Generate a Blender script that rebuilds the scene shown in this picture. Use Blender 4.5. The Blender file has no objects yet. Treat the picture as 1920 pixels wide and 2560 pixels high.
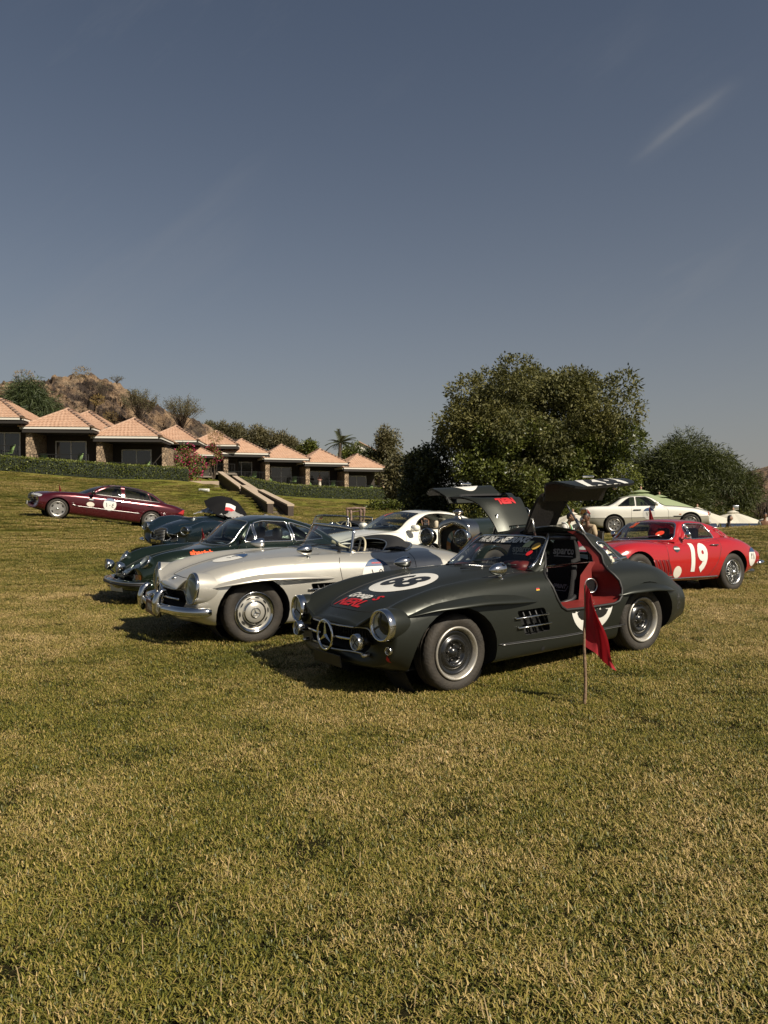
import bpy, bmesh, math, random
import numpy as np
from mathutils import Vector, Matrix
from mathutils.bvhtree import BVHTree
R = math.radians
rng = np.random.default_rng(7)
random.seed(7)
SC = bpy.context.scene
COL = SC.collection
# ------------------------------------------------------------------ camera
cam_d = bpy.data.cameras.new('camera'); cam = bpy.data.objects.new('camera', cam_d); COL.objects.link(cam)
CAM_H, CAM_F, CAM_P = 1.566, 1923.0, -0.011
cam.location = (0, 0, CAM_H); cam.rotation_euler = (math.pi/2 + CAM_P, 0, 0)
cam_d.sensor_fit = 'VERTICAL'; cam_d.sensor_height = 36; cam_d.sensor_width = 27
cam_d.lens = CAM_F/2560*36; cam_d.clip_end = 3000; cam_d.clip_start = .05
SC.camera = cam
# ------------------------------------------------------------------ world, sun, exposure
SUN_EL, SUN_AZ = R(40), math.atan2(.74, -.67)      # azimuth measured from +Y towards +X
world = bpy.data.worlds.new('World'); SC.world = world; world.use_nodes = True
wn, wl = world.node_tree.nodes, world.node_tree.links
for n in list(wn): wn.remove(n)
sky = wn.new('ShaderNodeTexSky'); sky.sky_type = 'NISHITA'; sky.sun_disc = False
sky.sun_elevation = SUN_EL; sky.sun_rotation = SUN_AZ
sky.air_density = 1.0; sky.dust_density = 1.6; sky.ozone_density = 1.5; sky.altitude = 300
hs = wn.new('ShaderNodeHueSaturation'); hs.inputs['Saturation'].default_value = .95; hs.inputs['Value'].default_value = .75
bg = wn.new('ShaderNodeBackground'); bg.inputs['Strength'].default_value = .05
wo = wn.new('ShaderNodeOutputWorld')
wl.new(sky.outputs[0], hs.inputs['Color'])
# thin high cirrus streaks: a noise stretched along one direction of the sky
tc = wn.new('ShaderNodeTexCoord'); mp = wn.new('ShaderNodeMapping'); mp.vector_type = 'TEXTURE'
mp.inputs['Rotation'].default_value = (0, R(-40), R(20)); mp.inputs['Scale'].default_value = (1.0, .35, .12)
nz = wn.new('ShaderNodeTexNoise'); nz.inputs['Scale'].default_value = 1.6; nz.inputs['Detail'].default_value = 8; nz.inputs['Roughness'].default_value = .62
nz2 = wn.new('ShaderNodeTexNoise'); nz2.inputs['Scale'].default_value = 2.3; nz2.inputs['Detail'].default_value = 2
cr = wn.new('ShaderNodeValToRGB'); cr.color_ramp.elements[0].position = .52; cr.color_ramp.elements[1].position = .82
cr2 = wn.new('ShaderNodeValToRGB'); cr2.color_ramp.elements[0].position = .5; cr2.color_ramp.elements[1].position = .68
mu = wn.new('ShaderNodeMath'); mu.operation = 'MULTIPLY'; mu2 = wn.new('ShaderNodeMath'); mu2.operation = 'MULTIPLY'; mu2.inputs[1].default_value = .30
mixc = wn.new('ShaderNodeMixRGB'); mixc.inputs[2].default_value = (4.2, 4.3, 4.5, 1)
wl.new(tc.outputs['Generated'], mp.inputs[0]); wl.new(mp.outputs[0], nz.inputs['Vector']); wl.new(tc.outputs['Generated'], nz2.inputs['Vector'])
wl.new(nz.outputs[0], cr.inputs[0]); wl.new(nz2.outputs[0], cr2.inputs[0]); wl.new(cr.outputs[0], mu.inputs[0]); wl.new(cr2.outputs[0], mu.inputs[1])
wl.new(mu.outputs[0], mu2.inputs[0]); wl.new(mu2.outputs[0], mixc.inputs[0]); wl.new(hs.outputs[0], mixc.inputs[1])
# one thin drifting streak of ice cloud high in the north-east
def _vm(op, a, b=None):
    n = wn.new('ShaderNodeVectorMath'); n.operation = op
    for i, q in enumerate((a, b)):
        if q is None: continue
        if hasattr(q, 'is_output'): wl.new(q, n.inputs[i])
        else: n.inputs[i].default_value = q
    return n.outputs['Value' if op == 'DOT_PRODUCT' else 'Vector']
def _mr(v, a, b, c, d):
    n = wn.new('ShaderNodeMapRange'); n.interpolation_type = 'SMOOTHSTEP'; wl.new(v, n.inputs[0])
    for i, q in enumerate((a, b, c, d)): n.inputs[1+i].default_value = q
    return n.outputs[0]
def _m(op, a, b):
    n = wn.new('ShaderNodeMath'); n.operation = op
    for i, q in enumerate((a, b)):
        if hasattr(q, 'is_output'): wl.new(q, n.inputs[i])
        else: n.inputs[i].default_value = q
    return n.outputs[0]
S1, S2 = Vector((.2855, .8758, .3892)), Vector((.3687, .8198, .4381)); SN = S1.cross(S2).normalized(); ST = (S2-S1).normalized(); SM = (S1+S2)/2
dirv = _vm('NORMALIZE', tc.outputs['Generated']); sn1 = wn.new('ShaderNodeTexNoise'); sn1.inputs['Scale'].default_value = 9; sn1.inputs['Detail'].default_value = 6; wl.new(tc.outputs['Generated'], sn1.inputs['Vector'])
dd = _m('ADD', _vm('DOT_PRODUCT', dirv, SN), _m('MULTIPLY', _m('SUBTRACT', sn1.outputs[0], .5), .026)); al = _m('SUBTRACT', _vm('DOT_PRODUCT', dirv, ST), SM.dot(ST)); ad = _m('ABSOLUTE', dd, 0.); aa = _m('ABSOLUTE', al, 0.)
core = _m('MULTIPLY', _mr(ad, .0, .007, .55, 0), _mr(aa, .005, .075, 1, 0)); veil = _m('MULTIPLY', _m('MULTIPLY', _mr(ad, .0, .022, .38, 0), _mr(aa, .02, .075, 1, 0)), sn1.outputs[0]); sk = _m('MULTIPLY', _m('ADD', core, veil), .34)
mix2 = wn.new('ShaderNodeMixRGB'); mix2.inputs[2].default_value = (4.6, 4.6, 4.6, 1); wl.new(sk, mix2.inputs[0]); wl.new(mixc.outputs[0], mix2.inputs[1])
# dusty air: the whole horizon pales all the way round
sp_ = wn.new('ShaderNodeSeparateXYZ'); wl.new(dirv, sp_.inputs[0]); hz_ = _m('MULTIPLY', _m('POWER', 2.718, _m('MULTIPLY', _m('ABSOLUTE', sp_.outputs['Z'], 0.), -4.4)), .80)
mix3 = wn.new('ShaderNodeMixRGB'); mix3.inputs[2].default_value = (4.9, 4.7, 4.5, 1); wl.new(hz_, mix3.inputs[0]); wl.new(mix2.outputs[0], mix3.inputs[1]); wl.new(mix3.outputs[0], bg.inputs[0]); wl.new(bg.outputs[0], wo.inputs[0])
sd = bpy.data.lights.new('sun', 'SUN'); sun = bpy.data.objects.new('sun', sd); COL.objects.link(sun)
sd.energy = 4.9; sd.angle = R(.55); sd.color = (1, .90, .74)
sv = Vector((math.cos(SUN_EL)*math.sin(SUN_AZ), math.cos(SUN_EL)*math.cos(SUN_AZ), math.sin(SUN_EL)))
sun.rotation_euler = sv.to_track_quat('Z', 'Y').to_euler(); sun.location = (20, -15, 30)
SC.view_settings.view_transform = 'Standard'; SC.view_settings.look = 'None'; SC.view_settings.gamma = 1
SC.view_settings.use_curve_mapping = False; SC.view_settings.exposure = 0.44
SC.render.engine = 'CYCLES'
SC.cycles.max_bounces = 8; SC.cycles.transparent_max_bounces = 24; SC.cycles.caustics_reflective = False; SC.cycles.caustics_refractive = False

# ------------------------------------------------------------------ materials
MATS = {}
def mat(name, col, rough=.6, metal=0., coat=0., bump=None, noise=None, spec=None, sheen=0, coat_rough=.05):
    """noise=(scale, amount, second colour) ; bump=(scale, strength)"""
    if name in MATS: return MATS[name]
    m = bpy.data.materials.new(name); m.use_nodes = True; MATS[name] = m
    nt = m.node_tree; b = nt.nodes['Principled BSDF']
    b.inputs['Base Color'].default_value = (*col, 1); b.inputs['Roughness'].default_value = rough; b.inputs['Metallic'].default_value = metal
    b.inputs['Coat Weight'].default_value = coat; b.inputs['Coat Roughness'].default_value = coat_rough
    if spec is not None: b.inputs['Specular IOR Level'].default_value = spec
    if sheen: b.inputs['Sheen Weight'].default_value = sheen
    tcn = nt.nodes.new('ShaderNodeTexCoord')
    if noise:
        n = nt.nodes.new('ShaderNodeTexNoise'); n.inputs['Scale'].default_value = noise[0]; n.inputs['Detail'].default_value = 6
        nt.links.new(tcn.outputs['Object'], n.inputs['Vector'])
        rp = nt.nodes.new('ShaderNodeValToRGB'); rp.color_ramp.elements[0].position = .5-noise[1]/2; rp.color_ramp.elements[1].position = .5+noise[1]/2
        rp.color_ramp.elements[0].color = (*col, 1); rp.color_ramp.elements[1].color = (*noise[2], 1)
        nt.links.new(n.outputs[0], rp.inputs[0]); nt.links.new(rp.outputs[0], b.inputs['Base Color'])
    if bump:
        n = nt.nodes.new('ShaderNodeTexNoise'); n.inputs['Scale'].default_value = bump[0]; n.inputs['Detail'].default_value = 5
        nt.links.new(tcn.outputs['Object'], n.inputs['Vector'])
        bp = nt.nodes.new('ShaderNodeBump'); bp.inputs['Strength'].default_value = bump[1]; bp.inputs['Distance'].default_value = .02
        nt.links.new(n.outputs[0], bp.inputs['Height']); nt.links.new(bp.outputs[0], b.inputs['Normal'])
    return m
def glass(name, tint=(.75, .8, .78), rough=.0, refl=1.0):
    if name in MATS: return MATS[name]
    m = bpy.data.materials.new(name); m.use_nodes = True; MATS[name] = m
    nt = m.node_tree; nt.nodes.remove(nt.nodes['Principled BSDF']); o = nt.nodes['Material Output']
    t = nt.nodes.new('ShaderNodeBsdfTransparent'); t.inputs[0].default_value = (*tint, 1)
    g = nt.nodes.new('ShaderNodeBsdfGlossy'); g.inputs['Roughness'].default_value = rough; g.inputs[0].default_value = (refl, refl, refl, 1)
    lw = nt.nodes.new('ShaderNodeLayerWeight'); lw.inputs[0].default_value = .5
    pw = nt.nodes.new('ShaderNodeMath'); pw.operation = 'POWER'; pw.inputs[1].default_value = 5
    f = nt.nodes.new('ShaderNodeMath'); f.operation = 'MULTIPLY_ADD'; f.inputs[1].default_value = .9; f.inputs[2].default_value = .055
    nt.links.new(lw.outputs['Facing'], pw.inputs[0]); nt.links.new(pw.outputs[0], f.inputs[0])
    mx = nt.nodes.new('ShaderNodeMixShader')
    nt.links.new(f.outputs[0], mx.inputs[0]); nt.links.new(t.outputs[0], mx.inputs[1]); nt.links.new(g.outputs[0], mx.inputs[2]); nt.links.new(mx.outputs[0], o.inputs[0])
    return m
CHROME = mat('chrome', (.62, .62, .61), .10, 1.0)
DULL = mat('dull_chrome', (.42, .42, .41), .42, 1.0)
LAMPR = mat('lamp_reflector', (.72, .73, .73), .42, .7)
CHROMED = mat('satin_metal', (.52, .52, .51), .28, 1.0)
TYRE = mat('tyre_rubber', (.016, .014, .012), .75, noise=(9, .5, (.038, .031, .023)), bump=(60, .3))
RUBBER = mat('black_rubber', (.012, .012, .012), .55)
BLACK = mat('black_trim', (.010, .010, .011), .5)
WELL = mat('wheel_well_black', (.006, .006, .006), .9)
GLASS = glass('window_glass')
GLASSD = glass('smoked_glass', (.30, .33, .32))
LENS = glass('lamp_lens', (.86, .88, .86))
WHITE = mat('white_vinyl', (.66, .65, .61), .5, noise=(6, .5, (.60, .59, .55)))
BLUEV = mat('blue_vinyl', (.02, .055, .14), .5)
REDV = mat('red_vinyl', (.42, .012, .016), .5)
ORANGE = mat('orange_marker', (.70, .09, .02), .5)
LEATHER_K = mat('black_leather', (.016, .015, .015), .5, bump=(40, .2))

# ------------------------------------------------------------------ mesh helpers
def link(name, me, m=None, parent=None, smooth=True, mats=None):
    o = bpy.data.objects.new(name, me); COL.objects.link(o)
    for q in (mats or ([m] if m else [])): me.materials.append(q)
    if smooth and len(me.polygons): me.polygons.foreach_set('use_smooth', np.ones(len(me.polygons), bool))
    if parent: o.parent = parent
    return o
def mesh_py(name, v, f, m=None, parent=None, smooth=True):
    me = bpy.data.meshes.new(name); me.from_pydata([tuple(map(float, p)) for p in v], [], [tuple(map(int, q)) for q in f]); me.update()
    return link(name, me, m, parent, smooth)
def mesh_np(name, v, f, m=None, parent=None, smooth=True, attr=None):
    """f: (n,3) or (n,4) array; attr: per-vertex float array stored as 'rnd'"""
    v = np.asarray(v, np.float32); f = np.asarray(f, np.int32); k = f.shape[1]
    me = bpy.data.meshes.new(name); me.vertices.add(len(v)); me.vertices.foreach_set('co', v.ravel())
    me.loops.add(f.size); me.loops.foreach_set('vertex_index', f.ravel())
    me.polygons.add(len(f)); me.polygons.foreach_set('loop_start', np.arange(0, f.size, k, dtype=np.int32))
    try: me.polygons.foreach_set('loop_total', np.full(len(f), k, np.int32))
    except Exception: pass
    me.update(calc_edges=True); me.validate()
    if attr is not None:
        a = me.attributes.new('rnd', 'FLOAT', 'POINT'); a.data.foreach_set('value', np.asarray(attr, np.float32))
    return link(name, me, m, parent, smooth)
def from_bm(name, bm, m=None, parent=None, smooth=True):
    me = bpy.data.meshes.new(name); bm.to_mesh(me); bm.free(); return link(name, me, m, parent, smooth)
class MB:
    """collects plain pieces into one mesh"""
    def __init__(s): s.v, s.f, s.n = [], [], 0
    def add(s, v, f):
        s.v += [tuple(map(float, p)) for p in v]; s.f += [tuple(int(i)+s.n for i in q) for q in f]; s.n = len(s.v); return s
    def box(s, c, d, rz=0, bev=0):
        cx, cy, cz = c; hx, hy, hz = d[0]/2, d[1]/2, d[2]/2; ca, sa = math.cos(rz), math.sin(rz); v = []
        if bev <= 0:
            for x in (-hx, hx):
                for y in (-hy, hy):
                    for z in (-hz, hz): v.append((cx+x*ca-y*sa, cy+x*sa+y*ca, cz+z))
            return s.add(v, [(0, 1, 3, 2), (4, 6, 7, 5), (0, 4, 5, 1), (2, 3, 7, 6), (0, 2, 6, 4), (1, 5, 7, 3)])
        b = bm_box(d, bev); co = [(cx+q.co.x*ca-q.co.y*sa, cy+q.co.x*sa+q.co.y*ca, cz+q.co.z) for q in b.verts]
        b.verts.index_update(); fs = [[q.index for q in f.verts] for f in b.faces]; b.free(); return s.add(co, fs)
    def tube(s, pts, r, n=8, cap=True, closed=False):
        return s.add(*tube_vf(pts, r, n, cap, closed))
    def lathe(s, prof, n=32, M=None, ring=False):
        v, f = lathe_vf(prof, n)
        if M is not None: v = [M @ Vector(p) for p in v]
        return s.add(v, f)
    def obj(s, name, m=None, parent=None, smooth=True): return mesh_py(name, s.v, s.f, m, parent, smooth)
def bm_box(d, bev=.01, seg=2):
    bm = bmesh.new(); bmesh.ops.create_cube(bm, size=1); bmesh.ops.scale(bm, vec=d, verts=bm.verts)
    bmesh.ops.bevel(bm, geom=list(bm.edges), offset=bev, segments=seg, profile=.5, affect='EDGES'); return bm
def tube_vf(pts, r, n=8, cap=True, closed=False):
    P = [Vector(p) for p in pts]; m = len(P); rr = r if hasattr(r, '__len__') else [r]*m; v, f = [], []
    up = None
    for i, p in enumerate(P):
        a = P[(i-1) % m] if (closed or i > 0) else p; b = P[(i+1) % m] if (closed or i < m-1) else p
        t = (b-a); t = t.normalized() if t.length > 1e-9 else Vector((0, 0, 1))
        if up is None:
            up = t.orthogonal().normalized()
        else:
            up = (up - t*up.dot(t)); up = up.normalized() if up.length > 1e-6 else t.orthogonal().normalized()
        w = t.cross(up)
        for k in range(n):
            an = 2*math.pi*k/n; v.append(p + (up*math.cos(an)+w*math.sin(an))*rr[i])
    for i in range(m if closed else m-1):
        j = (i+1) % m
        for k in range(n): f.append((i*n+k, i*n+(k+1) % n, j*n+(k+1) % n, j*n+k))
    if cap and not closed: f.append(tuple(range(n))[::-1]); f.append(tuple((m-1)*n+k for k in range(n)))
    return v, f
def lathe_vf(prof, n=32):
    """prof: list of (radius, axial); axis = local Y"""
    v, f = [], []
    for r, a in prof:
        for k in range(n):
            t = 2*math.pi*k/n; v.append((r*math.cos(t), a, r*math.sin(t)))
    for i in range(len(prof)-1):
        for k in range(n): f.append((i*n+k, (i+1)*n+k, (i+1)*n+(k+1) % n, i*n+(k+1) % n))
    return v, f
def empty(name, label=None, cat=None, group=None, loc=(0, 0, 0), rz=0):
    o = bpy.data.objects.new(name, None); COL.objects.link(o); o.location = loc; o.rotation_euler = (0, 0, rz); o.empty_display_size = .2
    return tag(o, label, cat, group)
def tag(o, label=None, cat=None, group=None, kind=None):
    if label: o['label'] = label
    if cat: o['category'] = cat
    if group: o['group'] = group
    if kind: o['kind'] = kind
    return o
def dup(o, parent=None):
    c = o.copy(); COL.objects.link(c)
    if parent: c.parent = parent; c.matrix_parent_inverse = o.matrix_parent_inverse.copy()
    for ch in o.children: dup(ch, c)
    return c
def pchip(pts):
    x = np.array([p[0] for p in pts], float); y = np.array([p[1] for p in pts], float); h = np.diff(x); d = np.diff(y)/h; n = len(x); m = np.zeros(n)
    if n == 1: return lambda q: np.full_like(np.asarray(q, float), y[0])
    if n == 2: m[:] = d[0]
    else:
        for i in range(1, n-1):
            if d[i-1]*d[i] > 0:
                w1, w2 = 2*h[i]+h[i-1], h[i]+2*h[i-1]; m[i] = (w1+w2)/(w1/d[i-1]+w2/d[i])
        m[0] = d[0]; m[-1] = d[-1]
    def fn(q):
        q = np.clip(np.asarray(q, float), x[0], x[-1]); i = np.clip(np.searchsorted(x, q)-1, 0, n-2); t = (q-x[i])/h[i]
        return (1+2*t)*(1-t)**2*y[i]+t*(1-t)**2*h[i]*m[i]+t*t*(3-2*t)*y[i+1]+t*t*(t-1)*h[i]*m[i+1]
    return fn
def smoothc(pts, n):
    """Catmull-Rom through 2-D/3-D points, resampled to n points evenly by length"""
    P = np.asarray(pts, float); d = np.r_[0, np.cumsum(np.sqrt(np.linalg.norm(np.diff(P, axis=0), axis=1))+1e-6)]
    Q = np.vstack([2*P[0]-P[1], P, 2*P[-1]-P[-2]]); T = np.r_[2*d[0]-d[1], d, 2*d[-1]-d[-2]]; out = []
    for i in range(1, len(Q)-2):
        t = np.linspace(T[i], T[i+1], 14, endpoint=(i == len(Q)-3))[:, None]; a, b, c, e = Q[i-1:i+3]; t0, t1, t2, t3 = T[i-1:i+3]
        A1 = (t1-t)/(t1-t0)*a+(t-t0)/(t1-t0)*b; A2 = (t2-t)/(t2-t1)*b+(t-t1)/(t2-t1)*c; A3 = (t3-t)/(t3-t2)*c+(t-t2)/(t3-t2)*e
        B1 = (t2-t)/(t2-t0)*A1+(t-t0)/(t2-t0)*A2; B2 = (t3-t)/(t3-t1)*A2+(t-t1)/(t3-t1)*A3; out.append((t2-t)/(t2-t1)*B1+(t-t1)/(t2-t1)*B2)
    O = np.vstack(out); L = np.r_[0, np.cumsum(np.linalg.norm(np.diff(O, axis=0), axis=1))]; s = np.linspace(0, L[-1], n)
    return np.stack([np.interp(s, L, O[:, k]) for k in range(O.shape[1])], 1)
def rpoly(pts, r=.04, seg=4):
    """polygon with rounded corners; r number or list"""
    n = len(pts); out = []
    for i in range(n):
        p = Vector(pts[i][:2]); a = Vector(pts[i-1][:2])-p; b = Vector(pts[(i+1) % n][:2])-p
        rr = (r[i] if hasattr(r, '__len__') else r); rr = min(rr, a.length*.48, b.length*.48)
        if rr < 1e-4: out.append(tuple(p)); continue
        A = p+a.normalized()*rr; B = p+b.normalized()*rr
        for k in range(seg+1):
            t = k/seg; out.append(tuple(A*(1-t)**2+p*2*t*(1-t)+B*t*t))
    return out
def circ(cx, cz, r, n=28, rz=None, a0=0, a1=2*math.pi):
    rz = rz or r; full = abs(a1-a0-2*math.pi) < 1e-6
    return [(cx+r*math.cos(a0+(a1-a0)*k/(n if full else n-1)), cz+rz*math.sin(a0+(a1-a0)*k/(n if full else n-1))) for k in range(n)]
def inpoly(x, y, poly):
    P = np.asarray(poly); x0, y0 = P[:, 0], P[:, 1]; x1, y1 = np.roll(x0, -1), np.roll(y0, -1)
    c = ((y0 > y) != (y1 > y)) & (x < (x1-x0)*(y-y0)/np.where(np.abs(y1-y0) < 1e-12, 1e-12, y1-y0)+x0)
    return bool(c.sum() % 2)
AX = {'side': (0, 2, 1), 'front': (1, 2, 0), 'top': (0, 1, 2)}      # projected axes, depth axis
def knife(bm, poly, view, test, take=True, name=None):
    """cut the outline of poly (seen along view) into the faces that pass test(face centre, normal); return the faces inside"""
    a, b, d = AX[view]; P = np.asarray(poly, float); lo, hi = P.min(0)-.12, P.max(0)+.12
    fs = []
    for f in bm.faces:
        c = f.calc_center_median()
        if lo[0] < c[a] < hi[0] and lo[1] < c[b] < hi[1] and test(c, f.normal): fs.append(f)
    geom = list({v for f in fs for v in f.verts})+list({e for f in fs for e in f.edges})+fs
    n = len(P)
    for i in range(n):
        p, q = P[i], P[(i+1) % n]; dv = q-p
        if np.hypot(*dv) < 1e-5: continue
        co = Vector((0, 0, 0)); co[a], co[b] = p; no = Vector((0, 0, 0)); no[a], no[b] = dv[1], -dv[0]; no.normalize()
        geom = bmesh.ops.bisect_plane(bm, geom=[g for g in geom if g.is_valid], dist=1e-5, plane_co=co, plane_no=no)['geom']
    res = []
    for g in geom:
        if isinstance(g, bmesh.types.BMFace) and g.is_valid:
            c = g.calc_center_median()
            if inpoly(c[a], c[b], P): res.append(g)
    return res
def take(bm, faces, keep=False):
    """move faces out into a bmesh of their own"""
    nb = bmesh.new(); mp_ = {}
    for f in faces:
        vs = []
        for v in f.verts:
            if v not in mp_: mp_[v] = nb.verts.new(v.co)
            vs.append(mp_[v])
        try: nb.faces.new(vs)
        except ValueError: pass
    if not keep and faces: bmesh.ops.delete(bm, geom=faces, context='FACES')
    nb.normal_update(); return nb
class Surf:
    """ray-casts points of a flat drawing on to a body"""
    def __init__(s, *bms): s.t = [BVHTree.FromBMesh(b) for b in bms]
    def hit(s, p, view, sgn, off=0.):
        a, b, d = AX[view]; o = Vector((0, 0, 0)); o[a], o[b] = p[0], p[1]; o[d] = 8*sgn; dr = Vector((0, 0, 0)); dr[d] = -sgn; best = None
        for t in s.t:
            h = t.ray_cast(o, dr)
            if h[0] is not None and (best is None or h[3] < best[3]): best = h
        if best is None: return None
        nn = best[1]
        if nn.dot(dr) > 0: nn = -nn
        return best[0]+nn*off
    def line(s, pts, view, sgn, off=0.):
        return [h for h in (s.hit(p, view, sgn, off) for p in pts) if h is not None]
    def tube(s, name, pts, view, sgn, r, m, parent, closed=False, off=0., n=6, dense=.04):
        if dense:
            q = []; k = len(pts)
            for i in range(k if closed else k-1):
                A, B = Vector(pts[i][:2]), Vector(pts[(i+1) % k][:2]); c = max(1, int((B-A).length/dense))
                q += [tuple(A.lerp(B, j/c)) for j in range(c)]
            if not closed: q.append(tuple(pts[-1][:2]))
            pts = q
        L = s.line(pts, view, sgn, off)
        if len(L) < 2: return None
        v, f = tube_vf(L, r, n, True, closed); return mesh_py(name, v, f, m, parent)
    def decal(s, name, vf, view, sgn, off, m, parent, grid=.05, limit=None):
        v, f = vf; bm = bmesh.new(); vs = [bm.verts.new((p[0], p[1], 0)) for p in v]
        for q in f:
            try: bm.faces.new([vs[i] for i in q])
            except ValueError: pass
        bmesh.ops.triangulate(bm, faces=list(bm.faces)); bmesh.ops.remove_doubles(bm, verts=bm.verts, dist=1e-5)
        P = np.array([p[:2] for p in v]); lo, hi = P.min(0), P.max(0)
        for ax in (0, 1):
            for t in np.arange(lo[ax]+grid*.5, hi[ax], grid):
                co = Vector((0, 0, 0)); co[ax] = t; no = Vector((0, 0, 0)); no[ax] = 1
                bmesh.ops.bisect_plane(bm, geom=list(bm.verts)+list(bm.edges)+list(bm.faces), dist=1e-6, plane_co=co, plane_no=no)
        bmesh.ops.triangulate(bm, faces=list(bm.faces)); bad = []
        for q in bm.verts:
            h = s.hit((q.co.x, q.co.y), view, sgn, off)
            if h is None or (limit and not limit(h)): bad.append(q)
            else: q.co = h
        if bad: bmesh.ops.delete(bm, geom=bad, context='VERTS')
        return from_bm(name, bm, m, parent, False)
def text2d(txt, size=.1, bold=0., shear=0., sx=1., rot=0., at=(0, 0), mirror=False):
    cu = bpy.data.curves.new('t', 'FONT'); cu.body = txt; cu.size = size; cu.offset = bold; cu.shear = shear; cu.align_x = 'CENTER'; cu.align_y = 'CENTER'; cu.resolution_u = 4
    o = bpy.data.objects.new('t', cu); COL.objects.link(o); dg = bpy.context.evaluated_depsgraph_get(); dg.update()
    me = bpy.data.meshes.new_from_object(o.evaluated_get(dg)); v = np.array([(q.co.x*sx, q.co.y) for q in me.vertices]); f = [tuple(p.vertices) for p in me.polygons]
    bpy.data.objects.remove(o); bpy.data.curves.remove(cu); bpy.data.meshes.remove(me)
    if mirror: v[:, 0] *= -1
    c, s_ = math.cos(rot), math.sin(rot); v = v @ np.array([[c, s_], [-s_, c]])+np.array(at)
    return v, f
def poly2d(pts): return pts, [tuple(range(len(pts)))]
def stroke2d(lines, w):
    """thick pen strokes"""
    v, f = [], []
    for L in lines:
        P = np.asarray(L, float); n = len(P); t = np.gradient(P, axis=0); t /= np.linalg.norm(t, axis=1)[:, None]+1e-9; nn = np.stack([-t[:, 1], t[:, 0]], 1)*w/2; b = len(v)
        for i in range(n): v += [tuple(P[i]+nn[i]), tuple(P[i]-nn[i])]
        f += [(b+2*i, b+2*i+1, b+2*i+3, b+2*i+2) for i in range(n-1)]
    return v, f
def join2d(*vfs):
    v, f = [], []
    for a, b in vfs:
        k = len(v); v += [tuple(p) for p in a]; f += [tuple(i+k for i in q) for q in b]
    return v, f
ARD = {  # eastern arabic numerals as pen strokes in a 0.6 x 1 cell
 '1': [[(.2, 1), (.27, .75), (.36, .35), (.38, 0)]], '2': [[(.1, .95), (.15, .75), (.25, .62), (.4, .62), (.48, .75), (.5, .95)], [(.15, .75), (.22, .4), (.25, 0)]],
 '7': [[(.05, 1), (.3, 0), (.55, 1)]], '8': [[(.05, 0), (.3, 1), (.55, 0)]], '0': [[(.25, .42), (.35, .5), (.35, .42), (.25, .5)]],
 '4': [[(.48, .95), (.2, .8), (.18, .65), (.42, .55), (.15, .42), (.1, .2), (.25, .03), (.5, .05)]],
 '9': [[(.42, .7), (.35, .9), (.18, .92), (.1, .75), (.18, .6), (.36, .6), (.42, .75), (.44, .5), (.46, .2), (.5, 0)]]}
def arabic2d(digits, h, at, w=.13, sp=.7):
    out = []; n = len(digits)
    for i, ch in enumerate(digits):
        for L in ARD[ch]: out.append([(at[0]+((p[0]-.3)+(i-(n-1)/2)*sp)*h, at[1]+(p[1]-.5)*h) for p in L])
    return stroke2d([smoothc(L, max(4, len(L)*4)) if len(L) > 3 else L for L in out], w*h)
# ------------------------------------------------------------------ cars: general builder
def place_matrix(tx, ty, th, pi_=0., ro=0., gz=0.):
    c, s = math.cos(th), math.sin(th); X = Vector((c, s, pi_)).normalized(); Y = Vector((-s, c, -ro)); Y = (Y-X*Y.dot(X)).normalized(); Z = X.cross(Y)
    M = Matrix((X, Y, Z)).transposed().to_4x4(); M.translation = (tx, ty, gz); return M
def grid_bm(V, close_ring=True):
    """V: (stations, ring, 3) -> bmesh with pointed caps"""
    n, m, _ = V.shape; bm = bmesh.new(); g = [[bm.verts.new(V[i, k]) for k in range(m)] for i in range(n)]
    for i in range(n-1):
        for k in range(m if close_ring else m-1):
            bm.faces.new((g[i][k], g[i+1][k], g[i+1][(k+1) % m], g[i][(k+1) % m]))
    if close_ring:
        for i, o in ((0, 1), (n-1, -1)):
            c = bm.verts.new(V[i].mean(0))
            for k in range(m):
                q = (g[i][k], g[i][(k+1) % m], c); bm.faces.new(q if o > 0 else q[::-1])
    bmesh.ops.recalc_face_normals(bm, faces=bm.faces); bm.normal_update(); return bm
def chain(P, m=6):
    """section curve through control points P (first and last are phantoms); m samples a segment"""
    P = np.asarray(P, float); d = np.r_[0, np.cumsum(np.sqrt(np.linalg.norm(np.diff(P, axis=0), axis=1))+1e-4)]; out = []
    for i in range(1, len(P)-2):
        t = np.linspace(d[i], d[i+1], m, endpoint=False)[:, None]; a, b, c, e = P[i-1:i+3]; t0, t1, t2, t3 = d[i-1:i+3]
        A1 = (t1-t)/(t1-t0)*a+(t-t0)/(t1-t0)*b; A2 = (t2-t)/(t2-t1)*b+(t-t1)/(t2-t1)*c; A3 = (t3-t)/(t3-t2)*c+(t-t2)/(t3-t2)*e
        B1 = (t2-t)/(t2-t0)*A1+(t-t0)/(t2-t0)*A2; B2 = (t3-t)/(t3-t1)*A2+(t-t1)/(t3-t1)*A3; out.append((t2-t)/(t2-t1)*B1+(t-t1)/(t2-t1)*B2)
    out.append(P[-2:-1]); return np.vstack(out)
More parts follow.
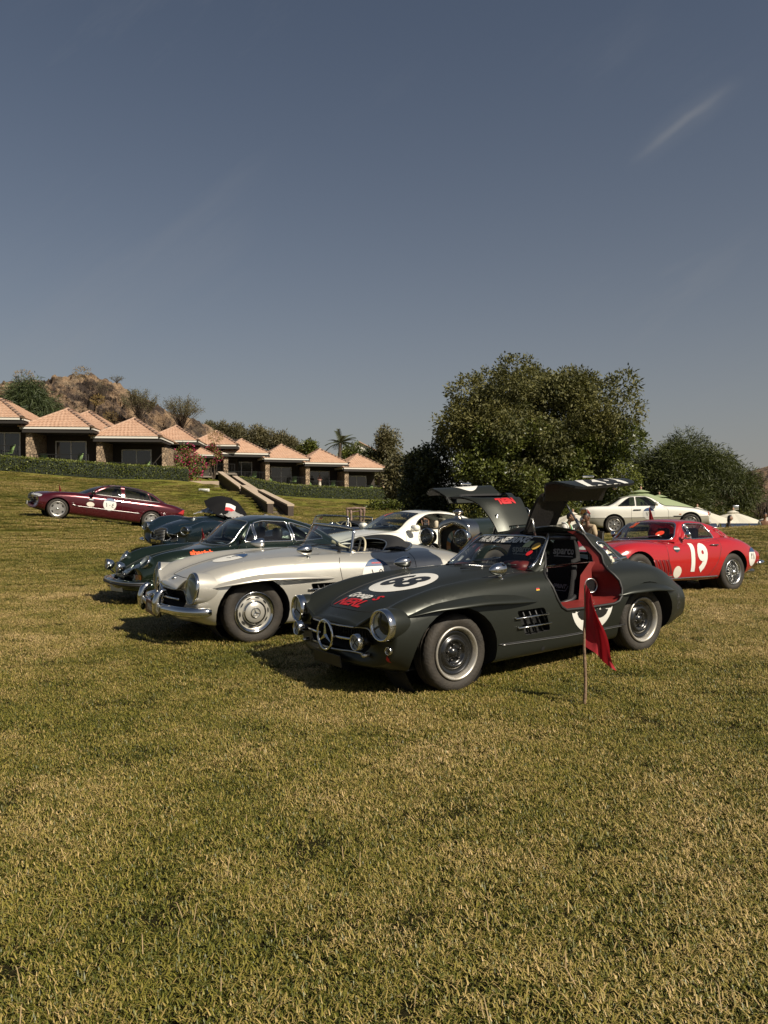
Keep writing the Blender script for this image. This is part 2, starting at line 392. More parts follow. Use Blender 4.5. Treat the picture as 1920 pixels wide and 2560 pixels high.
def loft_body(S, nx=120, m=6):
    c = {k: pchip(v) for k, v in S.items() if isinstance(v, list)}; x0, x1 = S['x']; xs = np.linspace(x0, x1, nx); rows = []
    val = {k: f(xs) for k, f in c.items()}
    for k in val:
        for _ in range(3): val[k][1:-1] = .25*val[k][:-2]+.5*val[k][1:-1]+.25*val[k][2:]
    for i, x in enumerate(xs):
        g = lambda k: float(val[k][i])
        zb, yb, ym, zm, yf, zf, yv, zv, zt = [g(k) for k in ('zb', 'yb', 'ym', 'zm', 'yf', 'zf', 'yv', 'zv', 'zt')]
        ysh = yf+(ym-yf)*S.get('shy', .72); zsh = zm+(zf-zm)*S.get('shz', .70)
        P = [(0, zb), (yb*.7, zb), (yb, zb+.025), (yb+(ym-yb)*.72, zb+(zm-zb)*.42), (ym, zm), (ysh, zsh), (yf, zf), (yv, zv), (yv*.5, zt-(zt-zv)*.25), (0, zt)]
        P = [(-P[1][0], P[1][1])]+P+[(-P[-2][0], P[-2][1])]
        h = chain(P, m); rows.append(h)
    H = np.array(rows); n = H.shape[1]
    ring = np.concatenate([H, (H[:, ::-1]*np.array([-1, 1]))[:, 1:-1]], 1)          # closed ring
    V = np.concatenate([np.repeat(xs[:, None, None], ring.shape[1], 1), ring], 2)
    def bow(V, b, a0, L, sgn):
        if not b: return
        t = np.clip(1-np.abs(V[..., 0]-a0)/L, 0, 1); w = t*t*(3-2*t); yw = np.abs(V[..., 1])/np.abs(V[..., 1]).max(); V[..., 0] += sgn*b*w*yw**2.2
    bow(V, S.get('bowf', 0), x0, S.get('bowfL', .6), 1); bow(V, S.get('bowr', 0), x1, S.get('bowrL', .6), -1)
    def cap(r, dep, zc, k=9, q=.55):
        out = []; base = r.copy()
        for j in range(1, k+1):
            a = j/k*math.pi/2; s = max(math.cos(a), 0.02)**q; p = base.copy(); p[:, 1] *= s; p[:, 2] = zc+(p[:, 2]-zc)*s; p[:, 0] += dep*math.sin(a); out.append(p)
        return out
    f = cap(V[0], -S.get('nose', .08), S.get('nz', .45), q=S.get('nq', .4))[::-1]; r = cap(V[-1], S.get('tail', .08), S.get('tz', .5), q=S.get('tq', .5))
    return grid_bm(np.concatenate([np.array(f), V, np.array(r)], 0))
def loft_green(S, nx=80, m=6):
    zr = pchip(S['zr']); xa, xb = S['zr'][0][0], S['zr'][-1][0]; zbelt = pchip(S['zbelt']); ybf = pchip(S['yb']); xs = np.linspace(xa, xb, nx); rows = []
    Z = zr(xs)
    for _ in range(2): Z[1:-1] = .25*Z[:-2]+.5*Z[1:-1]+.25*Z[2:]
    dmax = S.get('drop', .07); hm = max(Z)-float(zbelt(np.array([(xa+xb)/2]))[0])
    for x, z in zip(xs, Z):
        zb, yb = float(zbelt(x)), float(ybf(x)); h = max(z-zb, .01); dr = min(dmax, h*.45); ze = z-dr; he = ze-zb; ye = yb-S.get('lean', .4)*he-S.get('lean2', 0)*he*he
        r = min(S.get('rad', .07), he*.45)
        P = [(yb+.03, zb-.16), (yb+.01, zb-.08), (yb, zb), (yb-(yb-ye)*.42, zb+he*.5), (ye+.012, ze-r), (ye-r*.55, ze+dr*.18), (ye*.55, z-dr*.25), (0, z), (-ye*.55, z-dr*.25)]
        rows.append(chain(P, m))
    H = np.array(rows); full = np.concatenate([H, (H[:, ::-1]*np.array([-1, 1]))[:, 1:]], 1)
    V = np.concatenate([np.repeat(xs[:, None, None], full.shape[1], 1), full], 2)
    yw = np.abs(V[..., 1])/np.abs(V[..., 1]).max()
    w = np.clip(1-(V[..., 0]-xa)/S.get('bfL', .8), 0, 1); w = w*w*(3-2*w); w2 = np.clip(1-(xb-V[..., 0])/S.get('brL', .8), 0, 1); w2 = w2*w2*(3-2*w2)
    V[..., 0] += S.get('bf', .15)*w*yw**2.-S.get('br', .12)*w2*yw**2.
    bm = grid_bm(V, False)
    c = Vector(((xa+xb)/2, 0, .8)); s = sum(1 if f.normal.dot(f.calc_center_median()-c) > 0 else -1 for f in bm.faces)
    if s < 0: bmesh.ops.reverse_faces(bm, faces=bm.faces)
    bm.normal_update(); return bm
def aim(p, d, roll=0):
    """matrix that turns a lathe's outer end (-Y) towards d at p"""
    M = Vector(d).normalized().to_track_quat('-Y', 'Z').to_matrix().to_4x4(); M.translation = p; return M
def ring_faces(name, prof, M, m, parent, n=32): return MB().lathe(prof, n, M).obj(name, m, parent)
def lamp(parent, p, d, r, ring=.16, kind='headlight', depth=.05, tape=None, lensm=None, ringm=None, dome=.12):
    """round lamp: chrome bezel with bowl and lens as sub-parts; ring = bezel width as a share of r"""
    M = aim(p, d); ri = r*(1-ring)
    o = ring_faces(kind, [(r*.97, .012), (r, -.004), (r*.995, -depth*.5), (r*.96, -depth), ((r+ri)/2, -depth*1.15), (ri, -depth*.9), (ri*.98, -depth*.5)], M, ringm or CHROME, parent)
    ring_faces('reflector', [(ri*.99, -depth*.55), (ri*.8, .0), (ri*.5, .03), (ri*.15, .045), (ri*.12, .02), (.001, .01)], M, LAMPR, o, 24)
    ring_faces('lens', [(ri*.99, -depth*.7), (ri*.75, -depth*.7-ri*dome*.6), (ri*.4, -depth*.7-ri*dome), (.001, -depth*.7-ri*dome*1.15)], M, lensm or LENS, o, 24)
    if tape:
        for a in tape:
            ca, sa = math.cos(a), math.sin(a); L = []
            for t in ((0, 1) if len(tape) == 3 else (-1, 1)):
                L.append((t*ri*.96*ca, t*ri*.96*sa))
            P = [(L[0][0]+(L[1][0]-L[0][0])*k/6, L[0][1]+(L[1][1]-L[0][1])*k/6) for k in range(7)]; v, f = stroke2d([P], ri*.17)
            vv = [M @ Vector((x, -depth*.7-ri*dome*1.15*(1-(math.hypot(x, z)/ri)**2)-.004, z)) for x, z in v]; mesh_py('tape', vv, f, RUBBER, o)
    return o
def make_wheel(kind, Rt, w, parent, paint=None):
    e = bpy.data.objects.new('wheel', None); COL.objects.link(e); e.parent = parent; e.empty_display_size = .1
    Ri = {'race': .222, 'hubcap': .222, 'alloy6': .246, 'alloy8': .215, 'wire': .212, 'fuchs': .205, 'vintage': .285}[kind]; h = w/2; sw = (Rt-Ri)
    prof = [(Ri-.01, h*.72), (Ri+.004, h*.86), (Ri+sw*.35, h*1.04), (Ri+sw*.72, h*1.02), (Rt-.012, h*.84), (Rt, h*.66), (Rt, h*.36), (Rt-.008, h*.33), (Rt-.008, h*.27), (Rt, h*.24), (Rt, h*.03), (Rt-.007, 0)]
    prof = prof+[(r, -a) for r, a in prof[-2::-1]]
    v, f = lathe_vf(prof, 90); v = np.array(v).reshape(len(prof), 90, 3)
    for j, (r, a) in enumerate(prof):
        if r > Rt-.02 and abs(a) > h*.3: v[j, ::3, 0] *= 1-.009; v[j, ::3, 2] *= 1-.009
    mesh_py('tyre', v.reshape(-1, 3), f, TYRE, e)
    o = -h
    def L(n, prof, m, seg=48): return ring_faces(n, prof, Matrix.Identity(4), m, e, seg)
    if kind == 'race':
        L('rim', [(Ri-.01, h*.7), (Ri-.03, 0), (.186, o+.035), (.19, o+.022), (.2, o+.004), (.208, o-.004), (.217, o-.008), (.225, o+.002), (Ri, o+.014)], mat('rim_silver', (.50, .48, .44), .42, .7, noise=(14, .4, (.36, .33, .28))))
        L('wheel_disc', [(.187, o+.036), (.178, o+.03), (.165, o+.032), (.148, o+.05), (.138, o+.042), (.118, o+.024), (.104, o+.024), (.095, o+.036), (.085, o+.05), (.05, o+.052), (.046, o+.04), (.034, o+.036), (.03, o+.03), (.001, o+.03)], mat('wheel_black', (.008, .008, .008), .25, 0, coat=.6))
        b = MB()
        for k in range(5):
            a = k*2*math.pi/5+.4; b.lathe([(.011, o+.052), (.011, o+.03), (.007, o+.027), (.001, o+.027)], 8, Matrix.Translation((.066*math.cos(a), 0, .066*math.sin(a))))
        b.obj('lug_nut', mat('lug_steel', (.09, .085, .08), .4, 1.), e)
    elif kind == 'hubcap':
        L('trim_ring', [(Ri+.003, o+.012), (.222, o-.004), (.212, o-.009), (.2, o-.002), (.192, o+.008), (.185, o+.01)], CHROME)
        L('rim', [(.186, o+.01), (.175, o+.03), (.168, o+.028), (.146, o+.02), (.128, o+.018), (.12, o+.02)], paint)
        L('hub_cap', [(.128, o+.02), (.127, o-.002), (.121, o-.012), (.112, o-.006), (.106, o-.01)], CHROME)
        L('cap_face', [(.108, o-.009), (.09, o-.02), (.05, o-.027), (.001, o-.029)], paint)
        b = MB()
        for k in range(10):
            a = k*2*math.pi/10; ca, sa = math.cos(a), math.sin(a); c = Vector((.157*ca, o+.022, .157*sa)); t = Vector((-sa, 0, ca)); r_ = Vector((ca, 0, sa))
            b.add([c+t*.028*math.cos(q)+r_*.008*math.sin(q)-Vector((0, .004, 0)) for q in np.linspace(0, 6.28, 12, False)], [tuple(range(12))])
        b.obj('slots', WELL, e)
        star(e, (0, o-.032, 0), (0, -1, 0), .05, 'cap_star')
    elif kind in ('alloy6', 'alloy8'):
        AL = mat('alloy_silver', (.34, .33, .31), .36, .8)
        L('rim', [(Ri+.006, o+.012), (Ri, o-.004), (Ri-.012, o-.006), (Ri-.02, o+.004), (Ri*.8, o+.008), (Ri*.55, o+.006), (Ri*.25, o+.002), (.001, o)], AL)
        b = MB(); n = 6 if kind == 'alloy6' else 8
        for k in range(n):
            a = k*2*math.pi/n+.3; ca, sa = math.cos(a), math.sin(a); t = Vector((-sa, 0, ca)); r_ = Vector((ca, 0, sa)); rc = Ri*(.74 if n == 6 else .68); c = Vector((rc*ca, o+.0035, rc*sa))
            rx, rt = (Ri*.10, Ri*.19) if n == 6 else (Ri*.2, Ri*.085)
            b.add([c+t*rt*math.cos(q)+r_*rx*math.sin(q)*(1.0 if math.sin(q) > 0 else 1.) for q in np.linspace(0, 6.28, 14, False)], [tuple(range(14))])
        b.obj('openings', WELL, e); L('hub_cap', [(Ri*.16, o+.002), (Ri*.15, o-.006), (.001, o-.008)], CHROMED, 16)
    elif kind == 'fuchs':
        L('rim', [(Ri+.006, o+.012), (Ri, o-.004), (Ri-.012, o), (Ri-.03, o+.02), (.001, o+.03)], CHROMED)
    else:
        ro = Ri
        L('rim', [(ro-.005, h*.7), (ro-.03, 0), (ro-.03, o+.05), (ro-.012, o+.02), (ro+.003, o-.004), (ro+.008, o+.01)], CHROMED if kind == 'wire' else BLACK)
        b = MB(); n = 36
        for k in range(n):
            a = k*2*math.pi/n; a2 = a+(.28 if k % 2 else -.28); hy = o+(-.005 if k % 4 < 2 else .06)
            b.tube([(.045*math.cos(a2), hy, .045*math.sin(a2)), ((ro-.028)*math.cos(a), o+.06, (ro-.028)*math.sin(a))], .0045 if kind == 'wire' else .004, 4)
        b.obj('spokes', CHROMED if kind == 'wire' else BLACK, e)
        L('wheel_back', [(ro-.03, 0.02), (.001, 0.02)], WELL, 24)
        L('hub_cap', [(.05, .02), (.05, o-.01), (.035, o-.02), (.02, o-.035), (.001, o-.04)], CHROMED, 16)
        sp = MB(); sp.box((0, o-.03, 0), (.13, .02, .025), bev=.006); sp.box((0, o-.03, 0), (.025, .018, .12), bev=.006); sp.obj('spinner', CHROMED, e)
    return e
def star(parent, p, d, r, name='star_emblem', ringr=None, th=.05):
    """three-pointed star in a ring"""
    M = aim(p, d); b = MB(); rr = r*.09
    b.tube([M @ Vector((r*math.cos(a), 0, r*math.sin(a))) for a in np.linspace(0, 2*math.pi, 36, False)], rr, 8, False, True)
    for k in range(3):
        a = math.pi/2+k*2*math.pi/3; e = np.array([math.cos(a), math.sin(a)]); t = np.array([-e[1], e[0]]); c = math.cos(math.pi/3)*r*.26
        tip = e*r*.98; s1 = e*r*.10+t*r*.165; s2 = e*r*.10-t*r*.165
        b.add([M @ Vector((0, -r*.12, 0)), M @ Vector((tip[0], -r*.02, tip[1])), M @ Vector((s1[0], 0, s1[1])), M @ Vector((s2[0], 0, s2[1])), M @ Vector((0, r*.02, 0))],
              [(0, 2, 1), (0, 1, 3), (4, 1, 2), (4, 3, 1)])
    return b.obj(name, CHROME, parent, False)
def bullet_mirror(parent, p, s=1., yaw=0.):
    M = Matrix.Translation(p) @ Matrix.Rotation(yaw, 4, 'Z') @ Matrix.Rotation(-math.pi/2, 4, 'Z'); b = MB()
    b.lathe([(.001, -.11*s), (.02*s, -.10*s), (.045*s, -.05*s), (.058*s, .0), (.06*s, .05*s), (.052*s, .062*s), (.001, .066*s)], 20, M @ Matrix.Translation((0, 0, .085*s)))
    b.lathe([(.001, -.02*s), (.03*s, -.015*s), (.034*s, .01*s), (.03*s, .03*s), (.001, .03*s)], 12, M @ Matrix.Translation((0, .02*s, .0)) @ Matrix.Scale(.35, 4, (0, 0, 1)))
    b.tube([M @ Vector((0, .02*s, 0)), M @ Vector((0, .02*s, .05*s))], [.026*s, .016*s], 8)
    return b.obj('door_mirror', CHROME, parent)
def wiper(S, a, b, view, sgn, parent, m=None):
    L = S.line([(a[0]+(b[0]-a[0])*t, a[1]+(b[1]-a[1])*t) for t in np.linspace(0, 1, 8)], view, sgn, .014)
    if len(L) > 1: v, f = tube_vf(L, .006, 5); return mesh_py('wiper', v, f, m or BLACK, parent)
def ribbed_seat(parent, c, w=.46, h=.5, m=None, ribs=0, head=True, lean=.22):
    m = m or LEATHER_K; x, y, z = c; b = MB()
    b.box((x-.05, y, z), (.46, w, .14), bev=.05)
    n = 7
    for k in range(n) if ribs else (0,):
        ww = w/n if ribs else w; yy = y-w/2+ww*(k+.5) if ribs else y
        bb = bm_box((.13, ww*1.04, h), .045 if not ribs else .028); bmesh.ops.rotate(bb, verts=bb.verts, cent=(0, 0, 0), matrix=Matrix.Rotation(lean, 3, 'Y')); bb.verts.index_update()
        b.add([(q.co.x+x+.2+lean*.15, q.co.y+yy, q.co.z+z+h*.5) for q in bb.verts], [[q.index for q in f.verts] for f in bb.faces]); bb.free()
    o = b.obj('seat', m, parent)
    if head:
        bb = bm_box((.1, w*.55, .18), .045); from_bm('headrest', bb, m, o).location = (x+.24+lean*(h*.6), y, z+h+.10)
    return o
def steering(parent, p, r=.19, tilt=R(25), m=None):
    M = Matrix.Translation(p) @ Matrix.Rotation(tilt, 4, 'Y'); b = MB()
    b.tube([M @ Vector((0, r*math.cos(a), r*math.sin(a))) for a in np.linspace(0, 2*math.pi, 32, False)], .013, 8, False, True)
    for a in (R(90), R(210), R(330)): b.tube([M @ Vector((.03, 0, 0)), M @ Vector((0, r*math.cos(a), r*math.sin(a)))], .01, 6)
    b.tube([M @ Vector((.02, 0, 0)), M @ Vector((-.35, 0, 0))], .02, 8)
    return b.obj('steering_wheel', m or BLACK, parent)
def plate(parent, p, d, w, h, txt, m, tm, size, up=None):
    M = aim(p, d); b = MB().box((0, 0, 0), (w, .012, h), bev=.004); b.v = [tuple(M @ Vector(q)) for q in b.v]; o = b.obj('number_plate', m, parent, False)
    if not txt: return o
    v, f = text2d(txt, size, .002); mesh_py('lettering', [M @ Vector((x, -.009, z)) for x, z in v], f, tm, o, False); return o
class Car:
    def __init__(s, name, label, cat, pose, paint, group=None, vs=-1, size=1.):
        s.root = empty(name, label, cat, group or 'cars on show on the lawn'); s.M = place_matrix(*pose) @ Matrix.Scale(size, 4); s.root.matrix_world = s.M; s.paint = paint; s.vs = vs; s.gh = None
    def loft(s, B, G=None):
        s.bm = loft_body(B); s.sb = Surf(s.bm); s.B = B
        if G: s.gh = loft_green(G); s.sg = Surf(s.gh); s.sa = Surf(s.bm, s.gh); s.G = G
        else: s.sa = s.sb
    def cut(s, poly, view, sgn=-1, on='body', test=None, mirror=False, mname=None, mmat=None, parent=None, drop=True):
        """cut an opening or a panel; with mname the piece stays as a part of its own"""
        bm = s.bm if on == 'body' else s.gh; out = []
        for sg in ((-1, 1) if mirror else (sgn,)):
            a = AX[view][2]
            t = test or ((lambda c, n, a=a, sg=sg: n[a]*sg > .12) if view != 'side' else (lambda c, n, sg=sg: c[1]*sg > .02 and n[1]*sg > .1))
            if test and view == 'side': t = lambda c, n, sg=sg: c[1]*sg > .02 and test(c, n)
            nb = take(bm, knife(bm, poly, view, t))
            if mname: out.append(from_bm(mname, nb, mmat or s.paint, parent or s.root))
            else: nb.free()
        return out
    def arches(s, wheels, rad, rz=None, zc=None, inner=.42):
        for x, z in wheels:
            p = circ(x, zc if zc is not None else z, rad, 30, rz); s.cut(p, 'side', test=lambda c, n: abs(c[1]) > inner, mirror=True)
            for sg in (-1, 1):
                ys = [abs(h[1]) if (h := s.sb.hit(q, 'side', sg)) else .7 for q in p]; b = MB(); n = len(p)
                zz = zc if zc is not None else z
                e = [(x+(q[0]-x)*1.02, zz+(q[1]-zz)*1.02) for q in p]
                b.add([(q[0], sg*(yy-.012), q[1]) for q, yy in zip(e, ys)]+[(q[0], sg*(inner-.06), q[1]) for q in e]+[(x, sg*(inner-.06), zz)],
                      [(i, (i+1) % n, n+(i+1) % n, n+i) for i in range(n)]+[(n+i, n+(i+1) % n, 2*n) for i in range(n)]); b.obj('wheel_well', WELL, s.root)
    def wheels(s, kind, Rt, w, pos, paint=None):
        """pos: list of (x, y, z)"""
        e = make_wheel(kind, Rt, w, s.root, paint); lst = [e]+[dup(e, s.root) for _ in pos[1:]]
        for o, (x, y, z) in zip(lst, pos): o.location = (x, y, z); o.rotation_euler = (0, rng.uniform(0, 6), math.pi if y > 0 else 0)
    def window(s, poly, view, sgn=-1, mirror=False, trim=.009, tm=None, gm=None, name='window', test=None, on='gh', toff=0.):
        os_ = s.cut(poly, view, sgn, on, test, mirror, name, gm or GLASS)
        for o, sg in zip(os_, ((-1, 1) if mirror else (sgn,))):
            if trim: (s.sg if on == 'gh' else s.sb).tube('window_trim', poly, view, sg, trim, tm or CHROME, o, True, toff)
        return os_
    def line(s, pts, view, sgn, r=.0035, m=None, mirror=False, name='panel_gap', on=None, off=0., closed=False):
        for sg in ((-1, 1) if mirror else (sgn,)): (on or s.sa).tube(name, pts, view, sg, r, m or RUBBER, s.root, closed, off)
    def interior(s, x0, x1, yw, zf, zt, m=None, seats=(), sm=None, wheel=None, dash=None, ribs=0, head=True, zs=None):
        m = m or BLACK; b = MB()
        v = [(x, y, z) for z in (zf, zt) for x, y in ((x0, -yw), (x1, -yw), (x1, yw), (x0, yw))]
        if zs: v += [(x, y, zs) for x, y in ((x0, -yw), (x1, -yw), (x1, yw), (x0, yw))]
        b.add(v, [(0, 1, 2, 3), (0, 8, 9, 1), (1, 5, 6, 2), (2, 10, 11, 3), (3, 7, 4, 0)] if zs else [(0, 1, 2, 3), (0, 4, 5, 1), (1, 5, 6, 2), (2, 6, 7, 3), (3, 7, 4, 0)]); b.obj('interior_tub', m, s.root, False)
        for c in seats: ribbed_seat(s.root, c, m=sm or m, ribs=ribs, head=head)
        if wheel: steering(s.root, wheel)
        if dash: from_bm('dashboard', bm_box((.26, yw*2-.02, .16), .05), m, s.root).location = dash
    def finish(s, rear_cap=True):
        from_bm('body', s.bm, s.paint, s.root)
        if s.gh: from_bm('roof', s.gh, getattr(s, 'roofm', s.paint), s.root)
# ------------------------------------------------------------------ dark gullwing coupe and silver roadster (same family of body)
SPORT = dict(x=(-.70, 3.338), nose=.055, nz=.45, nq=.33, tail=.09, tz=.42, tq=.30, bowf=.13, bowfL=.7, bowr=.34, bowrL=.9, shy=.70, shz=.74,
  zb=[(-.70, .25), (-.45, .19), (.4, .165), (2.000, .165), (2.682, .17), (3.092, .18), (3.338, .22)],
  yb=[(-.70, .62), (-.3, .76), (.4, .80), (2.400, .80), (3.010, .74), (3.338, .66)],
  ym=[(-.70, .80), (-.4, .845), (0.000, .865), (.6, .86), (1.200, .87), (2.000, .895), (2.500, .90), (2.928, .875), (3.174, .83), (3.338, .78)],
  zm=[(-.70, .52), (0.000, .56), (1.200, .58), (2.400, .58), (3.338, .46)],
  yf=[(-.70, .665), (0.000, .68), (1.000, .70), (1.800, .70), (2.400, .68), (2.846, .62), (3.174, .55), (3.338, .50)],
  zf=[(-.70, .715), (-.55, .775), (-.3, .83), (0.000, .873), (.4, .893), (.9, .892), (1.500, .875), (2.000, .873), (2.400, .865), (2.764, .83), (3.010, .77), (3.215, .67), (3.338, .59)],
  yv=[(-.70, .44), (0.000, .50), (.8, .56), (1.200, .58), (2.200, .56), (2.764, .42), (3.338, .3)],
  zv=[(-.70, .595), (-.5, .69), (-.2, .775), (.1, .83), (.5, .875), (.9, .895), (1.500, .90), (2.200, .90), (2.600, .88), (2.928, .80), (3.174, .70), (3.338, .605)],
  zt=[(-.70, .625), (-.5, .725), (-.2, .81), (.1, .865), (.5, .912), (.9, .94), (1.500, .95), (2.200, .95), (2.600, .90), (2.928, .81), (3.174, .705), (3.338, .61)])
SPORT_TOP = dict(zr=[(.90, .925), (1.02, 1.0), (1.2, 1.12), (1.36, 1.215), (1.55, 1.265), (1.8, 1.275), (2.05, 1.235), (2.35, 1.12), (2.65, .965), (2.8, .88)],
  zbelt=[(.9, .87), (1.3, .895), (2.0, .895), (2.8, .82)], yb=[(.9, .66), (1.3, .69), (2.0, .68), (2.4, .58), (2.8, .46)], lean=.40, lean2=.35, drop=.09, rad=.09, bf=.17, bfL=.75, br=.25, brL=.8)
SATIN = mat('satin_graphite_paint', (.029, .032, .027), .34, .5, noise=(3, .6, (.025, .028, .023)))
SILVER = mat('silver_beige_paint', (.51, .49, .435), .28, .5, coat=.8)
WINE = mat('wine_leather', (.20, .018, .016), .5, noise=(8, .6, (.12, .012, .010)))
def sport_front(c, brow_m, grille_m, tape=None):
    """grille mouth with star and bar"""
    gp = rpoly([(-.50, .565), (.50, .565), (.53, .47), (.45, .36), (-.45, .36), (-.53, .47)], [.06, .06, .06, .08, .08, .06])
    c.cut(gp, 'front', test=lambda q, n: q[0] < -.2 and n[0] < -.05)
    b = MB(); n = len(gp); L = c.sb.line(gp, 'front', -1)
    b.add([tuple(p) for p in L]+[(-.45, p[1]*.95, p[2]) for p in L]+[(-.44, 0, .47)], [(i, (i+1) % n, n+(i+1) % n, n+i) for i in range(n)]+[(n+i, n+(i+1) % n, 2*n) for i in range(n)]); b.obj('grille_mouth', WELL, c.root)
    g = MB()
    for y in np.arange(-.46, .47, .045): g.tube([(-.54, y, .37), (-.54, y, .56)], .005, 4)
    g.obj('grille_mesh', mat('grille_dark', (.02, .02, .02), .5), c.root)
    top = [(y, .567-.0*abs(y)) for y in np.linspace(-.49, .49, 24)]; low = [(y, .356) for y in np.linspace(-.42, .42, 20)]
    c.sb.tube('grille_trim', rpoly([(-.53, .47), (-.50, .567), (.50, .567), (.53, .47)], [.0, .06, .06, .0])[1:-1], 'front', -1, .008, CHROMED, c.root, off=.004)
    c.sb.tube('grille_trim', low, 'front', -1, .011, CHROMED, c.root, off=.006)
    star(c.root, (-.80, 0, .475), (-1, 0, 0.02), .125)
    b = MB()
    for sg in (-1, 1): b.tube([(-.775+.06*t*t, sg*(.125+.34*t), .475) for t in np.linspace(0, 1, 8)], .013, 8)
    b.obj('grille_bar', CHROME, c.root)
def eyebrow(c, xs, ztop, zbot, out, name='wheel_eyebrow'):
    x = np.linspace(xs[0], xs[1], 34); ft, fb = pchip(ztop), pchip(zbot)
    for sg in (-1, 1):
        b = MB(); rows = []; K = 8
        for i, q in enumerate(x):
            zt, zb = float(ft(q)), float(fb(q)); t = i/(len(x)-1); o = out*math.sin(math.pi*min(1, max(0, t)))**.6
            row = []
            for k in range(K):
                u = k/(K-1); z = zt+(zb-zt)*u; h = c.sb.hit((q, z), 'side', sg); y = abs(h[1]) if h else .85
                row.append((q, sg*(y-.004+o*math.sin(min(u*1.18, 1)*math.pi/2)**1.3), z))
            h = c.sb.hit((q, zb-.0), 'side', sg); y = abs(h[1]) if h else .85; row.append((q, sg*(y-.03), zb+.004)); rows.append(row)
        K += 1; b.add([p for r in rows for p in r], [(i*K+k, i*K+k+1, (i+1)*K+k+1, (i+1)*K+k) for i in range(len(rows)-1) for k in range(K-1)]); b.obj(name, c.paint, c.root)
def side_vent(c, x0=.62, bars=True):
    vp = rpoly([(x0, .60), (x0+.33, .60), (x0+.40, .385), (x0+.10, .375)], .03)
    for sg in (-1, 1):
        c.cut(vp, 'side', sg); L = c.sb.line(vp, 'side', sg); b = MB(); n = len(L)
        b.add([tuple(p) for p in L]+[(p[0]+.03, p[1]-sg*.09, p[2]) for p in L], [(i, (i+1) % n, n+(i+1) % n, n+i) for i in range(n)]+[tuple(range(n, 2*n))]); b.obj('side_vent', WELL, c.root)
        b = MB()
        for k in range(4):
            xx = x0+.09+k*.075; b.tube([(xx, sg*.825, .595), (xx+.09, sg*.835, .38)], .01, 5)
        b.obj('vent_fins', BLACK, c.root)
        for z, xo in ((.54, -.03), (.455, .0)):
            L = [(xx, sg*(abs(c.sb.hit((xx, z), 'side', sg)[1])+.02 if inpoly(xx, z, vp) is False else .895), z) for xx in (x0+xo, x0+xo+.39)]
            MB().tube([Vector(L[0])+Vector((0, -sg*.03, 0)), L[0], L[1], Vector(L[1])+Vector((0, -sg*.03, 0))], .009, 8).obj('vent_bar', CHROME, c.root)
def bucket_seat(parent, c, txt=True):
    """one-piece racing seat with bolsters; front towards -x"""
    x, y, z = c; w = .25; rows = []
    prof = [(-.28, .05, .20, .25), (-.1, .02, .20, .25), (.08, .03, .21, .26), (.16, .12, .22, .25), (.21, .30, .24, .24), (.26, .50, .235, .26), (.30, .62, .19, .19), (.33, .76, .15, .15), (.35, .84, .11, .12)]
    P = np.array(prof); t = np.linspace(0, 1, 30); k = np.linspace(0, 1, len(P)); Q = np.stack([np.interp(t, k, P[:, j]) for j in range(4)], 1)
    for _ in range(2): Q[1:-1] = .25*Q[:-2]+.5*Q[1:-1]+.25*Q[2:]
    V = []
    for i, (px, pz, ww, _) in enumerate(Q):
        tx, tz = (Q[min(i+1, 29)]-Q[max(i-1, 0)])[:2]; L = math.hypot(tx, tz); nx, nz = -tz/L, tx/L; bol = .11 if pz < .6 else .03
        row = []
        for u in np.linspace(-1, 1, 17):
            o = bol*max(0, (abs(u)-.55)/.45)**1.5; row.append((x+px+nx*o, y+u*ww, z+pz+nz*o))
        V.append(row)
    V = np.array(V); n, m, _ = V.shape; off = []
    B = V.copy(); B[:, :, 0] += .06; B[:, :, 2] -= .03; b = MB(); b.add(V.reshape(-1, 3), [(i*m+j, i*m+j+1, (i+1)*m+j+1, (i+1)*m+j) for i in range(n-1) for j in range(m-1)])
    b.add(B.reshape(-1, 3), [(i*m+j, (i+1)*m+j, (i+1)*m+j+1, i*m+j+1) for i in range(n-1) for j in range(m-1)])
    edge = [i*m for i in range(n)]+[(n-1)*m+j for j in range(m)]+[i*m+m-1 for i in range(n-1, -1, -1)]+[j for j in range(m-1, -1, -1)]; N = n*m
    b.f += [(edge[i], edge[(i+1) % len(edge)], edge[(i+1) % len(edge)]+N, edge[i]+N) for i in range(len(edge))]
    o = b.obj('seat', mat('seat_cloth', (.010, .010, .011), .9, bump=(90, .4)), parent)
    bm = bmesh.new(); bm.from_mesh(o.data); sf = Surf(bm); bm.free(); GREY = mat('grey_print', (.40, .40, .40), .6)
    sf.decal('seat_lettering', text2d('sparco', .105, .003, mirror=True, at=(y, z+.70)), 'front', -1, .006, GREY, o, .04)
    sf.decal('seat_lettering', stroke2d([[(y-.13, z+.645), (y+.13, z+.645)]], .008), 'front', -1, .006, GREY, o, .04)
    sf.decal('seat_lettering', text2d('SPRINT', .055, .002, shear=.3, mirror=True, at=(y, z+.35)), 'front', -1, .006, GREY, o, .04)
    sf.decal('seat_lettering', stroke2d([[(y-.12, z+.36), (y-.09, z+.31), (y+.09, z+.31), (y+.12, z+.36)]], .007), 'front', -1, .006, GREY, o, .04)
    return o
def cowl_grille(c, x0=.79, x1=.90, w=.36):
    b = MB()
    for k in range(13):
        y = -w/2+k*w/12; L = [c.sb.hit((x, y), 'top', 1, .006) for x in (x0, x1)]; b.tube(L, .008, 5)
    b.obj('cowl_louvres', CHROMED, c.root)

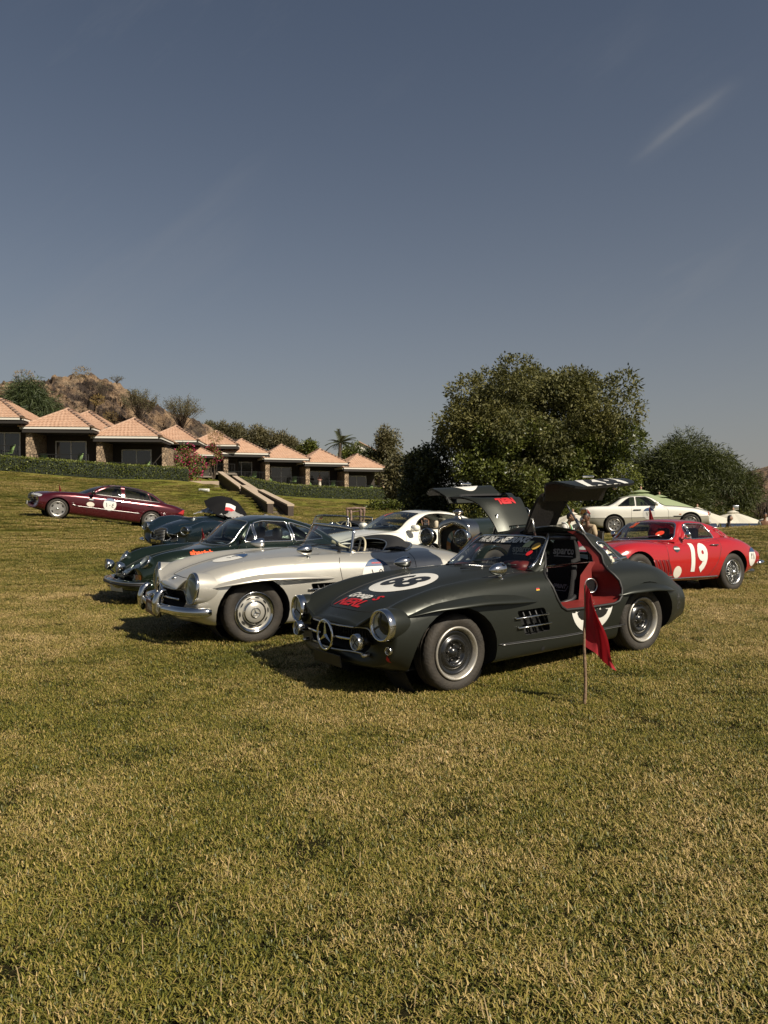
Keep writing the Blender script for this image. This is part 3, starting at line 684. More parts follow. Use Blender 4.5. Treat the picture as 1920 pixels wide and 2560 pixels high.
# ---- gullwing
def build_gullwing():
    c = Car('gullwing_coupe', 'satin dark grey coupe number 68 with both gullwing doors raised', 'car', (.178, 7.003, .593, .034, .018, 0), SATIN)
    r = c.root; c.loft(SPORT, SPORT_TOP); sb, sg_, sa = c.sb, c.sg, c.sa
    SV = lambda v: mat('white_decal', (.62, .61, .57), .5)
    # decals first, on the uncut body
    W = WHITE; K = mat('black_vinyl', (.012, .012, .012), .45)
    sb.decal('hood_roundel', poly2d(circ(.04, 0, .32, 44)), 'top', 1, .003, W, r, .06)
    sb.decal('hood_number', text2d('68', .47, .018, rot=-math.pi/2, at=(.04, 0), sx=.95), 'top', 1, .006, K, r, .05)
    sb.decal('hood_lettering', text2d('Group', .13, .004, shear=.3, rot=-math.pi/2, at=(-.38, .07)), 'top', 1, .004, W, r, .05)
    sb.decal('hood_lettering', text2d('S', .13, .004, shear=.3, rot=-math.pi/2, at=(-.38, -.19)), 'top', 1, .004, REDV, r, .05)
    sb.decal('hood_lettering', text2d('NERL', .15, .005, shear=.35, sx=1.15, rot=-math.pi/2, at=(-.51, .05)), 'top', 1, .004, REDV, r, .05)
    for q, m_ in (((.90, .775), BLACK), ((.90, .765), REDV), ((.90, .755), mat('yellow_vinyl', (.55, .35, .03), .5))):
        sb.decal('flag_sticker', poly2d([(q[0]-.02, q[1]-.005), (q[0]+.02, q[1]-.005), (q[0]+.02, q[1]+.005), (q[0]-.02, q[1]+.005)]), 'side', -1, .003, m_, r)
    ring_c, ring_r = (1.55, .58), .275; zcut = .522
    for sgn in (-1, 1):
        rd = [p for p in circ(*ring_c, ring_r, 60)]; clip = [(x, max(z, .325)) for x, z in rd]
        t68 = text2d('68', .44, .018, at=ring_c, mirror=sgn > 0, sx=.95)
        c.__dict__.setdefault('dec', {})[sgn] = (clip, t68)
        sb.decal('door_roundel', poly2d(clip), 'side', sgn, .003, W, r, .04, lambda h: h[2] < zcut)
        sb.decal('door_number', t68, 'side', sgn, .005, K, r, .03, lambda h: h[2] < zcut)
        sb.decal('tail_crest', join2d(stroke2d([circ(2.93, .40, .035, 14)+[(2.965, .40)]], .008), stroke2d([[(2.93, .44), (2.93, .52)], [(2.89, .46), (2.93, .53), (2.97, .46)], [(2.9, .49), (2.96, .49)]], .008)), 'side', sgn, .003, mat('faded_print', (.055, .055, .053), .6), r, .03)
    # wheel arches, vents, eyebrows, sill line
    c.arches([(-.03, .3), (2.36, .3)], .425, .40, .30)
    eyebrow(c, (-.52, .88), [(-.52, .675), (-.2, .755), (.18, .775), (.6, .745), (.88, .67)], [(-.52, .668), (-.2, .70), (.18, .70), (.6, .672), (.88, .655)], .085)
    eyebrow(c, (1.93, 2.86), [(1.93, .615), (2.1, .675), (2.35, .69), (2.6, .655), (2.86, .57)], [(1.93, .605), (2.1, .612), (2.35, .612), (2.6, .59), (2.86, .562)], .075)
    side_vent(c)
    sl = [(.41, .335), (1.2, .312), (2.03, .315)]
    c.line(sl, 'side', -1, .007, BLACK, True, 'sill_seam')
    c.line([(.45, .325), (1.2, .302), (2.0, .305)], 'side', -1, .004, CHROMED, True, 'sill_strip', off=.002)
    for x in (.95, 1.62):
        sb.decal('jack_hole', poly2d(circ(x, .225, .022, 14)), 'side', -1, .003, WELL, r)
    hood = smoothc([(.88, -.56), (.3, -.53), (-.2, -.47), (-.45, -.42), (-.57, -.28), (-.60, 0), (-.57, .28), (-.45, .42), (-.2, .47), (.3, .53), (.88, .56)], 60)
    c.line(hood, 'top', 1, .0042, name='hood_gap')
    # cabin openings
    c.cut(rpoly([(1.02, -.60), (1.02, .60), (2.05, .58), (2.05, -.58)], .1), 'top', 1, test=lambda q, n: q[2] > .75 and n[2] > .3)
    DP = [(1.165, .90), (1.10, .875), (1.065, .84), (1.085, .76), (1.115, .66), (1.16, .58), (1.22, .545), (1.46, .537), (1.84, .537), (1.915, .553), (1.96, .60), (1.975, .67), (1.965, .745), (1.93, .80), (1.925, .85), (1.965, .90), (1.97, .98), (1.945, 1.08), (1.90, 1.18), (1.86, 1.25), (1.84, 1.42), (1.43, 1.42), (1.405, 1.25), (1.36, 1.185), (1.27, 1.05), (1.2, .94)]
    WP = rpoly([(1.25, .935), (1.90, .935), (1.865, 1.06), (1.80, 1.14), (1.45, 1.145), (1.36, 1.10)], .06)
    for sgn in (-1, 1):
        L = c.sa.line(DP[:19]+[(1.86, 1.22)], 'side', sgn); L2 = c.sa.line(DP[21:]+DP[:1], 'side', sgn)
        fa = knife(c.bm, DP, 'side', lambda q, n, s_=sgn: q[1]*s_ > .5 and n[1]*s_ > .02 and q[2] > .5); A = take(c.bm, fa)
        fb = knife(c.gh, DP, 'side', lambda q, n, s_=sgn: q[1]*s_ > .13); fb = [f for f in fb if f.is_valid]; Bm = take(c.gh, fb)
        bmesh.ops.delete(Bm, geom=[f for f in Bm.faces if f.calc_center_median()[2] < .893], context='FACES')
        tmp = bpy.data.meshes.new('t'); Bm.to_mesh(tmp); A.from_mesh(tmp); bpy.data.meshes.remove(tmp); Bm.free()
        bmesh.ops.remove_doubles(A, verts=A.verts, dist=.004); A.normal_update()
        fw = knife(A, WP, 'side', lambda q, n: True); wb = take(A, fw)
        H = Vector((0, sgn*.14, 1.285)); RM = Matrix.Translation(H) @ Matrix.Rotation(sgn*R(DOOR_OPEN), 4, 'X') @ Matrix.Translation(-H)
        inner = A.copy(); inner.normal_update()
        for v in inner.verts: v.co -= v.normal*.022*(1 if (v.normal[1]*sgn > 0 or v.normal[2] > .5) else -1)
        rim = [e for e in A.edges if len(e.link_faces) == 1]; rb = bmesh.new()
        A.verts.index_update(); inner.verts.ensure_lookup_table()
        for e in rim:
            a, b_ = e.verts; q = [rb.verts.new(p) for p in (a.co, b_.co, inner.verts[b_.index].co, inner.verts[a.index].co)]; rb.faces.new(q)
        d = from_bm('door', A, SATIN, r); d.matrix_local = RM
        if sgn == -1: d['label'] = 'raised door on the near side showing its black lining'
        from_bm('door_lining', inner, LEATHER_K, d); from_bm('door_edge', rb, BLACK, d, False); wb.free()
        for nm, vf, m_, of in (('door_roundel', poly2d(c.dec[sgn][0]), W, .003), ('door_number', c.dec[sgn][1], K, .005)): sb.decal(nm, vf, 'side', sgn, of, m_, d, .04, lambda h: h[2] > .535)
        sg_.decal('door_lettering', text2d('NERL', .10, .008, rot=0 if sgn < 0 else math.pi, at=(1.64, sgn*.46)), 'top', 1, .004, REDV, d, .05)
        MB().box((1.56, sgn*.865, .80), (.15, .018, .014), bev=.005).obj('door_handle', CHROME, d)
        mb = MB(); mb.lathe([(.001, 0), (.02, 0), (.026, .012), (.02, .03), (.001, .034)], 12, Matrix.Translation((1.85, sgn*.80, .70))); mb.obj('latch', CHROME, d)
        # opening: rubber seal and red jamb turning inwards
        seal = L; v, f = tube_vf(seal, .014, 7); mesh_py('door_seal', v, f, RUBBER, r)
        v, f = tube_vf(L2, .014, 7); mesh_py('door_seal', v, f, RUBBER, r)
        b = MB(); n = len(L); b.add([tuple(p) for p in L]+[(p[0]+(.03 if p[0] < 1.2 else (-.05 if p[0] > 1.7 else 0)), sgn*(.60 if p[2] < .9 else abs(p[1])-.08), p[2]+(.03 if p[2] < .56 else 0)) for p in L], [(i, i+1, n+i+1, n+i) for i in range(n-1)])
        b.obj('door_jamb', WINE, r)
        b = MB(); b.add([(1.68, sgn*.60, .55), (2.02, sgn*.62, .55), (2.02, sgn*.62, .92), (1.86, sgn*.60, .92), (1.72, sgn*.60, .80)], [(0, 1, 2, 3, 4)]); b.obj('inner_panel', WINE, r, False)
        M = aim((1.84, sgn*.612, .69), (-.35, sgn, .05)); sp = ring_faces('speaker', [(.072, .01), (.075, -.012), (.066, -.018), (.062, -.01)], M, CHROMED, r); ring_faces('speaker_mesh', [(.063, -.01), (.03, -.016), (.001, -.017)], M, mat('speaker_mesh', (.03, .03, .032), .4, .6, bump=(300, 1.)), sp)
        hp = RM @ Vector((1.78, sgn*.46, 1.19)); MB().tube([(1.99, sgn*.50, 1.10), hp], .010, 8).tube([(1.99, sgn*.50, 1.10), Vector((1.99, sgn*.50, 1.10)).lerp(hp, .55)], .016, 8).obj('door_strut', CHROMED, r)
        hp = RM @ Vector((1.44, sgn*.30, 1.24)); MB().tube([(1.43, sgn*.30, 1.20), hp], .012, 8).obj('door_hinge', CHROMED, r)
        MB().tube([(1.09, sgn*.64, .86), (1.16, sgn*.62, .96), (1.36, sgn*.53, 1.17), (1.42, sgn*.48, 1.215)], .010, 8).obj('pillar_trim', CHROMED, r)
        # rear quarter window
        c.window(rpoly([(2.02, 1.115), (2.10, .885), (2.40, .885), (2.33, .96), (2.17, 1.085)], [.04, .04, .03, .03, .03]), 'side', sgn, trim=.011, test=lambda q, n: True, name='quarter_window')
        for q in ((2.08, 1.06), (2.09, 1.0), (2.16, 1.0), (2.12, .945), (2.15, .915)):
            h = sg_.hit(q, 'side', sgn, .004)
            if h: sg_.decal('window_sticker', poly2d([(q[0]-.03, q[1]-.016), (q[0]+.03, q[1]-.016), (q[0]+.03, q[1]+.016), (q[0]-.03, q[1]+.016)]), 'side', sgn, .004, mat('paper_sticker', (.55, .53, .42), .6), r)
    # windscreen
    wp = rpoly([(-.615, .905), (.615, .905), (.50, 1.16), (.44, 1.185), (0, 1.205), (-.44, 1.185), (-.50, 1.16)], [.07, .07, .05, .1, .3, .1, .05])
    ws = c.window(wp, 'front', -1, trim=.014, name='windscreen', test=lambda q, n: n[0] < -.15 and q[0] < 1.5)[0]
    STR = [(-.455, 1.135), (-.2, 1.158), (0, 1.163), (.2, 1.158), (.455, 1.135)]
    c.sg.decal('sun_strip', poly2d([(-.505, 1.118), (.505, 1.118), (.475, 1.165), (.42, 1.178), (.2, 1.19), (0, 1.195), (-.2, 1.19), (-.42, 1.178), (-.475, 1.165)]), 'front', -1, .002, K, ws, .04)
    c.sg.decal('screen_lettering', text2d('HK-ENGINEERING', .066, .0026, shear=.2, mirror=True, sx=1.32, at=(.005, 1.153)), 'front', -1, .011, W, ws, .03)
    c.sg.decal('sticker', poly2d([(-.40, 1.095), (-.33, 1.095), (-.33, 1.15), (-.40, 1.15)]), 'front', -1, .006, mat('pale_sticker', (.42, .45, .25), .6), ws)
    c.sg.decal('sticker', poly2d(circ(-.46, 1.105, .034, 20, .03)), 'front', -1, .007, mat('amber_sticker', (.48, .30, .06), .6), ws)
    c.sg.decal('sticker', poly2d(circ(-.455, 1.045, .024, 20, .022)), 'front', -1, .006, REDV, ws)
    for (a, b_) in (((.28, .925), (-.05, .94)), ((-.12, .92), (-.46, .94))): wiper(c.sa, a, b_, 'front', -1, r)
    rw = c.window(rpoly([(-.40, .93), (.40, .93), (.36, 1.12), (-.36, 1.12)], .06), 'front', 1, name='rear_window', test=lambda q, n: n[0] > .15 and q[0] > 1.8)
    # inside
    c.interior(1.0, 2.2, .59, .22, .86, mat('dark_carpet', (.012, .010, .010), .95), zs=.40)
    for y in (-.30, .30): bucket_seat(r, (1.52, y, .32))
    ds = from_bm('dashboard', bm_box((.22, 1.14, .14), .05), WINE, r); ds.location = (1.16, 0, .85)
    from_bm('instrument_hood', bm_box((.2, .34, .14), .065, 3), WINE, r).location = (1.17, -.3, .90)
    steering(r, (1.36, -.30, .80)); cage = MB()
    for sgn in (-1, 1):
        cage.tube([(1.98, sgn*.50, .45), (1.98, sgn*.50, 1.0), (1.95, sgn*.42, 1.15), (1.93, sgn*.3, 1.185), (1.93, 0, 1.19)], .021, 8); cage.tube([(1.95, sgn*.42, 1.14), (1.5, sgn*.40, 1.175), (1.40, sgn*.40, 1.165), (1.16, sgn*.56, .90)], .02, 8)
        cage.tube([(1.14, sgn*.56, .5), (1.62, sgn*.555, .56), (1.92, sgn*.52, .70)], .026, 8)
    cage.obj('roll_cage', mat('cage_grey', (.05, .05, .052), .35, .6), r)
    from_bm('rear_bulkhead', bm_box((.03, 1.1, .5), .01), WINE, r).location = (2.1, 0, .66)
    # front end
    T3 = (R(90), R(205), R(335)); TX = (R(45), R(135))
    for sgn in (-1, 1):
        lamp(r, (-.645, sgn*.70, .615), (-1, sgn*.10, .04), .132, .19, depth=.055, tape=T3); ring_faces('headlight_cup', [(.126, .16), (.134, .02), (.130, -.012)], aim((-.64, sgn*.70, .615), (-1, sgn*.10, .04)), SATIN, r)
        lamp(r, (-.775, sgn*.50, .475), (-1, sgn*.05, 0), .068, .15, 'fog_lamp', .04, tape=TX); MB().tube([(-.74, sgn*.5, .475), (-.66, sgn*.5, .46)], .03, 8).obj('lamp_bracket', BLACK, r)
        h = sb.hit((sgn*.73, .415), 'front', -1, .0); lamp(r, h, (-1, sgn*.2, 0), .034, .3, 'turn_signal', .02, lensm=glass('frosted_lens', (.8, .78, .74)))
        MB().lathe([(.001, -.03), (.014, -.03), (.02, -.01), (.02, .03)], 12, aim((-.72, sgn*.50, .36), (-1, 0, 0))).obj('tow_stub', CHROMED, r)
        bullet_mirror(r, sb.hit((.55, sgn*.72), 'top', 1, -.01), 1.0, -sgn*.1)
    sb.decal('red_sticker', poly2d([(-.722, .345), (-.708, .375), (-.694, .345), (-.708, .315)]), 'front', -1, .003, REDV, r, .01)
    sport_front(c, SATIN, None)
    plate(r, (-.80, -.02, .28), (-1, 0, -.12), .46, .105, '', BLACK, mat('dark_red_print', (.10, .02, .015), .6), .07)
    MB().box((.0, 0, .2), (1.0, 1.2, .02)).obj('undertray', WELL, r)
    cowl_grille(c)
    c.wheels('race', .325, .205, [(0, -.685, .312), (0, .685, .312), (2.38, -.70, .312), (2.38, .70, .312)])
    MB().tube([(3.44, y, .42+.03*math.cos(y*3)) for y in np.linspace(-.3, .3, 6)], .012, 6).obj('tail_trim', CHROME, r)
    c.finish()
DOOR_OPEN = 66

# ---- silver roadster
def build_roadster(name, label, pose, paint, group=None, detail=True, mark='79'):
    c = Car(name, label, 'car', pose, paint, group); r = c.root; c.loft(SPORT); sb = c.sb
    c.arches([(-.02, .34), (2.38, .34)], .40, .375, .335)
    eyebrow(c, (-.57, .92), [(-.57, .605), (-.3, .68), (.1, .735), (.5, .725), (.92, .655)], [(-.57, .598), (-.3, .635), (.1, .668), (.5, .66), (.92, .642)], .08)
    eyebrow(c, (1.95, 2.86), [(1.95, .62), (2.1, .68), (2.35, .695), (2.6, .66), (2.86, .58)], [(1.95, .612), (2.1, .625), (2.35, .625), (2.6, .605), (2.86, .572)], .07)
    side_vent(c)
    if detail:
        rd = circ(1.45, .64, .19, 50); sb.decal('door_roundel', poly2d(rd), 'side', -1, .003, WHITE, r, .04)
        sb.decal('roundel_cap', poly2d([p for p in circ(1.45, .64, .19, 80) if p[1] > .742]), 'side', -1, .005, BLUEV, r, .04)
        sb.decal('door_number', arabic2d('19', .115, (1.45, .66), w=.10, sp=.95), 'side', -1, .005, BLACK, r, .03)
        sb.decal('roundel_lettering', text2d('1000 MIGLIA', .022, .001, at=(1.45, .785)), 'side', -1, .007, REDV, r, .03)
        hb = circ(.0, 0, .2, 40); sb.decal('hood_roundel', poly2d(hb), 'top', 1, .003, WHITE, r, .05); sb.decal('roundel_cap', poly2d([p for p in circ(0, 0, .2, 80) if p[0] > .09]), 'top', 1, .005, BLUEV, r, .05)
        sb.decal('hood_number', arabic2d('19', .1, (.02, 0)), 'top', 1, .005, BLACK, r, .05)
    c.line(smoothc([(1.02, .86), (.99, .80), (1.01, .60), (1.05, .36)], 20), 'side', -1, .004, mirror=True, name='door_gap'); c.line(smoothc([(1.98, .87), (1.97, .7), (1.9, .5), (1.8, .36)], 20), 'side', -1, .004, mirror=True, name='door_gap')
    c.line(smoothc([(.86, -.56), (.3, -.53), (-.2, -.47), (-.45, -.42), (-.57, -.28), (-.60, 0), (-.57, .28), (-.45, .42), (-.2, .47), (.3, .53), (.86, .56)], 60), 'top', 1, .004, name='hood_gap')
    c.line(smoothc([(2.45, -.42), (2.85, -.36), (3.1, -.2), (3.15, 0), (3.1, .2), (2.85, .36), (2.45, .42)], 30), 'top', 1, .004, name='trunk_gap')
    # cockpit
    ck = rpoly([(1.16, -.60), (1.10, 0), (1.16, .60), (1.75, .615), (1.98, .46), (2.04, 0), (1.98, -.46), (1.75, -.615)], .12)
    c.cut(ck, 'top', 1, test=lambda q, n: q[2] > .7 and n[2] > .3)
    sb.tube('cockpit_trim', ck, 'top', 1, .010, CHROME, r, True, .004)
    c.interior(1.04, 2.1, .60, .25, .87, mat('black_interior', (.010, .010, .010), .7))
    for y in (-.31, .31): ribbed_seat(r, (1.52, y, .42), .5, .48, mat('striped_leather', (.022, .022, .024), .45), 7, head=False, lean=.3)
    from_bm('dashboard', bm_box((.2, 1.16, .15), .05), BLACK, r).location = (1.20, 0, .875)
    steering(r, (1.46, -.31, .87), .2, m=mat('ivory_wheel', (.45, .40, .28), .4))
    # folded hood under its cover, heaped behind the seats
    V = []
    for t in np.linspace(0, 1, 12):
        row = []
        for u in np.linspace(-1, 1, 29):
            y = u*.62; xb = 1.93-.26*abs(u)**2.5; x = xb+t*(.42-.12*abs(u)); h = sb.hit((x, y), 'top', 1); zb = h[2] if h else .88
            row.append((x, y, max(zb, .86)+.012+.095*math.sin(math.pi*min(1, t*1.0+.12))**.8*(1-.75*abs(u)**4)*(1 if t < 1 else .1)))
        V.append(row)
    V = np.array(V); n, m, _ = V.shape; mesh_np('hood_cover', V.reshape(-1, 3), np.array([(i*m+j, i*m+j+1, (i+1)*m+j+1, (i+1)*m+j) for i in range(n-1) for j in range(m-1)]), mat('black_canvas', (.012, .012, .013), .75), r)
    b = MB(); b.tube([tuple(p) for p in V[0]], .008, 6); b.tube([tuple(p+np.array((.01, 0, -.004))) for p in V[-1]], .016, 8); b.obj('cover_trim', CHROMED, r)
    # windscreen frame with wrap-round glass
    K = 21; base, top = [], []
    for u in np.linspace(-1, 1, K):
        base.append((.98+.24*abs(u)**2.4, u*.655, .945-.05*abs(u)**2)); top.append((1.17+.13*abs(u)**2.2, u*.585, 1.205-.035*abs(u)**3))
    g = MB(); rows = [[tuple(np.array(a)*(1-t)+np.array(b_)*t) for a, b_ in zip(base, top)] for t in (0, .33, .66, 1)]
    g.add([p for q in rows for p in q], [(i*K+j, i*K+j+1, (i+1)*K+j+1, (i+1)*K+j) for i in range(3) for j in range(K-1)]); ws = g.obj('windscreen', GLASS, r)
    loop = base+[tuple(np.array(base[-1])*(1-t)+np.array(top[-1])*t) for t in (.3, .6, .85)]+top[::-1]+[tuple(np.array(base[0])*t+np.array(top[0])*(1-t)) for t in (.15, .4, .7)]
    v, f = tube_vf(loop, .017, 10, False, True); mesh_py('windscreen_frame', v, f, CHROME, ws)
    v, f = tube_vf([(p[0]+.004, p[1], p[2]-.018) for p in top], .011, 8); mesh_py('frame_seal', v, f, RUBBER, ws)
    fx = lambda u, t: np.array(base[int((u+1)/2*(K-1))])*(1-t)+np.array(top[int((u+1)/2*(K-1))])*t+np.array((-.006, 0, 0))
    tv, tf = text2d(mark, .13, .004, shear=.5, mirror=True)
    gv = [tuple(np.array((1.07+.15*t, .27+x*.9, .945+.26*t))+np.array((.0, 0, 0))) for x, z in tv for t in [(.76+z/.27)]]; mesh_py('marker_number', [(p[0]+.02*abs(p[1])-.012, p[1], p[2]) for p in gv], tf, ORANGE, ws, False)
    for a, b_ in (((.95, .36, .95), (1.06, .0, 1.0)), ((.95, -.10, .955), (1.06, -.46, .985))): v, f = tube_vf([a, tuple(np.array(a)*.5+np.array(b_)*.5+np.array((0, 0, .012))), b_], .007, 6); mesh_py('wiper', v, f, BLACK, r)
    cowl_grille(c)
    # front end
    FROST = glass('ribbed_lens', (.70, .74, .72), .12)
    for sgn in (-1, 1):
        M = aim((-.612, sgn*.72, .605), (-1, sgn*.14, .12)) @ Matrix.Scale(.80, 4, (1, 0, 0)); rr = .168
        o = ring_faces('headlight', [(rr*.99, -.022), (rr, -.03), (rr, -.04), (rr*.95, -.055), (rr*.9, -.05)], M, CHROME, r, 40); ring_faces('headlight_cup', [(rr*1.02, .22), (rr*1.03, .08), (rr*.985, -.03)], M, paint, r, 36)
        ring_faces('lens', [(rr*.91, -.05), (rr*.7, -.07), (rr*.35, -.083), (.001, -.086)], M, FROST, o, 32); ring_faces('reflector', [(rr*.9, -.045), (rr*.6, .0), (.03, .03), (.001, .03)], M, LAMPR, o, 24)
        bullet_mirror(r, sb.hit((.62, sgn*.72), 'top', 1, -.01), 1.0, -sgn*.1)
        # split bumper with over-rider
        pts = [(-.86, sgn*.20, .38), (-.87, sgn*.32, .38), (-.84, sgn*.5, .38), (-.77, sgn*.70, .38), (-.66, sgn*.84, .38), (-.50, sgn*.905, .38)]; L = smoothc(pts, 26); v, f = tube_vf(L, [.05]*23+[.048, .042, .026], 12); v = [(p[0], p[1], .38+(p[2]-.38)*1.05) for p in v]; mesh_py('front_bumper', v, f, CHROME, r)
        q = MB().tube([(-.89, sgn*.34, .29), (-.925, sgn*.34, .36), (-.925, sgn*.34, .44), (-.90, sgn*.34, .52), (-.85, sgn*.34, .565), (-.82, sgn*.34, .56)], [.03, .043, .045, .042, .03, .01], 10); q.obj('over_rider', CHROME, r)
        h = sb.hit((.985, .36), 'side', sgn, .01)
        if h: MB().lathe([(.001, -.03), (.014, -.025), (.018, 0)], 10, aim(h, (0, sgn, 0))).obj('side_stub', CHROME, r)
        MB().tube([sb.hit((1.72, .745), 'side', sgn, .02), sb.hit((1.86, .745), 'side', sgn, .02)], .009, 8).obj('door_handle', CHROME, r)
    MB().tube([(-.86, y, .37) for y in np.linspace(-.26, .26, 5)], .022, 8).obj('bumper_bar', CHROMED, r)
    plate(r, (-.905, 0, .35), (-1, 0, .05), .40, .14, '9906', mat('plate_brown', (.10, .045, .035), .5), mat('plate_white', (.6, .6, .58), .5), .10)
    sport_front(c, paint, None); MB().box((.0, 0, .2), (1.0, 1.2, .02)).obj('undertray', WELL, r)
    b = MB(); h = sb.hit((-.64, 0), 'top', 1, .004); b.lathe([(.001, -.006), (.03, -.006), (.032, .004)], 20, aim(h, (-.35, 0, 1))); b.obj('nose_badge', CHROMED, r)
    c.wheels('hubcap', .335, .18, [(0, -.70, .325), (0, .70, .325), (2.4, -.71, .325), (2.4, .71, .325)], paint)
    c.finish(); return c
# ------------------------------------------------------------------ the other cars
def B_(**k): return k
def build_rear_engine_coupe():
    P = mat('dark_green_metallic', (.012, .022, .013), .18, .55, coat=1.)
    c = Car('rear_engine_coupe', 'dark green fastback coupe with round headlights and two chrome fog lamps on its bumper', 'car', (-3.33, 12.05, .593, -.007, -.012, .07), P); r = c.root
    c.loft(B_(x=(-.76, 3.26), nose=.06, nz=.40, nq=.42, tail=.08, tz=.5, tq=.45, bowf=.20, bowfL=.8, bowr=.25, bowrL=.8, shy=.72, shz=.72,
      zb=[(-.76, .24), (0, .20), (2.2, .20), (3.26, .30)], yb=[(-.76, .52), (-.3, .66), (2.2, .70), (3.26, .5)], ym=[(-.76, .66), (-.4, .745), (0, .775), (1.2, .775), (2.1, .815), (2.7, .79), (3.26, .66)],
      zm=[(-.76, .42), (0, .52), (2.2, .54), (3.26, .5)], yf=[(-.76, .53), (-.3, .57), (.6, .62), (1.4, .70), (2.2, .70), (3.26, .42)],
      zf=[(-.76, .56), (-.6, .69), (-.4, .76), (0, .815), (.6, .845), (1.2, .86), (2.0, .87), (2.5, .82), (3.0, .67), (3.26, .55)],
      yv=[(-.76, .34), (0, .38), (.6, .50), (1.4, .55), (3.26, .3)], zv=[(-.76, .45), (-.5, .56), (-.2, .655), (.2, .745), (.6, .835), (1.0, .88), (2.2, .89), (2.8, .77), (3.26, .56)],
      zt=[(-.76, .46), (-.5, .58), (-.2, .675), (.2, .765), (.55, .85), (1.0, .89), (2.2, .89), (2.8, .77), (3.26, .57)]),
      dict(zr=[(.5, .84), (.7, .99), (.95, 1.18), (1.15, 1.275), (1.4, 1.315), (1.7, 1.31), (2.1, 1.23), (2.5, 1.08), (2.9, .87), (3.0, .80)], zbelt=[(.5, .80), (1.0, .875), (2.2, .875), (3.0, .74)],
      yb=[(.5, .61), (.9, .69), (1.8, .685), (2.4, .62), (3.0, .46)], lean=.38, lean2=.3, drop=.075, rad=.08, bf=.22, bfL=.7, br=.3, brL=1.))
    c.arches([(0, .3), (2.24, .3)], .345); c.cut(rpoly([(.80, -.58), (.80, .58), (2.4, .5), (2.4, -.5)], .1), 'top', 1, test=lambda q, n: q[2] > .75 and n[2] > .3)
    W = dict(trim=.014, tm=mat('bright_trim', (.70, .70, .69), .12, 1.)); t = lambda q, n: True
    c.window(rpoly([(.92, .91), (1.10, .91), (1.10, 1.20)], .03), 'side', mirror=True, test=t, name='quarter_light', **W)
    c.window(rpoly([(1.13, .91), (1.76, .91), (1.72, 1.215), (1.30, 1.235), (1.13, 1.20)], .04), 'side', mirror=True, test=t, name='side_window', **W)
    c.window(rpoly([(1.80, .91), (2.35, .93), (2.38, .97), (2.10, 1.12), (1.77, 1.21)], [.03, .05, .05, .06, .03]), 'side', mirror=True, test=t, name='rear_side_window', **W)
    ws = c.window(rpoly([(-.575, .855), (.575, .855), (.47, 1.215), (0, 1.25), (-.47, 1.215)], [.07, .07, .09, .3, .09]), 'front', -1, trim=.013, tm=CHROMED, name='windscreen', test=lambda q, n: n[0] < -.15 and q[0] < 1.4)
    c.window(rpoly([(-.40, .93), (.40, .93), (.40, 1.17), (-.40, 1.17)], .09), 'front', 1, trim=.01, name='rear_window', test=lambda q, n: n[0] > .12 and q[0] > 1.8)
    c.interior(.82, 2.5, .6, .25, .83, BLACK, [(1.35, -.33, .42), (1.35, .33, .42)], BLACK, (1.10, -.33, .82), (.92, 0, .80))
    c.line([(.86, .86), (.80, .80), (.80, .5), (.86, .3)], 'side', -1, mirror=True); c.line([(1.78, .87), (1.78, .6), (1.7, .3)], 'side', -1, mirror=True)
    c.line(smoothc([(.52, -.50), (.1, -.43), (-.4, -.38), (-.66, -.30), (-.70, 0), (-.66, .30), (-.4, .38), (.1, .43), (.52, .50)], 40), 'top', 1, .004)
    for sg in (-1, 1):
        d = (-1, sg*.15, .62); lamp(r, (-.585, sg*.565, .635), d, .112, .10, depth=.02, dome=.22); ring_faces('headlight_tube', [(.108, .12), (.11, 0)], aim((-.58, sg*.565, .63), d), P, r)
        y = sg*.30; MB().tube([(-.80, y, .42), (-.88, y, .50)], .012, 6).obj('lamp_bracket', BLACK, r)
        o = ring_faces('fog_lamp', [(.001, .10), (.03, .098), (.06, .075), (.078, .03), (.082, .0), (.082, -.02), (.076, -.03)], aim((-.90, y, .555), (-1, 0, .03)), CHROME, r, 28); ring_faces('lens', [(.076, -.025), (.05, -.035), (.001, -.04)], aim((-.90, y, .555), (-1, 0, .03)), LENS, o, 20); ring_faces('reflector', [(.076, -.02), (.04, .03), (.001, .04)], aim((-.90, y, .555), (-1, 0, .03)), CHROMED, o, 20)
        c.sb.decal('turn_signal', poly2d(rpoly([(sg*.45, .385), (sg*.63, .385), (sg*.63, .455), (sg*.45, .455)], .015)), 'front', -1, .008, mat('amber_lens', (.45, .10, .01), .25, coat=1.), r, .03)
        c.sb.decal('turn_signal_white', poly2d(rpoly([(sg*.38, .385), (sg*.45, .385), (sg*.45, .455), (sg*.38, .455)], .01)), 'front', -1, .008, mat('white_lens', (.6, .6, .56), .25, coat=1.), r, .03)
        c.sb.decal('horn_grille', poly2d(rpoly([(sg*.17, .385), (sg*.36, .385), (sg*.36, .455), (sg*.17, .455)], .01)), 'front', -1, .006, BLACK, r, .03)
        h = c.sa.hit((.86, sg*.64), 'top', 1, 0) or Vector((.86, sg*.7, .88)); MB().tube([h, h+Vector((0, sg*.05, .05))], .014, 6).box(h+Vector((0, sg*.07, .09)), (.05, .10, .07), bev=.02).obj('door_mirror', BLACK, r)
    L = smoothc([(-.50, -.72, .33), (-.72, -.62, .33), (-.86, -.36, .33), (-.90, 0, .33), (-.86, .36, .33), (-.72, .62, .33), (-.50, .72, .33)], 40)
    v, f = tube_vf([(p[0], p[1], .30) for p in L], .075, 10); mesh_py('front_bumper', v, f, P, r); v, f = tube_vf([(p[0]-.066, p[1]*1.05, .345) for p in L], .014, 8); mesh_py('bumper_strip', v, f, CHROMED, r)
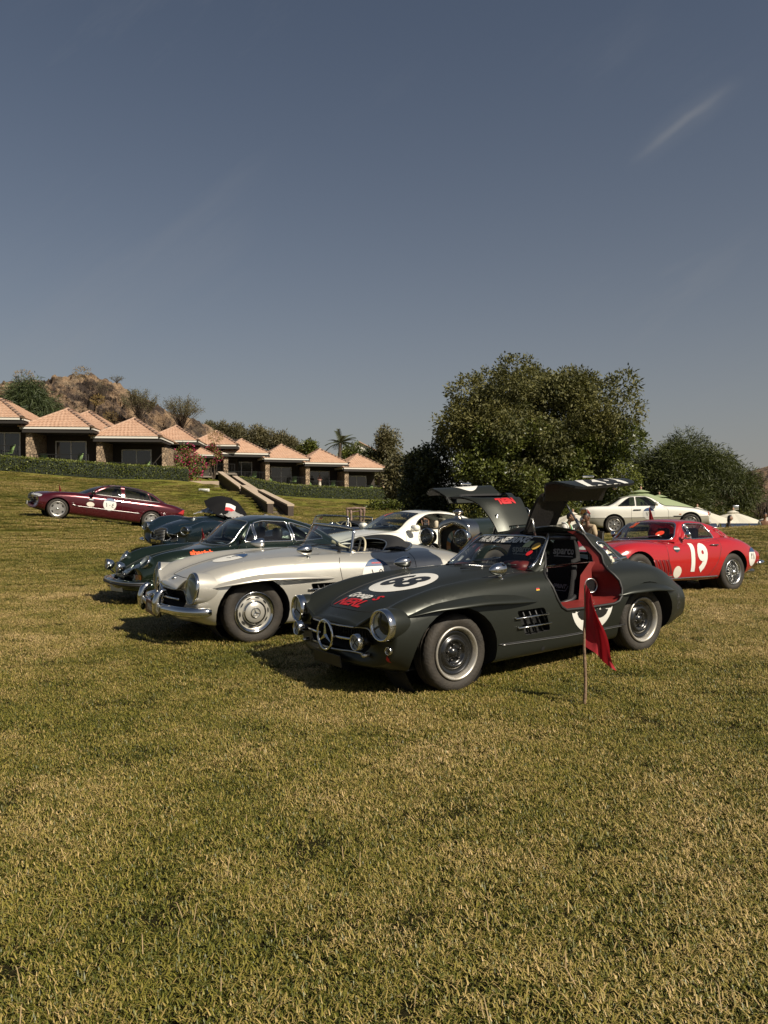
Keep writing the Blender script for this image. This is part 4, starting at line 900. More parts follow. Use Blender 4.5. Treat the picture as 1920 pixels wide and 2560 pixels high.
    v, f = tube_vf([(p[0]-.075, p[1]*1.06, .315) for p in L], .016, 8); mesh_py('bumper_rubber', v, f, RUBBER, r)
    b = MB()
    for y in np.linspace(-.22, .22, 9): b.tube([(-.815+.2*y*y, y, .37), (-.80+.2*y*y, y, .46)], .007, 5)
    b.obj('grille_bars', CHROMED, r)
    plate(r, (-.93, -.30, .27), (-1, -.25, -.15), .34, .13, '', mat('plate_pale', (.42, .42, .40), .5), BLACK, .08)
    c.sb.decal('door_lettering', text2d('sharjah', .085, .004, sx=1.5, at=(.22, .765)), 'side', -1, .004, ORANGE, r, .04)
    for a, b_ in (((.40, .88), (.0, .90)), ((-.05, .87), (-.45, .90))): wiper(c.sa, a, b_, 'front', -1, r)
    c.wheels('fuchs', .315, .18, [(0, -.68, .30), (0, .68, .30), (2.24, -.69, .30), (2.24, .69, .30)]); MB().box((.3, 0, .22), (1.4, 1.2, .02)).obj('undertray', WELL, r)
    c.finish()
def build_open_racer():
    P = mat('dark_blue_green_paint', (.006, .014, .019), .2, .3, coat=1.)
    c = Car('open_racer', 'dark blue green open two seater with a three part chrome grille', 'car', (-4.95, 18.9, 1.12, .0, -.09, .30), P); r = c.root
    c.loft(B_(x=(-.78, 3.0), nose=.07, nz=.46, nq=.45, tail=.15, tz=.5, tq=.6, bowf=.22, bowfL=.9, bowr=.35, bowrL=1., shy=.78, shz=.8,
      zb=[(-.78, .28), (0, .22), (2.2, .22), (3.0, .35)], yb=[(-.78, .55), (0, .70), (2.4, .70), (3.0, .4)], ym=[(-.78, .70), (-.3, .81), (.3, .83), (1.2, .78), (2.3, .82), (3.0, .6)], zm=[(-.78, .56), (0, .58), (2.3, .58), (3.0, .5)],
      yf=[(-.78, .57), (0, .63), (1.2, .62), (2.3, .60), (3.0, .35)], zf=[(-.78, .70), (-.5, .80), (-.1, .90), (.3, .92), (.9, .86), (1.4, .82), (2.0, .86), (2.4, .87), (2.8, .74), (3.0, .6)],
      yv=[(-.78, .40), (0, .38), (1.2, .42), (3.0, .25)], zv=[(-.78, .60), (-.5, .68), (-.1, .74), (.4, .80), (1.0, .86), (1.6, .86), (2.4, .82), (3.0, .6)],
      zt=[(-.78, .66), (-.5, .78), (-.1, .87), (.4, .92), (1.0, .955), (1.5, .93), (2.2, .86), (2.8, .72), (3.0, .61)]))
    c.arches([(0, .32), (2.3, .32)], .37)
    c.cut(rpoly([(1.15, -.5), (1.15, .5), (1.9, .5), (1.9, -.5)], .12), 'top', 1, test=lambda q, n: q[2] > .6 and n[2] > .2); c.interior(1.1, 1.95, .5, .3, .82, mat('dark_red_leather', (.05, .012, .010), .6), [(1.5, -.25, .42), (1.5, .25, .42)], mat('dark_red_leather', (.05, .012, .010), .6))
    for sg in (-1, 1):
        lamp(r, (-.66, sg*.60, .68), (-1, sg*.08, .03), .105, .16, depth=.06, dome=.3); ring_faces('headlight_cup', [(.10, .16), (.104, 0)], aim((-.65, sg*.60, .68), (-1, sg*.08, .03)), P, r)
        c.sb.decal('side_grille', poly2d(rpoly([(sg*.21, .40), (sg*.40, .42), (sg*.41, .56), (sg*.22, .59)], .05)), 'front', -1, .004, WELL, r, .03)
        c.sb.tube('grille_trim', rpoly([(sg*.21, .40), (sg*.40, .42), (sg*.41, .56), (sg*.22, .59)], .05), 'front', -1, .013, CHROME, r, True, .005)
        L = smoothc([(-.55, sg*.78, .36), (-.78, sg*.66, .36), (-.88, sg*.45, .36)], 10); v, f = tube_vf(L, [.02]+[.03]*8+[.02], 8); mesh_py('front_bumper', v, f, CHROME, r)
    gp = rpoly([(-.19, .40), (.19, .40), (.20, .62), (.10, .685), (-.10, .685), (-.20, .62)], .06)
    c.sb.decal('front_grille', poly2d(gp), 'front', -1, .004, WELL, r, .03); c.sb.tube('grille_trim', gp, 'front', -1, .015, CHROME, r, True, .006)
    b = MB()
    for z in np.arange(.43, .67, .035): b.tube([(-.885, -.17, z), (-.885, .17, z)], .006, 5)
    b.obj('grille_bars', CHROMED, r)
    plate(r, (-.95, .02, .38), (-1, 0, -.1), .40, .10, '977 UTY', BLACK, mat('plate_yellow', (.45, .36, .10), .5), .08)
    s = [(x, -.11+.0*x) for x in (0, 1)]
    for sg in (-1, 1): c.line([(-.45, sg*.20), (.2, sg*.28), (1.1, sg*.36)], 'top', 1, .005)
    bb = MB(); L = [c.sb.hit((x, y), 'top', 1, .0) for x in (.05, .55) for y in (-.16, .16)]; bb.add([tuple(L[0]+Vector((0, 0, .045))), tuple(L[1]+Vector((0, 0, .045))), tuple(L[2]+Vector((0, 0, .012))), tuple(L[3]+Vector((0, 0, .012))), tuple(L[0]), tuple(L[1]), tuple(L[2]), tuple(L[3])], [(0, 1, 3, 2), (0, 2, 6, 4), (1, 5, 7, 3), (4, 5, 1, 0)]); bb.obj('hood_scoop', P, r)
    c.sb.decal('hood_badge', poly2d(rpoly([(-.52, -.05), (-.47, -.05), (-.47, .05), (-.52, .05)], .01)), 'top', 1, .004, CHROMED, r)
    g = MB(); g.add([(1.16, -.40, .90), (1.16, .40, .90), (1.28, .36, 1.06), (1.28, -.36, 1.06)], [(0, 1, 2, 3)]); g.obj('windscreen', GLASS, r)
    steering(r, (1.35, .25, .82), .18)
    c.wheels('wire', .33, .16, [(0, -.68, .32), (0, .68, .32), (2.3, -.68, .32), (2.3, .68, .32)]); c.finish()
    # silver cover and black umbrella lying over the cockpit: things of their own
    M = c.M; V = []
    for i, u in enumerate(np.linspace(0, 1, 16)):
        row = []
        for j, t in enumerate(np.linspace(-1, 1, 22)):
            x, y = 1.05+u*.75, t*.62; z = .93+.30*math.sin(math.pi*min(1, u*.9+.1))*max(0, 1-(t*.9)**2)+.02*math.sin(i*1.9+j*1.3)*math.cos(j*.8); row.append(M @ Vector((x+.03*math.sin(j*1.7), y, z)))
        V.append(row)
    V = np.array(V); o = mesh_np('car_cover', V.reshape(-1, 3), np.array([(i*22+j, i*22+j+1, (i+1)*22+j+1, (i+1)*22+j) for i in range(15) for j in range(21)]), mat('silver_foil', (.50, .49, .46), .35, .5, bump=(18, .6)))
    tag(o, 'crumpled silver sunshade laid over the cockpit of the dark open two seater', 'sunshade')
    build_umbrella_small(M)
def build_umbrella_small(M):
    e = empty('black_umbrella', 'open black umbrella with a white and red print lying on the dark open two seater', 'umbrella'); K = mat('black_nylon', (.007, .007, .008), .9, spec=.15)
    c = M @ Vector((1.55, -.05, 1.12)); ax = Vector((.45, -.25, .86)).normalized(); e.matrix_world = Matrix.Translation(c) @ ax.to_track_quat('Z', 'Y').to_matrix().to_4x4(); n = 8; V = []; Rr = .62
    for i, t in enumerate(np.linspace(0, 1, 10)):
        for k in range(n*6):
            a = 2*math.pi*k/(n*6); fr = abs(((k/6) % 1)-.5)*2; sag = (1-fr)**1.2*.07*t*t; rr = Rr*t*(1-.06*(1-fr)*t); V.append((rr*math.cos(a), rr*math.sin(a), .30*(1-t**2)-sag*.6))
    F = [(i*48+k, i*48+(k+1) % 48, (i+1)*48+(k+1) % 48, (i+1)*48+k) for i in range(9) for k in range(48)]; o = mesh_np('canopy', V, np.array(F), K, e)
    MB().tube([(0, 0, .36), (0, 0, -.45)], .008, 6).tube([(0, 0, .30), (0, 0, .40)], [.012, .005], 6).obj('shaft', BLACK, e)
    b = MB()
    for k in range(8): a = 2*math.pi*k/8; b.tube([(Rr*t*math.cos(a), Rr*t*math.sin(a), .30*(1-t*t)-.008) for t in np.linspace(0.02, 1, 8)], .004, 4)
    b.obj('ribs', CHROMED, e); bm = bmesh.new(); bm.from_mesh(o.data); sf = Surf(bm); bm.free()
    MR = e.matrix_world.to_3x3(); PRA = max(np.linspace(0, 6.2, 60), key=lambda a: (MR @ Vector((.4*math.sin(a), -.4*math.cos(a), 0))).dot(Vector((.35, -1, -.2))))
    for dy, h, m_ in ((.055, .12, WHITE), (-.05, .09, REDV)):
        ca, sa = math.cos(PRA), math.sin(PRA); q = [(-.13, dy-h/2), (.13, dy-h/2), (.13, dy+h/2), (-.13, dy+h/2)]; q = [(x*ca-(y-.34)*sa, x*sa+(y-.34)*ca) for x, y in q]; sf.decal('canopy_print', poly2d(q), 'top', 1, .004, m_, o, .04)
def sedan_windows(c, polys, names, m, tm=CHROMED, trim=.010):
    for p, n_ in zip(polys, names): c.window(p, 'side', mirror=True, test=lambda q, n: True, name=n_, gm=m, trim=trim, tm=tm)
def build_sedan():
    P = mat('wine_red_metallic', (.075, .006, .011), .2, .45, coat=1.)
    c = Car('luxury_sedan', 'dark wine red four door sedan parked on the slope with numerals in a white disc', 'car', (-11.35, 26.4, .50, -.145, 0, 1.07), P); r = c.root
    c.loft(B_(x=(-.80, 4.30), nose=.08, nz=.5, nq=.35, tail=.06, tz=.62, tq=.35, bowf=.28, bowfL=.8, bowr=.16, bowrL=.6, shy=.80, shz=.72,
      zb=[(-.80, .26), (-.3, .20), (3.4, .20), (4.3, .32)], yb=[(-.8, .72), (-.3, .82), (3.4, .84), (4.3, .70)], ym=[(-.8, .84), (-.3, .91), (.5, .925), (3.2, .925), (3.9, .89), (4.3, .80)], zm=[(-.8, .52), (0, .58), (3.2, .62), (4.3, .66)],
      yf=[(-.8, .60), (-.3, .74), (.5, .80), (3.2, .80), (3.9, .74), (4.3, .66)], zf=[(-.8, .70), (-.5, .80), (-.1, .875), (.6, .935), (1.5, .97), (2.6, .99), (3.3, 1.0), (3.9, .96), (4.3, .88)],
      yv=[(-.8, .4), (.5, .58), (3.2, .62), (4.3, .5)], zv=[(-.8, .74), (-.5, .835), (0, .905), (.6, .965), (1.2, .98), (3.3, 1.01), (3.9, .985), (4.3, .90)], zt=[(-.8, .77), (-.5, .865), (0, .93), (.6, .985), (1.2, .99), (3.3, 1.02), (3.9, 1.0), (4.3, .91)]),
      dict(zr=[(.58, .95), (.85, 1.09), (1.15, 1.25), (1.45, 1.36), (1.8, 1.425), (2.2, 1.44), (2.6, 1.42), (3.0, 1.33), (3.4, 1.17), (3.75, 1.0), (3.85, .94)], zbelt=[(.58, .90), (1.2, .965), (3.0, .99), (3.85, .95)], yb=[(.58, .76), (1.2, .83), (2.8, .83), (3.4, .76), (3.85, .66)], lean=.42, lean2=.12, drop=.075, rad=.08, bf=.28, bfL=.9, br=.28, brL=.9))
    c.arches([(0, .33), (3.085, .33)], .385, inner=.5); c.cut(rpoly([(.95, -.72), (.95, .72), (3.3, .70), (3.3, -.70)], .1), 'top', 1, test=lambda q, n: q[2] > .8 and n[2] > .3)
    sedan_windows(c, [rpoly([(1.12, 1.0), (1.98, 1.01), (1.94, 1.375), (1.66, 1.345), (1.40, 1.22)], [.03, .02, .03, .08, .06]), rpoly([(2.10, 1.012), (2.98, 1.02), (2.86, 1.28), (2.45, 1.365), (2.08, 1.375)], [.02, .02, .03, .08, .03]), rpoly([(3.02, 1.02), (3.32, 1.03), (3.12, 1.16), (2.92, 1.26)], .03)], ['side_window', 'rear_side_window', 'quarter_window'], glass('tinted_glass', (.34, .36, .33), .0, .9), RUBBER, .009)
    c.line([(1.12, .985), (3.34, 1.015)], 'side', -1, .010, DULL, True, 'belt_strip', on=c.sg, off=.004)
    c.window(rpoly([(-.70, .97), (.70, .97), (.58, 1.36), (0, 1.395), (-.58, 1.36)], [.06, .06, .07, .3, .07]), 'front', -1, trim=.008, tm=RUBBER, gm=GLASSD, name='windscreen', test=lambda q, n: n[0] < -.15 and q[0] < 1.9)
    c.window(rpoly([(-.62, 1.03), (.62, 1.03), (.54, 1.35), (-.54, 1.35)], .07), 'front', 1, trim=.008, tm=RUBBER, gm=GLASSD, name='rear_window', test=lambda q, n: n[0] > .15 and q[0] > 2.3)
    c.sg.decal('sunroof', poly2d(rpoly([(1.75, -.40), (1.75, .40), (2.25, .42), (2.25, -.42)], .06)), 'top', 1, .003, mat('dark_glass', (.008, .008, .01), .08, coat=1.), r, .06)
    c.interior(1.0, 3.35, .72, .35, .94, mat('grey_beige_leather', (.16, .15, .13), .6), [(1.6, -.38, .55), (1.6, .38, .55), (2.75, -.38, .58), (2.75, .38, .58)], None, (1.2, -.38, .92), (1.0, 0, .92))
    S = c.sb
    for x in ([(1.02, .95), (.90, .90), (.86, .6), (.95, .28)], [(2.03, .98), (2.06, .6), (2.04, .28)], [(3.10, 1.0), (3.02, .86), (2.70, .60), (2.62, .28)]): c.line(smoothc(x, 20), 'side', -1, mirror=True)
    c.line([(.58, .505), (2.65, .535)], 'side', -1, .013, DULL, True, 'side_moulding', off=.006); c.line([(.42, .54), (.56, .51)], 'side', -1, .020, DULL, True, 'moulding_tip', off=.006)
    for sg in (-1, 1):
        for x in (1.82, 2.88): L = [S.hit((q, .84), 'side', sg, o_) for q, o_ in ((x, .0), (x+.03, .025), (x+.19, .025), (x+.22, 0))]; v, f = tube_vf(L, .016, 8); mesh_py('door_handle', v, f, P, r)
        c.sb.decal('headlight', poly2d(rpoly([(-.86, .63), (-.55, .665), (-.50, .73), (-.66, .765), (-.82, .72)], .05)), 'side', sg, .006, mat('clear_headlight', (.36, .37, .37), .08, .3, coat=1.), r, .04)
        c.sb.decal('tail_lamp', poly2d(rpoly([(3.98, .72), (4.25, .70), (4.25, .87), (4.16, .86)], .02)), 'side', sg, .006, mat('red_lens', (.35, .02, .015), .15, coat=1.), r, .04)
        mb = MB(); mb.box((1.02, sg*.99, 1.03), (.13, .21, .13), bev=.045); mb.box((1.03, sg*.90, .98), (.06, .12, .04), bev=.012); mb.obj('door_mirror', mat('black_gloss', (.006, .006, .006), .12, coat=1.), r)
        c.line([(-.95, .45), (-.46, .43)], 'side', sg, .012, P, name='bumper_strip', off=.004); c.line([(3.5, .50), (4.2, .52)], 'side', sg, .014, CHROMED, name='bumper_strip', off=.004)
    c.sb.decal('front_grille', poly2d(rpoly([(-.30, .53), (.30, .53), (.36, .76), (-.36, .76)], .06)), 'front', -1, .008, BLACK, r, .04)
    for z in (.57, .62, .67, .72): c.sb.tube('grille_bar', [(-.32, z), (.32, z)], 'front', -1, .009, CHROMED, r, off=.010)
    c.sb.tube('grille_trim', rpoly([(-.31, .52), (.31, .52), (.38, .77), (-.38, .77)], .06), 'front', -1, .012, CHROME, r, True, .008)
    plate(r, (-.90, -.02, .42), (-1, 0, 0), .5, .11, '', WHITE, BLACK, .08)
    cx, cz = 1.62, .70; S.decal('door_roundel', poly2d(circ(cx, cz, .215, 44)), 'side', -1, .004, WHITE, r, .05); S.decal('roundel_cap', poly2d([p for p in circ(cx, cz, .215, 80) if p[1] > cz+.11]), 'side', -1, .006, BLUEV, r, .05)
    S.decal('door_number', arabic2d('104', .14, (cx, cz-.02), w=.13, sp=.75), 'side', -1, .007, mat('dark_green_print', (.01, .03, .02), .5), r, .04)
    S.decal('oval_sticker', poly2d(circ(1.0, .62, .125, 30, .08)), 'side', -1, .004, mat('cream_vinyl', (.58, .54, .46), .5), r, .05)
    S.decal('shield_sticker', poly2d(rpoly([(.93, .76), (.97, .74), (1.04, .74), (1.08, .76), (1.11, .79), (1.08, .83), (.93, .83), (.90, .79)], .01)), 'side', -1, .004, BLACK, r, .05)
    S.decal('sticker_band', poly2d([(.94, .775), (1.07, .775), (1.07, .795), (.94, .795)]), 'side', -1, .006, CHROMED, r, .05)
    c.wheels('alloy6', .335, .24, [(0, -.79, .325), (0, .79, .325), (3.085, -.79, .325), (3.085, .79, .325)]); MB().box((1.6, 0, .26), (3.6, 1.5, .02)).obj('undertray', WELL, r); c.finish()
def build_white_coupe():
    P = mat('warm_white_paint', (.80, .78, .70), .22, 0, coat=1.)
    c = Car('white_coupe', 'white pillarless coupe with open side windows and cream headrests behind the vintage tourer', 'car', (-.83, 16.0, .59, 0, 0, .02), P); r = c.root
    c.loft(B_(x=(-.80, 4.20), nose=.08, nz=.5, nq=.4, tail=.07, tz=.62, tq=.4, bowf=.28, bowfL=.8, bowr=.2, bowrL=.7, shy=.8, shz=.72,
      zb=[(-.80, .24), (-.3, .20), (3.4, .20), (4.2, .32)], yb=[(-.8, .72), (-.3, .82), (3.4, .84), (4.2, .68)], ym=[(-.8, .84), (-.3, .92), (.5, .93), (3.0, .935), (3.8, .88), (4.2, .78)], zm=[(-.8, .52), (0, .58), (3.0, .64), (4.2, .62)],
      yf=[(-.8, .60), (-.3, .74), (.5, .80), (3.0, .80), (3.8, .7), (4.2, .6)], zf=[(-.8, .66), (-.5, .78), (0, .87), (.7, .94), (1.6, .97), (2.8, 1.0), (3.6, .97), (4.2, .86)],
      yv=[(-.8, .4), (.5, .58), (3.2, .6), (4.2, .5)], zv=[(-.8, .70), (-.5, .81), (0, .90), (.7, .97), (1.6, .98), (3.0, 1.01), (3.7, .99), (4.2, .88)], zt=[(-.8, .73), (-.5, .845), (0, .93), (.7, .995), (1.6, .99), (3.0, 1.02), (3.7, 1.0), (4.2, .89)]),
      dict(zr=[(.55, .95), (.85, 1.10), (1.15, 1.24), (1.5, 1.36), (1.85, 1.405), (2.2, 1.405), (2.6, 1.34), (3.0, 1.21), (3.4, 1.05), (3.6, .95)], zbelt=[(.55, .90), (1.2, .965), (3.0, .99), (3.6, .95)], yb=[(.55, .76), (1.2, .83), (2.6, .82), (3.2, .73), (3.6, .62)], lean=.42, lean2=.15, drop=.08, rad=.08, bf=.28, bfL=.9, br=.3, brL=.9))
    c.arches([(0, .33), (2.955, .33)], .375, inner=.5); c.cut(rpoly([(.95, -.72), (.95, .72), (3.0, .68), (3.0, -.68)], .1), 'top', 1, test=lambda q, n: q[2] > .8 and n[2] > .3)
    sp = rpoly([(1.20, 1.0), (3.05, 1.03), (2.75, 1.18), (2.35, 1.295), (1.95, 1.33), (1.65, 1.31), (1.40, 1.20)], [.04, .06, .1, .1, .1, .1, .1])
    c.cut(sp, 'side', on='gh', test=lambda q, n: True, mirror=True)
    for sg in (-1, 1): c.sg.tube('window_trim', sp, 'side', sg, .012, RUBBER, r, True)
    c.window(rpoly([(-.70, .975), (.70, .975), (.57, 1.33), (0, 1.365), (-.57, 1.33)], [.06, .06, .07, .3, .07]), 'front', -1, trim=.008, tm=RUBBER, name='windscreen', gm=glass('windscreen_glass', (.55, .6, .57)), test=lambda q, n: n[0] < -.15 and q[0] < 1.9)
    c.window(rpoly([(-.58, 1.03), (.58, 1.03), (.5, 1.30), (-.5, 1.30)], .07), 'front', 1, trim=.008, tm=RUBBER, name='rear_window', gm=GLASSD, test=lambda q, n: n[0] > .15 and q[0] > 2.3)
    c.sg.decal('sunroof', poly2d(rpoly([(1.75, -.40), (1.75, .40), (2.2, .42), (2.2, -.42)], .06)), 'top', 1, .003, mat('dark_glass', (.008, .008, .01), .08, coat=1.), r, .06)
    CR = mat('cream_leather', (.50, .44, .34), .55); c.interior(1.0, 3.1, .72, .35, .94, mat('black_interior', (.010, .010, .010), .7), [(1.75, -.38, .50), (1.75, .38, .50), (2.55, -.36, .52), (2.55, .36, .52)], CR, (1.3, -.38, .92), (1.05, 0, .93))
    mb = MB(); mb.box((1.08, .0, 1.28), (.04, .2, .06), bev=.015); mb.obj('mirror_inside', BLACK, r).location = (.45, 0, 0)
    c.line(smoothc([(1.06, .97), (.96, .88), (.92, .6), (1.0, .28)], 20), 'side', -1, mirror=True); c.line(smoothc([(2.45, .98), (2.48, .6), (2.4, .28)], 20), 'side', -1, mirror=True)
    c.line(smoothc([(.62, -.66), (0, -.60), (-.6, -.5), (-.76, 0), (-.6, .5), (0, .6), (.62, .66)], 30), 'top', 1, .004)
    for sg in (-1, 1):
        mb = MB(); mb.box((1.10, sg*1.0, 1.04), (.15, .22, .14), bev=.055); mb.box((1.11, sg*.90, .99), (.07, .12, .05), bev=.015); o = mb.obj('door_mirror', P, r)
        c.sb.decal('headlight', poly2d(circ(-.62, .66, .16, 24, .08)), 'side', sg, .005, mat('clear_headlight', (.36, .37, .37), .08, .3, coat=1.), r, .04)
        c.line([(2.15, .86), (2.36, .865)], 'side', sg, .016, P, name='door_handle', off=.012)
    c.sg.decal('marker_number', text2d('42', .10, .004, shear=.4, mirror=True, at=(.40, 1.30)), 'front', -1, .006, ORANGE, r, .04)
    c.sb.decal('front_grille', poly2d(rpoly([(-.4, .5), (.4, .5), (.36, .72), (-.36, .72)], .05)), 'front', -1, .006, BLACK, r, .05)
    for a, b_ in (((.55, .99), (.0, 1.0)), ((-.05, .99), (-.58, 1.0))): wiper(c.sa, a, b_, 'front', -1, r)
    c.wheels('alloy6', .34, .24, [(0, -.80, .33), (0, .80, .33), (2.955, -.80, .33), (2.955, .80, .33)]); MB().box((1.5, 0, .26), (3.4, 1.5, .02)).obj('undertray', WELL, r); c.finish()
def build_white_convertible():
    P = mat('warm_white_paint', (.80, .78, .70), .22, 0, coat=1.); CL = mat('grey_beige_cladding', (.40, .38, .31), .35, .2, coat=.4)
    c = Car('hardtop_convertible', 'white two seater with hard top and beige lower cladding on the grass bank', 'car', (10.55, 27.0, R(172), -.03, 0, .60), P, vs=1); r = c.root
    c.loft(B_(x=(-.80, 3.50), nose=.07, nz=.48, nq=.35, tail=.07, tz=.6, tq=.35, bowf=.25, bowfL=.8, bowr=.14, bowrL=.6, shy=.84, shz=.74,
      zb=[(-.80, .24), (-.3, .20), (2.8, .20), (3.5, .32)], yb=[(-.8, .74), (2.8, .82), (3.5, .72)], ym=[(-.8, .83), (-.3, .89), (.5, .905), (2.6, .905), (3.2, .87), (3.5, .81)], zm=[(-.8, .50), (0, .56), (2.6, .62), (3.5, .62)],
      yf=[(-.8, .64), (-.3, .76), (.5, .80), (2.6, .80), (3.5, .70)], zf=[(-.8, .64), (-.5, .73), (0, .81), (.7, .88), (1.5, .915), (2.3, .935), (3.0, .945), (3.4, .93), (3.5, .90)],
      yv=[(-.8, .4), (.5, .58), (3.5, .56)], zv=[(-.8, .66), (-.5, .755), (0, .835), (.7, .905), (1.5, .92), (2.3, .94), (3.0, .955), (3.4, .94), (3.5, .905)], zt=[(-.8, .68), (-.5, .78), (0, .86), (.7, .925), (1.5, .93), (2.3, .95), (3.0, .965), (3.4, .945), (3.5, .91)]),
      dict(zr=[(.62, .90), (.85, 1.03), (1.05, 1.15), (1.22, 1.235), (1.4, 1.285), (1.7, 1.30), (2.0, 1.285), (2.2, 1.235), (2.5, 1.08), (2.78, .94), (2.82, .91)], zbelt=[(.62, .86), (1.2, .905), (2.82, .92)], yb=[(.62, .72), (1.1, .80), (2.2, .80), (2.82, .72)], lean=.42, lean2=.1, drop=.06, rad=.05, bf=.20, bfL=.7, br=.14, brL=.7))
    c.arches([(0, .32), (2.515, .32)], .37, inner=.5); c.cut(rpoly([(.95, -.7), (.95, .7), (2.4, .68), (2.4, -.68)], .1), 'top', 1, test=lambda q, n: q[2] > .8 and n[2] > .3)
    sedan_windows(c, [rpoly([(1.0, .935), (1.74, .945), (1.74, 1.24), (1.42, 1.235), (1.28, 1.17)], [.03, .02, .02, .05, .05]), rpoly([(1.80, .945), (2.36, .95), (2.1, 1.15), (1.95, 1.235), (1.80, 1.24)], [.02, .03, .06, .04, .02])], ['side_window', 'rear_side_window'], glass('tinted_glass', (.34, .36, .33), .0, .9), RUBBER, .012)
    c.window(rpoly([(-.66, .93), (.66, .93), (.55, 1.22), (0, 1.245), (-.55, 1.22)], .06), 'front', -1, trim=.008, tm=RUBBER, gm=GLASSD, name='windscreen', test=lambda q, n: n[0] < -.15 and q[0] < 1.6)
    c.window(rpoly([(-.6, .97), (.6, .97), (.56, 1.22), (-.56, 1.22)], .06), 'front', 1, trim=.008, tm=RUBBER, gm=GLASSD, name='rear_window', test=lambda q, n: n[0] > .15 and q[0] > 2.0)
    c.interior(1.0, 2.45, .7, .35, .88, mat('grey_beige_leather', (.16, .15, .13), .6), [(1.7, -.36, .50), (1.7, .36, .50)], None, (1.3, -.36, .88), (1.05, 0, .88))
    low = [(-.95, .10), (3.7, .10), (3.7, .57), (2.6, .545), (-.95, .52)]
    for sg in (-1, 1):
        c.cut(low, 'side', sg, mname='side_cladding', mmat=CL, test=lambda q, n: abs(q[1]) > .4); c.line([(-.86, .522), (2.6, .547), (3.55, .572)], 'side', sg, .005, RUBBER, off=.001)
        c.sb.decal('headlight', poly2d(rpoly([(-.86, .545), (-.60, .56), (-.66, .665), (-.84, .645)], .02)), 'side', sg, .006, mat('clear_headlight', (.36, .37, .37), .08, .3, coat=1.), r, .04)
        c.sb.decal('turn_signal', poly2d(rpoly([(-.66, .555), (-.56, .56), (-.62, .67), (-.70, .665)], .01)), 'side', sg, .007, mat('amber_lens', (.45, .10, .01), .25, coat=1.), r, .04)
        c.sb.decal('tail_lamp', poly2d(rpoly([(3.28, .70), (3.62, .70), (3.62, .86), (3.38, .86)], .02)), 'side', sg, .006, mat('red_lens', (.35, .02, .015), .15, coat=1.), r, .04)
        mb = MB(); mb.box((1.10, sg*.93, 1.0), (.12, .2, .13), bev=.045); mb.obj('door_mirror', P, r); L = [c.sb.hit((q, .80), 'side', sg, .012) for q in (1.62, 1.86)]; v, f = tube_vf(L, .018, 8); mesh_py('door_handle', v, f, BLACK, r)
        c.line(smoothc([(.88, .88), (.74, .80), (.72, .5), (.80, .25)], 20), 'side', sg); c.line([(1.92, .93), (1.94, .5), (1.88, .25)], 'side', sg)
        c.sb.decal('side_marker', poly2d(rpoly([(.30, .60), (.37, .60), (.37, .63), (.30, .63)], .006)), 'side', sg, .005, mat('amber_lens', (.45, .10, .01), .25, coat=1.), r); c.sb.decal('side_grille', poly2d([(.28, .535), (.55, .54), (.56, .57), (.27, .565)]), 'side', sg, .005, BLACK, r)
    cx, cz = 1.36, .665; c.sb.decal('door_roundel', poly2d(circ(cx, cz, .20, 44)), 'side', 1, .004, WHITE, r, .05); c.sb.decal('roundel_cap', poly2d([p for p in circ(cx, cz, .20, 80) if p[1] > cz+.09]), 'side', 1, .006, BLUEV, r, .05)
    v, f = arabic2d('78', .14, (0, 0), w=.12, sp=.85); c.sb.decal('door_number', ([(cx-p[0], cz+p[1]-.02) for p in v], f), 'side', 1, .007, BLACK, r, .04)
    c.wheels('alloy8', .315, .215, [(0, -.77, .31), (0, .77, .31), (2.515, -.77, .31), (2.515, .77, .31)]); MB().box((1.3, 0, .26), (3.0, 1.5, .02)).obj('undertray', WELL, r); c.finish()
